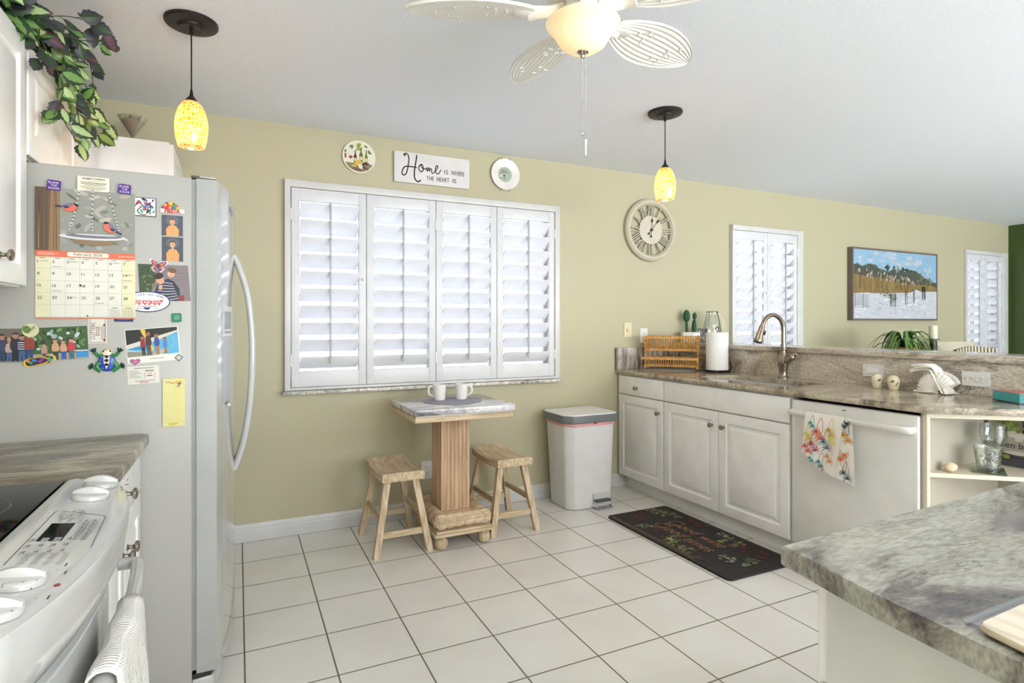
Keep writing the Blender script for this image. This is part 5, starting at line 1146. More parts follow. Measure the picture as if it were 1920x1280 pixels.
def scr(s, x, y, sz):   # slanted script lettering
    p.text(s, x, y, sz, gold, 'l', sx=.92, shear=.35, bold=-.012)
scr('ood', .36, .265, .105); scr('wine', .545, .255, .105); scr('ood', .355, .165, .105); scr('times', .53, .150, .105)
for bx_, by_ in ((.275, .270), (.265, .168)):
    p.line(spline([(bx_+a*.1, by_+b*.1) for a, b in ((.85, .62), (.5, .78), (.1, .55), (.0, .2), (.3, .0), (.62, .15), (.75, .42), (.45, .38), (.8, .42), (.72, .0), (.45, -.32), (.1, -.28), (.3, -.05), (.9, .1))], 5), .006, gold)
p.build('print', r, smooth=False)
# ================================================================== THINGS ON THE SINK COUNTER
CT = 0.9143
br = flat('9A8B7C', .25, .95)
r = thing('faucet', 'brushed nickel gooseneck faucet behind the sink', 'faucet', (3.235, 2.623, CT))
c = V((3.235, 2.623, CT)); m = MB()
m.lathe([(.034, 0), (.034, .004), (.028, .010), (.024, .020), (.027, .05), (.034, .085), (.037, .110), (.032, .135), (.022, .158), (.0175, .175), (.0175, .180), (.0225, .183), (.0235, .188), (.0225, .193), (.0165, .196), (.0165, .225)], c, br, 28); m.build('base', r)
pts = [c+V((0, 0, .22))]+[c+V((0, 0, .30))]+[c+V((-.098+.098*math.cos(a), 0, .315+.098*math.sin(a))) for a in [PI*k/14 for k in range(0, 13)]]; e_ = pts[-1]; dd = ((pts[-1]-pts[-2]).normalized()+V((0, 0, -.45))).normalized()
MB().tube(pts+[e_+dd*.02], .0135, br, 16).build('spout', r)
m = MB(); m.tube([e_+dd*.02, e_+dd*.03, e_+dd*.08, e_+dd*.105, e_+dd*.108, e_+dd*.125, e_+dd*.130], [.0165, .0175, .0215, .023, .026, .028, .026], br, 20); m.tube([e_+dd*.1301, e_+dd*.132], .020, M['black'], 16); h_ = m.build('spray_head', r)
MB().tube([e_+dd*.06+V((.020, -.010, .0)), e_+dd*.09+V((.030, -.012, .012)), e_+dd*.075+V((.036, -.012, .022))], [.006, .007, .004], M['black'], 8).build('trigger', h_)
m = MB(); m.tube([c+V((.0, -.012, .110)), c+V((.004, -.034, .124)), c+V((.008, -.050, .134))], [.031, .028, .024], br, 18); m.sphere(c+V((.010, -.054, .137)), .024, br); m.tube(spline([c+V((.010, -.056, .140)), c+V((.016, -.066, .158)), c+V((.024, -.078, .160)), c+V((.032, -.088, .148))], 4), [.011]*4+[.009]*4+[.007]*5, br, 10); m.build('lever', r)
# ---------------- bamboo dish rack on its mat
ra, rb = V((2.895, 3.600, 0)), V((3.160, 3.297, 0)); ex = (rb-ra).normalized(); ey = V((-ex.y, ex.x, 0))    # ey points to the wall
ey = ey if ey.y > 0 else -ey; LN = (rb-ra).length
o = Print(V((2.80, 3.575, CT)), ex, ey); 
dm = MB(); q4 = [V((2.795, 3.585, 0)), V((3.00, 3.245, 0)), V((3.27, 3.36, 0)), V((3.06, 3.655, 0))]; dm.prism([(q.x, q.y) for q in q4], CT, CT+.006, flat('8E8A86', .9), .002)
tag(dm.build('drying_mat'), 'grey drying mat with dark edge under the bamboo dish rack', 'mat')
r = thing('dish_rack', 'folding two-tier bamboo dish rack on the counter in the corner', 'dish rack', (ra.x, ra.y, CT+.006))
bm_ = M['bamboo']; Z0 = CT+.0062; mid = (ra+rb)/2
def bar(p0, p1, w_, h_, name=None, par=None, mb=None):
    d = p1-p0; R = Matrix((d.normalized(), (Z_.cross(d)).normalized() if abs(d.normalized().z) < .95 else ey, d.normalized().cross((Z_.cross(d)).normalized() if abs(d.normalized().z) < .95 else ey))).transposed()
    (mb or MB()).box((p0+p1)/2, (d.length, w_, h_), bm_, 0, 0, R)
def RP(a, b, z): return ra+ex*a+ey*b+Z_*(Z0+z)
# crossed end frames: two X shaped sides
for a in (0.0, LN-.012, ):
    m = MB(); m_ = m
    for (b0, z0_), (b1, z1_) in (((-.062, 0), (.066, .245)), ((.050, 0), (-.088, .245))):
        bar(RP(a, b0, z0_+.004), RP(a, b1, z1_), .014, .020, mb=m)
    m.build('end_frame', r, smooth=False)
for nm, b, z in (('rail', -.090, .245), ('rail', .068, .245), ('rail', -.032, .150), ('rail', .022, .150), ('rail', -.105, .085), ('rail', -.050, .030), ('rail', .040, .030), ('rail', .066, .085)):
    m = MB(); bar(RP(-.010 if z > .2 else (-.02 if z == .085 else 0), b, z), RP(LN+(.0 if z != .245 else .01), b, z), .012, .018, mb=m); m.build(nm, r, smooth=False)
m = MB()
for i in range(21):
    a = .012+i*(LN-.03)/20
    for (b0, z0_), (b1, z1_) in (((-.090, .256), (-.032, .150)), ((.068, .256), (.022, .150)), ((-.105, .094), (-.050, .030)), ((.066, .094), (.040, .030))):
        m.cyl(RP(a, b0, z0_), RP(a, b1, z1_), .0042, bm_, n=6)
    m.cyl(RP(a, -.032, .155), RP(a, .022, .155), .0035, bm_, n=6)
m.build('dowels', r)
m = MB(); m.tube([RP(LN-.04, -.03, .16), RP(LN-.055, -.045, .275)], .0035, M['white'], 8); tag(m.build('utensil'), 'white-handled utensil leaning at the right end of the dish rack', 'utensil')
m = MB(); m.tube([RP(LN-.02, -.03, .16), RP(LN-.010, -.045, .262)], .0035, flat('C8CACC', .2, .8), 8); tag(m.build('utensil'), 'steel utensil at the very right end of the dish rack', 'utensil')
# ---------------- paper towel roll on a black wire holder
pc = V((3.185, 3.150, CT)); r = thing('paper_towel_holder', 'black wire paper towel holder on the sink counter', 'paper towel holder', tuple(pc)); k = M['black']
m = MB(); ring = [pc+V((.088*math.cos(a), .088*math.sin(a), .010)) for a in [2*PI*i/32 for i in range(33)]]; m.tube(ring, .0035, k, 6); m.tube([p_+Z_*.045*0+V((0, 0, 0)) for p_ in ring], .0035, k, 6)
for i in range(4):
    a = PI/4+i*PI/2; m.tube([pc+V((.088*math.cos(a), .088*math.sin(a), .010)), pc+V((.012*math.cos(a), .012*math.sin(a), .010))], .003, k, 6); m.sphere(pc+V((.088*math.cos(a), .088*math.sin(a), .0055)), .0055, k, 8, 6)
m.build('base', r)
m = MB(); m.tube([pc+V((0, 0, .010)), pc+V((0, 0, .305))], .0035, k, 8); lp = [pc+V((.014*math.sin(a), 0, .318+.018*-math.cos(a))) for a in [2*PI*i/16 for i in range(17)]]; m.tube(lp, .003, k, 6); m.build('rod', r)
for s_ in (-1, 1):
    m = MB()
    for j in range(3):
        a = (-TH-.1)+(0 if s_ > 0 else PI)+(j-1)*.16; rr_ = .092; m.tube(spline([pc+V((rr_*math.cos(a), rr_*math.sin(a), .010)), pc+V(((rr_+.010)*math.cos(a+.02), (rr_+.010)*math.sin(a+.02), .045)), pc+V((rr_*math.cos(a+.06*(j-1)), rr_*math.sin(a+.06*(j-1)), .085-.012*abs(j-1)))], 3), .0026, k, 6)
    m.build('wire_leaf', r)
tw, nt, b = new_mat('paper_towel'); b.inputs['Base Color'].default_value = rgb(244, 243, 240); b.inputs['Roughness'].default_value = .95; bump_noise(nt, b, 120, .5, .002)
m = MB(); m.recalc = False; m.lathe([(.022, .018), (.077, .018), (.0785, .022), (.0785, .288), (.077, .292), (.022, .292), (.022, .018)], pc, tw, 48, None, (False, False)); m.lathe([(.0215, .018), (.0215, .292)], pc, flat('C9B48E', .8), 24, None, (False, False)); m.recalc = True
tag(m.build('paper_towel_roll'), 'full white paper towel roll standing on a black wire holder', 'paper towels')
# ---------------- things on the bar ledge in the corner
BT = 1.1153
pc = V((3.352, 3.610, BT)); r = thing('cactus_planter', 'two dark green artificial cacti in a low white rectangular planter on the bar ledge', 'plant', tuple(pc))
MB().box(pc+Z_*.043, (.145, .075, .086), flat('E4E2DC', .4), -TH, .006).build('planter', r)
gc, nt, b = new_mat('cactus_green'); b.inputs['Roughness'].default_value = .7; n_ = bump_noise(nt, b, 120, .8, .003); rp = ramp(nt, [(.3, rgb(22, 62, 38)), (.7, rgb(44, 96, 58))], n_.outputs['Fac']); nt.links.new(rp.outputs[0], b.inputs['Base Color'])
ux = V((math.cos(TH), -math.sin(TH), 0))
m = MB(); q_ = pc-ux*.028+Z_*.082; m.tube([q_, q_+Z_*.088], [.009, .010], gc, 12); m.sphere(q_+Z_*.136, .052, gc, 16, 10, (.55, .42, 1), Matrix.Rotation(-TH, 3, 'Z')); m.build('cactus', r)
m = MB(); q_ = pc+ux*.034+Z_*.068; m.tube([q_, q_+Z_*.05, q_+Z_*.1, q_+Z_*.12+ux*.004], [.015, .020, .016, .010], gc, 12); m.sphere(q_+Z_*.150+ux*.004, .030, gc, 16, 10, (.62, .5, 1)); m.build('cactus', r)
pc = V((3.452, 3.556, BT)); Rr = Matrix.Rotation(-TH, 3, 'Z'); p = Print(pc-ux*.05, ux, Z_); p.sheet(.078, .115, .010, C('4A4644')); rn = random.Random(2)
for k_ in range(30): p.ell(rn.uniform(.010, .068), rn.uniform(.010, .100), rn.uniform(.004, .010), rn.uniform(.003, .008), C(rn.choice(['2A2626', '7A6E6A', 'B8AEAA', '5A4A46', '8C827C'])), 0, 8); p.h -= p.step*.8
tag(p.build('photo_block'), 'small dark speckled picture block leaning beside the cacti', 'picture')
pc = V((3.525, 3.540, BT)); r = thing('glass_lantern', 'clear glass jar lantern in a black wire frame on the bar ledge', 'lantern', tuple(pc))
jr = [(.045, .004), (.060, .015), (.068, .06), (.070, .11), (.062, .17), (.048, .225), (.043, .250), (.045, .256)]
m = MB(); m.recalc = False; m.lathe(jr, pc, M['jar'], 32, None, (True, False)); m.build('jar', r)
m = MB()
for z, q in ((.004, .047), (.252, .048), (.062, .0705)): m.tube([pc+V((q*math.cos(a), q*math.sin(a), z)) for a in [2*PI*i/28 for i in range(29)]], .0024, k, 6)
for i in range(4): a = .3+i*PI/2; m.tube([pc+V(((q+.003)*math.cos(a), (q+.003)*math.sin(a), z)) for q, z in jr], .002, k, 6)
m.build('wire_frame', r)
MB().tube(spline([pc+ux*.05+Z_*.25, pc+ux*.082+Z_*.19, pc+ux*.095+Z_*.13, pc+ux*.078+Z_*.10, pc+ux*.07+Z_*.12], 4), .0026, M['knobmetal'], 6).build('bail_handle', r)
# ---------------- shakers, shell, book
def shaker():
    r = thing('shaker', 's', 'shaker'); cm = flat('E6D8B8', .25)
    MB().lathe([(.020, 0), (.022, .003), (.0265, .022), (.029, .040), (.030, .050), (.028, .060), (.022, .070), (.012, .0765), (.0, .078)], (0, 0, 0), cm, 28, None, (True, False)).build('body', r)
    L = MB(); fn = lambda ang, z, rr_: V(((rr_+.0006)*math.cos(ang), (rr_+.0006)*math.sin(ang), z))
    def R_(z): return .0265+(z-.022)*.14 if z < .04 else .029
    for a0, z0_, tw_ in ((-1.9, .032, .6), (-.8, .040, -.5), (-2.6, .046, .2)):
        pts = []
        for i in range(12):
            t = 2*PI*i/12; da, dz = .32*math.cos(t), .006*math.sin(t); pts.append(fn(a0+da*math.cos(tw_)-dz*0, z0_+dz+da*.03*math.sin(tw_)*2, R_(z0_)+.0008))
        L.add(pts, [list(range(12))], C('6A7040', .4))
    L.add([fn(-1.6+i*.07, .012, .0255) for i in range(5)]+[fn(-1.32-i*.07, .016, .0262) for i in range(5)], [list(range(10))], C('6A5A48', .4)); L.recalc = False
    L.build('leaf_motif', r); return r
sh = shaker(); sh['label'] = 'cream ceramic shaker with leaf motifs, the one nearer the sink'; sh['group'] = 'leaf-patterned shakers by the backsplash'
sb = copy_tree(sh); sb['label'] = 'cream ceramic shaker with leaf motifs, the one nearer the shell napkin holder'
place(sh, (3.205, 1.990, CT), .3); place(sb, (3.198, 1.898, CT), -.2)
for o_ in (sh, sb): o_.scale = (1, 1, 1)
pc = V((3.205, 1.735, CT)); r = thing('napkin_holder', 'white ceramic scallop-shell napkin holder on the counter', 'napkin holder', tuple(pc)); wc = flat('EFEAE0', .3)
# two ribbed scallop halves, fan plane roughly along Y
def scallop(off, rad, th):
    m = MB(); L = []; nr, na = 7, 45
    hinge = pc+V((off, -.050, .010)); ax, az = V((0, 1, 0)), Z_
    for i in range(nr+1):
        t = i/nr; row = []
        for j in range(na):
            a = -.12+(PI*.86)*j/(na-1); rib = .5+.5*math.cos(j/(na-1)*13*2*PI)
            rr_ = rad*t*(1-.10*abs(a-1.25)/1.25)*(1+.02*rib*t); bulge = th*math.sin(PI*min(1, t*.93+.07))*(.7)+.0045*rib*t
            row.append(hinge+ax*rr_*math.cos(a)+az*max(rr_*math.sin(a), -.006)-X_*bulge)
        L.append(row)
    m.recalc = False; m.loops(L, wc, False, False, closed=False)
    o_ = m.build('shell', r, ang=80); s_ = o_.modifiers.new('s', 'SOLIDIFY'); s_.thickness = .005; s_.offset = -1; return o_
scallop(-.008, .104, .032); scallop(.040, .104, -.010)
m = MB(); m.box(pc+V((.014, 0, .006)), (.06, .12, .012), wc, 0, .004); m.build('base', r)
m = MB(); nap = flat('F1ECE2', .8)
for q, (dz, y0_, sh_, wd_) in enumerate(((-.004, .070, .0, 1.1), (.004, .082, .006, 1.05), (.013, .066, -.004, 1.0), (.021, .078, .004, .95))):
    L = []
    for i in range(20):
        t = i/19; y = y0_-(.176-.005*q)*t; z = .112+dz*(1-.25*t)+.012*math.sin(PI*min(1, t*1.25))-.36*max(0, t-.56)**1.15; dx = .018+sh_+.004*math.sin(t*7+q); wq = (1+.55*t*t)*wd_
        L.append([pc+V((x*wq+dx, y+.008*math.sin(x*110+q), max(z+zz, .004+.3*(zz+.006)))) for x, zz in ((-.032, -.005), (-.034, .002), (-.016, .006), (.0, .003), (.016, .007), (.034, .002), (.032, -.005), (.0, -.004))])
    m.loops(L, nap)
nk = m.build('napkins', ang=70); tag(nk, 'bunch of cream paper napkins folded in the shell holder', 'napkins')
b0 = V((3.195, 1.345, CT)); r = thing('book', 'teal block-shaped book lying on the counter below the outlet', 'book', tuple(b0)); Rb = Matrix.Rotation(-.55, 3, 'Z')
MB().box(b0+Z_*.024, (.105, .150, .034), C('EDEBE4', .7), 0, 0, Rb).build('pages', r, smooth=False)
m = MB(); m.box(b0+Z_*.0435, (.115, .160, .005), C('3FA3A6', .4), 0, 0, Rb); m.box(b0+Z_*.0035, (.118, .163, .005), C('23393E', .4), 0, 0, Rb); m.box(b0+Rb@V((-.0562, 0, .024)), (.003, .160, .040), C('3FA3A6', .4), 0, 0, Rb); m.box(b0+Rb@V((0, -.0785, .024)), (.115, .003, .040), C('2E8488', .4), 0, 0, Rb); m.box(b0+Z_*.047, (.112, .156, .002), C('B97068', .5), 0, 0, Rb); m.build('cover', r, smooth=False)

# ---------------- palm print towel on the dishwasher handle
HX_ = FX-.0655
ty0, ty1 = 1.985, 1.775
def tfn(layer):
    # x: 0..1 across, y: metres below the bar (negative = down), h = outward lift
    def f(x, y, h):
        d = -y
        y_ = ty0-(ty0-ty1)*x
        wob = .004*math.sin(x*7+layer*2)*min(1, d/.08)
        if layer == 0:      # front flap
            y_ += (0.035*x-0.0)*min(1, d/.25)*(1 if x > .5 else .5)+(.012*(1-x))*d/.3; X = HX_-.0160-.001-wob-h-.016*d/.3
            return V((X, y_, .822+y))
        X = HX_-.0115+.001+wob-h-.006*d/.3+0.003; return V((X, y_-(.030+.06*d), .822+y))
    return f
cl = flat('F6F1E6', .9); r = thing('dish_towel', 'white towel printed with colourful palms and surfboards over the dishwasher handle', 'towel', (HX_, 1.88, .80))
def cloth(layer, lenf, name, motifs, seed):
    p = Print((0, 0, 0), -Y_, Z_, fn=tfn(layer), step=.00025); nxx, nyy = 12, 16
    grid = [[p.P(i/nxx, -lenf(i/nxx)*j/nyy, 0) for i in range(nxx+1)] for j in range(nyy+1)]
    if layer == 0:
        top = [[V((HX_+.0145*math.cos(a), g.y, .806+.0165*math.sin(a))) for g in grid[0]] for a in (.2, .8, PI/2, PI*.7)]
        grid = top+grid
    vs = [q for row in grid for q in row]; W = nxx+1; fs = [(j*W+i, (j+1)*W+i, (j+1)*W+i+1, j*W+i+1) for j in range(len(grid)-1) for i in range(nxx)]
    p.add(vs, fs, cl)
    # double-sided thickness
    p.add([q+V((.0012, 0, 0)) for q in vs], [f[::-1] for f in fs], cl)
    asp = ty0-ty1
    def M_(x, y, s, col, flip=1):   # a palm pair with a surfboard outline, y in metres down
        c_ = C(col, .9); s = s*1.18; X = lambda a: x+a*s/asp; Y = lambda b: -y+b*s*flip
        p.line([(X(-.012), Y(.075)), (X(-.026), Y(.045)), (X(-.028), Y(.015))], .0, c_) if False else None
        def ln(pts, w): 
            p.nx()
            for i in range(len(pts)-1):
                (a, b), (c2, d2) = pts[i], pts[i+1]; dx, dy = (c2-a)*asp, d2-b; l = math.hypot(dx, dy) or 1; nx_, ny_ = -dy/l*w/2/asp, dx/l*w/2
                p.add([p.P(a+nx_, b+ny_), p.P(a-nx_, b-ny_), p.P(c2-nx_, d2-ny_), p.P(c2+nx_, d2+ny_)], [(0, 1, 2, 3)], c_)
        ln([(X(a), Y(b)) for a, b in spline([(-.014, .0), (-.016, .035), (.0, .075), (.012, .038), (.010, .0)], 4)], .0022)
        for cx, cy, k in ((-.016, .010, 1.0), (.006, -.012, 1.15)):
            for a in (-.5, 0.1, .7, 1.3, 1.9, 2.5, 3.1, 3.7):
                ln([(X(cx), Y(cy)), (X(cx+.012*k*math.cos(a)), Y(cy+.012*k*math.sin(a)+.003)), (X(cx+.021*k*math.cos(a)), Y(cy+.020*k*math.sin(a)-.002))], .0034)
    for mt in motifs: M_(*mt)
    return p.build(name, r, smooth=True, ang=60)
cloth(0, lambda x: .205+.085*min(1, x*1.15), 'front_flap', [(.22, .060, .55, '3A9AA8'), (.45, .105, 1.0, 'C83A34'), (.74, .085, .8, 'E6B426'), (.20, .12, .8, 'D9CC42'), (.70, .145, .95, '1F5F6C'), (.40, .165, 1.0, '9E1F44'), (.24, .178, .8, 'CE3A3C'), (.66, .240, .7, '2A6F7A'), (.90, .205, .8, 'E07C28'), (.93, .115, .7, 'E6D24A'), (.42, .222, .45, '4A90A0'), (.55, .10, .5, 'E08A5A')], 1)
cloth(1, lambda x: .272+.045*x, 'back_flap', [(.86, .10, .9, 'E39A2E'), (.30, .255, .85, '9E1F44'), (.78, .185, .85, 'D8702A', -1), (.84, .275, .8, '1C5560'), (.92, .03, .6, '1F3A48', -1)], 2)

# ---------------- things on the angled shelf
SZ = .6243
c = onZ(1782, 884, SZ); m = MB(); m.sphere((c.x, c.y, SZ+.020), .030, flat('DEC9A6', .7), 16, 10, (1, .8, .68)); 
for k_ in range(3): m.sphere((c.x+.012*k_-.012, c.y-.012, SZ+.024), .012, flat('DEC9A6', .7), 10, 6, (1, .8, .8))
tag(m.build('sea_shell'), 'small tan sea shell lying on the cream shelf', 'shell')
cg = V((2.955, 1.355, SZ)); m = MB(); Rg = Matrix.Rotation(.5, 3, 'Z'); m.box(cg+Z_*.004, (.118, .118, .007), M['greenglass'], 0, .002, Rg)
tag(m.build('coaster'), 'square green glass coaster under the cut-glass tumbler', 'coaster')
gl = clear_glass('cut_glass', (.90, .92, .88), .16); nt = gl.node_tree
tc = N(nt, 'ShaderNodeTexCoord'); vo = N(nt, 'ShaderNodeTexVoronoi', feature='DISTANCE_TO_EDGE'); vo.inputs['Scale'].default_value = 60; bu = N(nt, 'ShaderNodeBump'); bu.inputs['Strength'].default_value = 1; bu.inputs['Distance'].default_value = .004
nt.links.new(tc.outputs['Object'], vo.inputs[0]); nt.links.new(vo.outputs['Distance'], bu.inputs['Height'])
for n_ in nt.nodes:
    if n_.type == 'BSDF_GLOSSY': nt.links.new(bu.outputs[0], n_.inputs['Normal']); n_.inputs['Roughness'].default_value = .12
    if n_.type == 'LAYER_WEIGHT': nt.links.new(bu.outputs[0], n_.inputs['Normal'])
m = MB(); m.recalc = False; m.lathe([(.0, .0082), (.036, .0082), (.040, .014), (.043, .04), (.052, .108), (.053, .110), (.050, .110), (.041, .045), (.036, .022), (0, .020)], cg, gl, 40, None, (False, False)); tag(m.build('glass_tumbler'), 'cut-glass tumbler standing on the green coaster', 'glass')
cg2 = V((3.045, 1.376, SZ)); m = MB(); m.recalc = False; m.lathe([(.0, .0008), (.036, .001), (.038, .004), (.010, .010), (.006, .02), (.006, .085), (.012, .095), (.040, .115), (.050, .150), (.048, .195), (.046, .197), (.046, .150), (.036, .118), (0, .100)], cg2, M['jar'], 36, None, (False, False)); gb = m.build('wine_glass')
tag(gb, 'stemmed goblet etched with 20 years, behind the cut-glass tumbler', 'glass')
p = Print(cg2+V((-.052, .018, .160)), V((math.cos(TH), -math.sin(TH), 0)), Z_); p.text('20', .004, 0, .030, C('77796F', .5)); p.text('years', -.008, -.022, .024, C('77796F', .5)); p.build('etching', gb)
# black-green grape picture leaning on the back panel
r = thing('grape_sign', 'canvas with grapes and dark lettering green black, leaning at the back of the shelf', 'picture', (3.18, 1.2, SZ))
p = Print((3.175, 1.460, SZ+.0002), V((0, -1, 0)), V((.06, 0, 1)), step=.0003); sw, shh = .45, .232; p.sheet(sw, shh, .016, C('241F22')); p.poly([(.003, .0), (sw, 0), (sw, shh), (.003, shh)], C('AFA79A')); rn = random.Random(6)
p.rect(.003, 0, sw-.003, .055, C('4A4650'))
for k_ in range(14): p.rect(.003, rn.uniform(.0, .05), sw-.003, .0014, C(rn.choice(['5A5662', '34303A', '6A6468']))); p.h -= p.step*.8
p.nx(); p.ell(.125, .150, .070, .014, C('D8D2C8')); p.poly([(.105, .150), (.145, .150), (.138, .115), (.112, .115)], C('D0C8BC')); p.poly([(.06, .148), (.19, .148), (.165, .130), (.09, .130)], C('D8D2C8'))
for cx, cy, n_, cols in ((.085, .182, 30, ['8A9A4A', '6E8236', 'A0AC64']), (.185, .178, 44, ['5A1626', '6E1E30', '46101E']), (.235, .14, 40, ['5A1626', '6E1E30', '3A0E1A'])):
    for k_ in range(n_): p.ell(cx+rn.uniform(-.04, .04), cy+rn.uniform(-.022, .025), .0095, .0095, C(rn.choice(cols), .3), n=10); p.h -= p.step*.8
p.nx(); p.ell(.13, .062, .055, .009, C('C8C0B4')); p.ell(.085, .042, .014, .010, C('7E8E3E')); p.text('green black', .028, .083, .040, C('1E1A1C'), sx=.98)
for k_ in range(8): p.ell(.17+rn.uniform(0, .1), .03+rn.uniform(-.015, .02), .014, .010, C('1C1A26'), n=10); p.h -= p.step
p.build('canvas', r, smooth=False)

# ---------------- ivy on top of the left cabinets
iv = thing('artificial_ivy', 'bushy variegated artificial ivy trailing over the top left cabinets', 'plant', (-.70, 2.3, 2.12))
rn = random.Random(12)
lo = flat('24401F', .45); ll = flat('6C8F48', .45); lp_ = flat('A8BC80', .45); ld = flat('35303A', .5); lm = flat('5A3A44', .5); stm = flat('3A4028', .6); lv_ = flat('8E7A66', .5)
leaf_mb, stem_mb = MB(), MB(); leaf_mb.recalc = False
def leaf(p0, d, s, kind, nrm=None):
    d = d.normalized(); sd = d.cross(nrm or V((rn.uniform(-.4, .6)+.5, -.8, rn.uniform(-.3, .5)))).normalized(); n = sd.cross(d)
    outer, inner = [], []
    prof = [(0, 0), (.12, .20), (.30, .36), (.42, .31), (.50, .36), (.62, .26), (.72, .25), (.85, .12), (1, 0)]
    cv = lambda t, w: p0+d*(t*s)+sd*(w*s)+n*(-abs(w)*s*.25-.10*s*(t-.5)**2*2)
    Lf = [cv(t, w) for t, w in prof]; Rt = [cv(t, -w) for t, w in prof]; Mi = [cv(t, 0) for t, w in prof]; Li = [cv(t, w*.5)+n*.0006 for t, w in prof]; Ri = [cv(t, -w*.5)+n*.0006 for t, w in prof]
    leaf_mb.add([cv(0, .012)+n*.0009, cv(0, -.012)+n*.0009, cv(.95, 0)+n*.0009], [(0, 1, 2)], kind[2] if len(kind) > 2 else lv_)
    for i in range(8):
        leaf_mb.add([Mi[i], Li[i], Li[i+1], Mi[i+1]], [(0, 1, 2, 3)], kind[1]); leaf_mb.add([Mi[i], Mi[i+1], Ri[i+1], Ri[i]], [(0, 1, 2, 3)], kind[1])
        leaf_mb.add([Li[i], Lf[i], Lf[i+1], Li[i+1]], [(0, 1, 2, 3)], kind[0]); leaf_mb.add([Ri[i], Ri[i+1], Rt[i+1], Rt[i]], [(0, 1, 2, 3)], kind[0])
K = [(lo, ll), (ll, lp_), (ld, lo), (ld, lm), (lo, ld), (lo, lp_)]
def vine(pts, n, s0=.062, kinds=(0, 1, 2, 3, 4, 5)):
    pts = spline([V(p_) for p_ in [tuple(q) for q in pts]], 8) if False else [V(q) for q in spline([tuple(q) for q in pts], 8)]
    stem_mb.tube(pts, .0016, stm, 5)
    for k_ in range(n):
        i = int((k_+.6)/n*(len(pts)-2)); p_ = pts[i]; t = (pts[i+1]-pts[i]).normalized()
        sd = V((rn.uniform(-.6, 1), rn.uniform(-.9, .9), rn.uniform(-.9, .25))); d = (t*.6+sd*.8)
        st_ = p_+d.normalized()*.018; stem_mb.tube([p_, st_], .0011, stm, 4)
        leaf(st_, d, s0*rn.uniform(.8, 1.25), K[rn.choice(kinds)])
def IV(u, v, X): return onX(u, v, X)
# trailing vines (start near the cabinet top, end at tips)
top_ = V((-.62, 2.35, 2.13))
for tr, n, kd in (
    ([(-.66, 2.25, 2.14), (-.56, 2.20, 2.15), IV(95, 110, -.53), IV(118, 165, -.515), IV(102, 215, -.51)], 9, (1, 0, 1, 3)),
    ([(-.66, 2.35, 2.14), IV(120, 105, -.54), IV(128, 160, -.52), IV(112, 205, -.515), IV(142, 262, -.51)], 12, (0, 1, 5, 2)),
    ([(-.66, 2.45, 2.15), IV(140, 120, -.54), IV(146, 190, -.52), IV(165, 225, -.51), IV(197, 275, -.50)], 14, (1, 5, 0, 4)),
    ([(-.66, 2.30, 2.15), IV(105, 90, -.54), IV(132, 150, -.52), IV(158, 205, -.51), IV(205, 232, -.49)], 12, (1, 0, 5, 2)),
    ([(-.66, 2.15, 2.16), IV(95, 50, -.55), IV(135, 85, -.52), IV(165, 110, -.51), IV(176, 165, -.50)], 10, (2, 3, 4, 0)),
    ([(-.66, 2.2, 2.17), IV(110, 30, -.53), IV(160, 38, -.48), IV(185, 48, -.46), IV(208, 66, -.45)], 9, (2, 4, 3)),
    ([(-.66, 2.2, 2.17), IV(100, 60, -.53), IV(150, 75, -.48), IV(190, 78, -.46), IV(216, 84, -.45)], 9, (2, 0, 4, 1)),
    ([(-.68, 2.0, 2.15), IV(60, 40, -.56), IV(72, 80, -.54), IV(76, 110, -.53)], 6, (3, 2, 0)),
    ([(-.68, 2.5, 2.15), IV(150, 150, -.53), IV(165, 195, -.52), IV(178, 260, -.51)], 9, (1, 0, 5)),
    ([(-.66, 2.3, 2.16), IV(125, 130, -.53), IV(140, 180, -.52), IV(150, 238, -.51), IV(148, 270, -.51)], 9, (1, 0, 2, 5)),
): vine(tr, n, kinds=kd)
for k_ in range(64):                 # the bush on the cabinet top
    y = rn.uniform(1.86, 2.55); x = rn.uniform(-.80, -.60); a = rn.uniform(0, 2*PI)
    p0 = V((x, y, 2.14)); d = V((rn.uniform(-.1, .9), math.cos(a)*.7, rn.uniform(.05, .75))); ln = rn.uniform(.07, .20)
    mid = p0+d*ln*.6+Z_*.03; e_ = p0+d*ln; e_.z = min(e_.z, 2.43); e_.x = min(e_.x, -.50); vine([p0, mid, e_], 5, .068, (2, 3, 4, 0, 0, 5))
leaf_mb.build('leaves', iv, smooth=True, ang=50); stem_mb.build('stems', iv)
MB().lathe([(.05, 0), (.07, .005), (.085, .07), (.08, .07), (.066, .012), (0, .012)], (-.74, 2.2, 2.1185), flat('4A3A2C', .8), 20).build('basket', iv)
# ---------------- shell-filled glass on the pantry
gc_ = V((-.475, 3.405, 2.1303)); m = MB(); m.recalc = False
m.lathe([(0, .0008), (.046, .001), (.046, .004), (.006, .010), (.005, .060), (.010, .080), (.066, .170), (.065, .170), (.0, .070)], gc_, clear_glass('cone_glass', (.92, .9, .86), .12), 32, None, (False, False))
mg_ = m.build('cocktail_glass'); tag(mg_, 'wide cone-shaped glass filled with sand and shells on top of the pantry', 'glass')
m = MB(); m.lathe([(.0, .084), (.010, .090), (.050, .150), (.040, .158), (0, .160)], gc_, flat('CDB9A4', .9), 24, None, (False, False)); m.build('sand', mg_)
m = MB()
for x, y, s_, c_ in ((-.008, -.01, .013, '8A7050'), (.022, 0, .011, 'A08468'), (-.03, .01, .010, 'C0A88C'), (.008, .012, .010, '7A5E44')): m.lathe([(s_, 0), (s_*.8, s_*.5), (.002, s_*1.6)], gc_+V((x, y, .160)), C(c_, .6), 10)
m.build('shells', mg_)

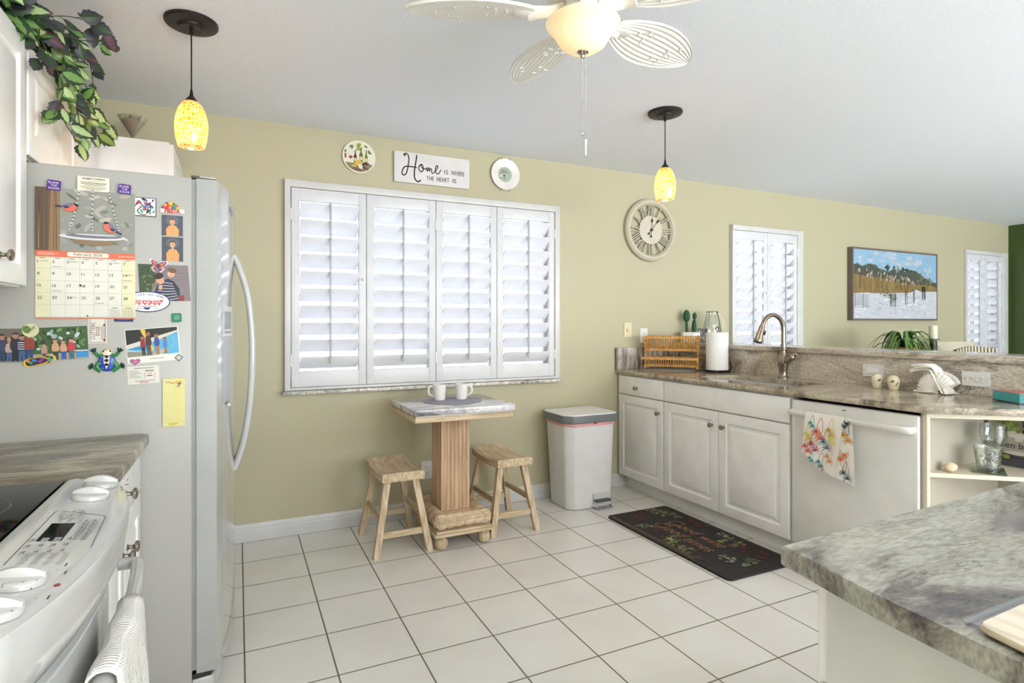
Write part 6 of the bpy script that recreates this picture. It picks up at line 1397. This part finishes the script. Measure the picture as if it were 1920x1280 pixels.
# ---------------- boards on the island counter
r = MB(); cb = V((1.10, .33, CT)); PB = []
lg = clear_glass('frosted_board', (.93, .93, .96), .03)
ga, gb_, gc2 = onZ(1800, 1168, CT), onZ(1920, 1120, CT), onZ(1838, 1178, CT); ba, bb, bc2 = onZ(1834, 1172, CT+.01), onZ(1918, 1134, CT+.01), onZ(1919, 1214, CT+.01)
dg = (gb_-ga).normalized(); db = (bb-ba).normalized(); dc = (bc2-ba).normalized(); G1 = ga+dg*.55; B1 = ba+db*.45; B2 = ba+dc*.38
tag(MB().prism([(ga.x, ga.y-.006), (ga.x+.006, ga.y-.012), (ga.x+.02, -.05), (G1.x+.02, -.05), (G1.x, G1.y), (ga.x+.008, ga.y+.002)], CT, CT+.004, lg, .001).build('glass_mat'), 'thin clear glass mat lying on the foreground granite', 'mat')
tag(MB().prism([(ba.x+dc.x*.012, ba.y+dc.y*.012), (B2.x, B2.y), (B2.x+(B1.x-ba.x), B2.y+(B1.y-ba.y)), (B1.x, B1.y), (ba.x+db.x*.012, ba.y+db.y*.012), (ba.x+.001, ba.y)], CT+.0042, CT+.012, wood('pale_board', 'Y', (206, 192, 170), (220, 208, 190), 10), .003).build('cutting_board'), 'pale beige cutting board on the glass mat at the right edge', 'cutting board')
# ================================================================== PENDANT LAMPS
def crackle():
    m = bpy.data.materials.new('amber_crackle_glass'); m.use_nodes = True; nt = m.node_tree; nt.nodes.clear(); L = nt.links.new
    o = N(nt, 'ShaderNodeOutputMaterial'); tc = N(nt, 'ShaderNodeTexCoord'); nz = N(nt, 'ShaderNodeTexNoise'); nz.inputs['Scale'].default_value = 30
    v1 = N(nt, 'ShaderNodeTexVoronoi', feature='DISTANCE_TO_EDGE'); v1.inputs['Scale'].default_value = 80
    mp = N(nt, 'ShaderNodeMapping'); mp.inputs['Scale'].default_value = (1, 1, .8); L(tc.outputs['Object'], mp.inputs[0]); L(mp.outputs[0], v1.inputs[0])
    r = ramp(nt, [(0.0, (1, .95, .80, 1)), (.10, (1, .90, .66, 1)), (.16, rgb(244, 190, 80)), (.40, rgb(226, 158, 44))], v1.outputs['Distance'])
    v2 = N(nt, 'ShaderNodeTexVoronoi', feature='DISTANCE_TO_EDGE'); v2.inputs['Scale'].default_value = 170; L(tc.outputs['Object'], v2.inputs[0])
    r2 = ramp(nt, [(0, (1, .9, .6, 1)), (.2, (.8, .7, .5, 1))], v2.outputs['Distance']); mx = N(nt, 'ShaderNodeMixRGB', blend_type='MULTIPLY'); mx.inputs[0].default_value = .8; L(r.outputs[0], mx.inputs[1]); L(r2.outputs[0], mx.inputs[2])
    t = N(nt, 'ShaderNodeBsdfTranslucent'); L(mx.outputs[0], t.inputs[0]); g = N(nt, 'ShaderNodeBsdfGlossy'); g.inputs['Roughness'].default_value = .15
    e = N(nt, 'ShaderNodeEmission'); e.inputs[1].default_value = .30; L(mx.outputs[0], e.inputs[0])
    a = N(nt, 'ShaderNodeMixShader'); a.inputs[0].default_value = .06; L(t.outputs[0], a.inputs[1]); L(g.outputs[0], a.inputs[2]); s = N(nt, 'ShaderNodeAddShader'); L(a.outputs[0], s.inputs[0]); L(e.outputs[0], s.inputs[1]); L(s.outputs[0], o.inputs[0]); return m
CR = crackle()
def emit(name, col, st):
    m = bpy.data.materials.new(name); m.use_nodes = True; nt = m.node_tree; nt.nodes.clear(); o = N(nt, 'ShaderNodeOutputMaterial'); e = N(nt, 'ShaderNodeEmission'); e.inputs[0].default_value = (*col, 1); e.inputs[1].default_value = st; nt.links.new(e.outputs[0], o.inputs[0]); return m
BULB = emit('warm_bulb', (1, .88, .66), 6)
def pendant():
    r = thing('pendant_lamp', 'p', 'lamp'); z = CZ
    MB().lathe([(.0, z-.030), (.045, z-.030), (.050, z-.026), (.052, z-.020), (.092, z-.014), (.096, z-.009), (.096, z-.0005), (0, z-.0005)], (0, 0, 0), M['bronze'], 48).build('canopy', r)
    m = MB(); m.cyl((0, 0, 2.185), (0, 0, z-.028), .0028, M['black'], n=8); m.lathe([(.008, z-.05), (.006, z-.03)], (0, 0, 0), M['bronze'], 12); m.build('cord', r)
    MB().lathe([(.0035, 2.200), (.006, 2.186), (.007, 2.175), (.012, 2.168), (.020, 2.158), (.023, 2.146), (.023, 2.140), (.0, 2.140)], (0, 0, 0), M['bronze'], 24).build('socket', r)
    m = MB(); m.recalc = False; m.lathe([(.024, 2.150), (.036, 2.140), (.047, 2.118), (.055, 2.09), (.0595, 2.06), (.0585, 2.03), (.0545, 2.0), (.047, 1.972), (.045, 1.972), (.0565, 2.03), (.0575, 2.06), (.053, 2.09), (.045, 2.117), (.034, 2.138), (.024, 2.147)], (0, 0, 0), CR, 40, None, (False, False)); m.build('shade', r)
    m = MB(); m.sphere((0, 0, 2.060), .022, BULB, 16, 10, (1, 1, 1.3)); m.cyl((0, 0, 2.085), (0, 0, 2.142), .012, M['white']); m.build('bulb', r); return r
p1 = pendant(); p1['label'] = 'amber crackle-glass pendant lamp hanging left, near the refrigerator'; p1['group'] = 'amber pendant lamps'
p2 = copy_tree(p1); p2['label'] = 'amber crackle-glass pendant lamp hanging right, above the wall clock'
place(p1, (-.166, 2.598, 0)); place(p2, (2.181, 2.547, 0))
def point(name, loc, e, col=(1, .80, .52), rad=.02):
    l = bpy.data.lights.new(name, 'POINT'); l.energy = e; l.color = col; l.shadow_soft_size = rad; o = bpy.data.objects.new(name, l); COL.objects.link(o); o.location = loc; return o
point('pendant_light', (-.166, 2.598, 1.992), 6.5, (1, .74, .42), .015); point('pendant_light', (2.181, 2.547, 1.992), 7, (1, .80, .54), .015)
# ================================================================== CEILING FAN
FC = V((.989, 1.544, 0)); fn_ = flat('EFECE4', .35); r = thing('ceiling_fan', 'white ceiling fan with leaf-shaped wicker-look blades and a frosted bowl light', 'ceiling fan', (FC.x, FC.y, CZ))
MB().lathe([(.0, CZ-.001), (.07, CZ-.001), (.075, CZ-.03), (.05, CZ-.06), (.03, CZ-.065), (.0, CZ-.065)], FC, fn_, 32).build('canopy', r)
MB().lathe([(.0, 2.408), (.05, 2.405), (.105, 2.385), (.120, 2.345), (.118, 2.312), (.10, 2.292), (.06, 2.286), (.055, 2.262), (.075, 2.256), (.078, 2.243), (.05, 2.232), (.0, 2.232)], FC, fn_, 40).build('motor', r)
RB = .56
for k_ in range(5):
    a = math.radians(13+72*k_); u_ = V((math.cos(a), math.sin(a), 0)); w_ = V((-u_.y, u_.x, 0)); tl = .20
    n_ = (Z_*math.cos(tl)+w_*math.sin(tl)); w2 = w_*math.cos(tl)-Z_*math.sin(tl)
    o_ = FC+Z_*2.262; m = MB(); L = []; N1, N2 = 26, 61
    for i in range(N1+1):
        t = i/N1; rad_ = .155+(RB-.155)*t; hw2 = .098*(math.sin(PI*min(1, (t*.92+.06)))**.62)*(1 if t < .98 else .7)
        if t == 1: hw2 = .012
        row = []
        for j in range(N2):
            s_ = -1+2*j/(N2-1); rib = abs(math.cos(s_*PI*5.0))**.7*.0038
            row.append(o_+u_*rad_+w2*(hw2*s_)+n_*(-.004-rib))
        for j in range(N2-1, -1, -10): s_ = -1+2*j/(N2-1); row.append(o_+u_*rad_+w2*(hw2*s_)+n_*.002)
        L.append(row)
    m.loops(L, fn_); rn = random.Random(30+k_)
    for q in range(16): 
        t = rn.choice((.22, .30, .36, .62, .68, .76))+rn.uniform(-.02, .02); s_ = rn.choice([-5, -4, -3, -2, -1, 0, 1, 2, 3, 4, 5])/6*.85; hw2 = .098*(math.sin(PI*(t*.92+.06))**.62)
        m.box(o_+u_*(.155+(RB-.155)*t)+w2*hw2*s_+n_*-.0085, (.005, .018, .004), fn_, 0, .0015, Matrix((u_, w2, n_)).transposed())
    m.build('blade', r, ang=25)
    m = MB(); m.tube([FC+Z_*2.275+u_*.06, FC+Z_*2.255+u_*.11+w_*.008, o_+u_*.175-n_*.010], [(.010, .016), (.007, .018), (.006, .026)], fn_, 12); m.sphere(o_+u_*.185-n_*.010, .03, fn_, 14, 6, (1.3, .9, .18)); m.build('blade_arm', r)
al = bpy.data.materials.new('alabaster_glass'); al.use_nodes = True; nt = al.node_tree; nt.nodes.clear(); L = nt.links.new
o = N(nt, 'ShaderNodeOutputMaterial'); tc = N(nt, 'ShaderNodeTexCoord'); nz = N(nt, 'ShaderNodeTexNoise'); nz.inputs['Scale'].default_value = 9; nz.inputs['Detail'].default_value = 3; L(tc.outputs['Object'], nz.inputs[0])
rp = ramp(nt, [(.3, rgb(250, 236, 206)), (.7, rgb(255, 247, 230))], nz.outputs['Fac']); t = N(nt, 'ShaderNodeBsdfTranslucent'); L(rp.outputs[0], t.inputs[0]); d_ = N(nt, 'ShaderNodeBsdfDiffuse'); L(rp.outputs[0], d_.inputs[0]); g = N(nt, 'ShaderNodeBsdfGlossy'); g.inputs['Roughness'].default_value = .15
a = N(nt, 'ShaderNodeMixShader'); a.inputs[0].default_value = .45; L(t.outputs[0], a.inputs[1]); L(d_.outputs[0], a.inputs[2]); b_ = N(nt, 'ShaderNodeMixShader'); b_.inputs[0].default_value = .05; L(a.outputs[0], b_.inputs[1]); L(g.outputs[0], b_.inputs[2])
e = N(nt, 'ShaderNodeEmission'); L(rp.outputs[0], e.inputs[0]); e.inputs[1].default_value = .10; s = N(nt, 'ShaderNodeAddShader'); L(b_.outputs[0], s.inputs[0]); L(e.outputs[0], s.inputs[1]); L(s.outputs[0], o.inputs[0])
m = MB(); m.recalc = False; m.lathe([(.012, 2.132), (.045, 2.138), (.072, 2.156), (.088, 2.182), (.098, 2.200), (.112, 2.212), (.118, 2.222), (.116, 2.226), (.108, 2.216), (.094, 2.205), (.084, 2.186), (.068, 2.162), (.043, 2.144), (.012, 2.138)], FC, al, 56, None, (False, False)); m.build('bowl_shade', r)
MB().lathe([(.0, 2.112), (.006, 2.114), (.008, 2.120), (.005, 2.124), (.010, 2.128), (.018, 2.131), (.019, 2.135), (.004, 2.139), (.004, 2.235), (0, 2.235)], FC, M['nickel'], 24).build('finial', r)
m = MB(); m.sphere(FC+V((.035, -.03, 2.195)), .018, BULB, 14, 8); m.build('bulb', r)
point('fan_light', (FC.x+.035, FC.y-.055, 2.185), .38, (1, .88, .70), .02)
m = MB(); ux = V((math.cos(TH), -math.sin(TH), 0))
for s_, ln in ((-.004, .245), (.0065, .285)):
    c = FC+ux*s_+V((0, 0, 0))-V((math.sin(TH), math.cos(TH), 0))*.02
    m.cyl((c.x, c.y, 2.118-ln), (c.x, c.y, 2.23), .0009, flat('B9B4AA', .3, .8), n=6)
    for q in range(40): m.sphere((c.x, c.y, 2.225-q*ln/40-.0), .0016, flat('B9B4AA', .3, .8), 6, 4)
m.build('pull_chain', r)
c = FC-ux*.004-V((math.sin(TH), math.cos(TH), 0))*.02; MB().sphere((c.x, c.y, 1.868), .0095, clear_glass('pull_glass', (.95, .95, .95), .2), 14, 10).build('chain_ball', r)
c = FC+ux*.0065-V((math.sin(TH), math.cos(TH), 0))*.02; MB().lathe([(.0, -.04), (.0035, -.038), (.0035, .0), (.005, .002), (.005, .010), (0, .012)], (c.x, c.y, 1.838), flat('E4E2DC', .2), 12).build('chain_pull', r)

# ================================================================== DINING SIDE BEYOND THE BAR
wd = wood('dark_table', 'X', (92, 70, 52), (120, 94, 70)); r = thing('dining_table', 'dining table beyond the raised bar, mostly hidden', 'table', (5.45, 2.95, 0))
DT = .80
MB().bx(4.85, 5.88, 2.45, 3.42, DT-.035, DT, wd, .006).build('table_top', r)
for x in (4.93, 5.80):
    for y in (2.53, 3.34): MB().bx(x-.035, x+.035, y-.035, y+.035, 0, DT-.034, wd).build('leg', r, smooth=False)
pc = V((5.24, 3.03, DT)); r = thing('houseplant', 'arching green striped plant in a pot on the dining table beyond the bar', 'plant', tuple(pc)); rn = random.Random(17)
MB().lathe([(.06, 0), (.085, .004), (.11, .16), (.112, .27), (.104, .27), (.10, .17), (0, .16)], pc, flat('A9713C', .6), 28).build('pot', r)
m = MB(); m.recalc = False; gs = [flat('2E5A26', .45), flat('47702E', .45), flat('7E9C50', .45)]
for k_ in range(70):
    a = rn.uniform(0, 2*PI); ln = rn.uniform(.20, .42); up = rn.uniform(.05, .30); d = V((math.cos(a), math.sin(a), 0)); s_ = V((-d.y, d.x, 0)); w_ = rn.uniform(.010, .016); Lp, Mp, Rp = [], [], []
    for i in range(9):
        t = i/8; p_ = pc+Z_*.26+d*(ln*t*.72)+Z_*(up*.55*math.sin(PI*min(1, t*.92+.04))*1.0-.075*t*t*(1.25-up)); ww = w_*math.sin(PI*(t*.88+.08)); Lp.append(p_+s_*ww-Z_*.002); Mp.append(p_+Z_*.002); Rp.append(p_-s_*ww-Z_*.002)
    c1 = rn.choice(gs[:2])
    for i in range(8): m.add([Lp[i], Lp[i+1], Mp[i+1], Mp[i]], [(0, 1, 2, 3)], c1); m.add([Mp[i], Mp[i+1], Rp[i+1], Rp[i]], [(0, 1, 2, 3)], c1); m.add([Mp[i].lerp(Lp[i], .35)+Z_*.002, Mp[i+1].lerp(Lp[i+1], .35)+Z_*.002, Mp[i+1].lerp(Rp[i+1], .35)+Z_*.002, Mp[i].lerp(Rp[i], .35)+Z_*.002], [(0, 1, 2, 3)], gs[2])
m.build('leaves', r, ang=60)
def candle(c, zt, zb, label, name='pillar_candle'):
    wx = flat('DCD6BC', .5)
    r = thing('candle_stand', label[0], 'candle holder', (c[0], c[1], DT)); mm_ = MB(); mm_.lathe([(.05, 0), (.05, .012), (.026, .016), (.026, zb-DT-.010), (.046, zb-DT-.008), (.046, zb-DT-.002), (0, zb-DT-.002)], (c[0], c[1], DT), M['black'], 4 if False else 24); mm_.build('holder', r)
    tag(MB().lathe([(.031, 0), (.0325, .004), (.0325, zt-zb-.004), (.028, zt-zb), (.0, zt-zb-.006)], (c[0], c[1], zb-.0015), wx, 28).build(name), label[1], 'candle')
candle((5.49, 2.925), 1.257, 1.140, ('black candle stand on the dining table, the one nearer the bar', 'cream pillar candle on the nearer black stand, right of the houseplant'))
candle((5.62, 3.155), 1.215, 1.045, ('black candle stand partly behind the houseplant', 'pale pillar candle partly hidden behind the houseplant leaves'))
def chair(nm, lab, c, rz, topz, seatm, striped=False, wm=None):
    r = thing(nm, lab, 'chair', (0, 0, 0)); wm = wm or wd
    MB().box((0, 0, .46), (.46, .46, .07), seatm, 0, .02).build('seat', r)
    m = MB(); pts = [(-.22+.44*i/12, .22+.02*math.sin(PI*i/12), 0) for i in range(13)]; L = []
    for i, (x, y, _) in enumerate(pts):
        zt = topz-.03*(1-math.sin(PI*i/12)) if striped else topz
        L.append([(x, y-.02, .48), (x, y+.02, .48), (x, y+.045, zt-.01), (x, y+.035, zt), (x, y+.005, zt)])
    m.loops(L, seatm); m.build('backrest', r, ang=50)
    for x in (-.19, .19):
        for y in (-.19, .19): MB().bx(x-.02, x+.02, y-.02, y+.02, 0, .44, wm).build('leg', r, smooth=False)
    return place(r, c, rz)
bg = flat('D3C8B0', .8); stp, nt, b = new_mat('striped_fabric'); tc = N(nt, 'ShaderNodeTexCoord'); wv_ = N(nt, 'ShaderNodeTexWave'); wv_.bands_direction = 'X'; wv_.inputs['Scale'].default_value = 9; nt.links.new(tc.outputs['Object'], wv_.inputs[0]); rp = ramp(nt, [(.4, rgb(214, 206, 184)), (.55, rgb(112, 98, 76))], wv_.outputs['Fac']); nt.links.new(rp.outputs[0], b.inputs['Base Color']); b.inputs['Roughness'].default_value = .8
chair('dining_chair', 'beige square-backed chair by the far dining window, seen over the bar', (6.60, 3.12, 0), -.25, 1.085, bg)
chair('dining_chair', 'round-backed striped chair in front of the beige chair, seen over the bar', (6.15, 2.72, 0), -.3, 1.06, stp, True)
chair('dining_chair', 'white chair back at the right edge beyond the bar, before the green wall', (5.75, 1.95, 0), -1.2, 1.10, flat('EDEBE6', .6), False)

# ================================================================== DAYLIGHT, ADDED FILL LIGHTS, CAMERA
w = bpy.data.worlds.new('world'); sc.world = w; w.use_nodes = True; bg_ = w.node_tree.nodes['Background']; bg_.inputs[0].default_value = (.80, .88, 1, 1); bg_.inputs[1].default_value = 3.1
def area(name, loc, rot, sx, sy, e, col=(1, .985, .96)):
    l = bpy.data.lights.new(name, 'AREA'); l.shape = 'RECTANGLE'; l.size = sx; l.size_y = sy; l.energy = e; l.color = col; o = bpy.data.objects.new(name, l); COL.objects.link(o); o.location = loc; o.rotation_euler = rot; return o
for i, d in enumerate(ADDED_DOORS): area('door_daylight', ((d[0]+d[1])/2, YB+.02, 1.2), (PI/2+1.15, 0, 0), d[1]-d[0]-.2, 2.1, 400, (.92, .96, 1))  # added fill lamps in the door openings, tilted up to brighten the ceiling
# two added ceiling panels, out of view, brighten the kitchen and the room behind
for i, (x, y, e) in enumerate(((0.40, -0.9, 26), (3.9, -1.4, 26))):
    r = thing('ceiling_panel_light', ('flush white ceiling panel light over the range side of the kitchen', 'flush white ceiling panel light behind the island')[i], 'ceiling light', (x, y, CZ))
    m = MB()
    for q in ((-.66, -.62, -.36, .36), (.62, .66, -.36, .36), (-.62, .62, -.36, -.32), (-.62, .62, .32, .36)): m.bx(x+q[0], x+q[1], y+q[2], y+q[3], CZ-.07, CZ-.001, M['trim'])
    m.build('frame', r, smooth=False); MB().bx(x-.62, x+.62, y-.32, y+.32, CZ-.035, CZ-.030, emit('diffuser_glow', (.96, .98, 1), 1.5)).build('diffuser', r, smooth=False)
    area('panel_light', (x, y, CZ-.072), (0, 0, 0), 1.2, .6, e, (.95, .97, 1))
cam = bpy.data.cameras.new('camera'); cam.sensor_width = 36; cam.lens = 36*FPX/1920; cam.shift_y = (CY-640)/1920; cam.clip_start = .02
co = bpy.data.objects.new('camera', cam); COL.objects.link(co); co.location = (0, 0, H); co.rotation_euler = (PI/2, 0, -TH); sc.camera = co
sc.view_settings.view_transform = 'Standard'; sc.view_settings.look = 'None'; sc.view_settings.gamma = 1; sc.view_settings.use_curve_mapping = False; sc.view_settings.exposure = 0.13
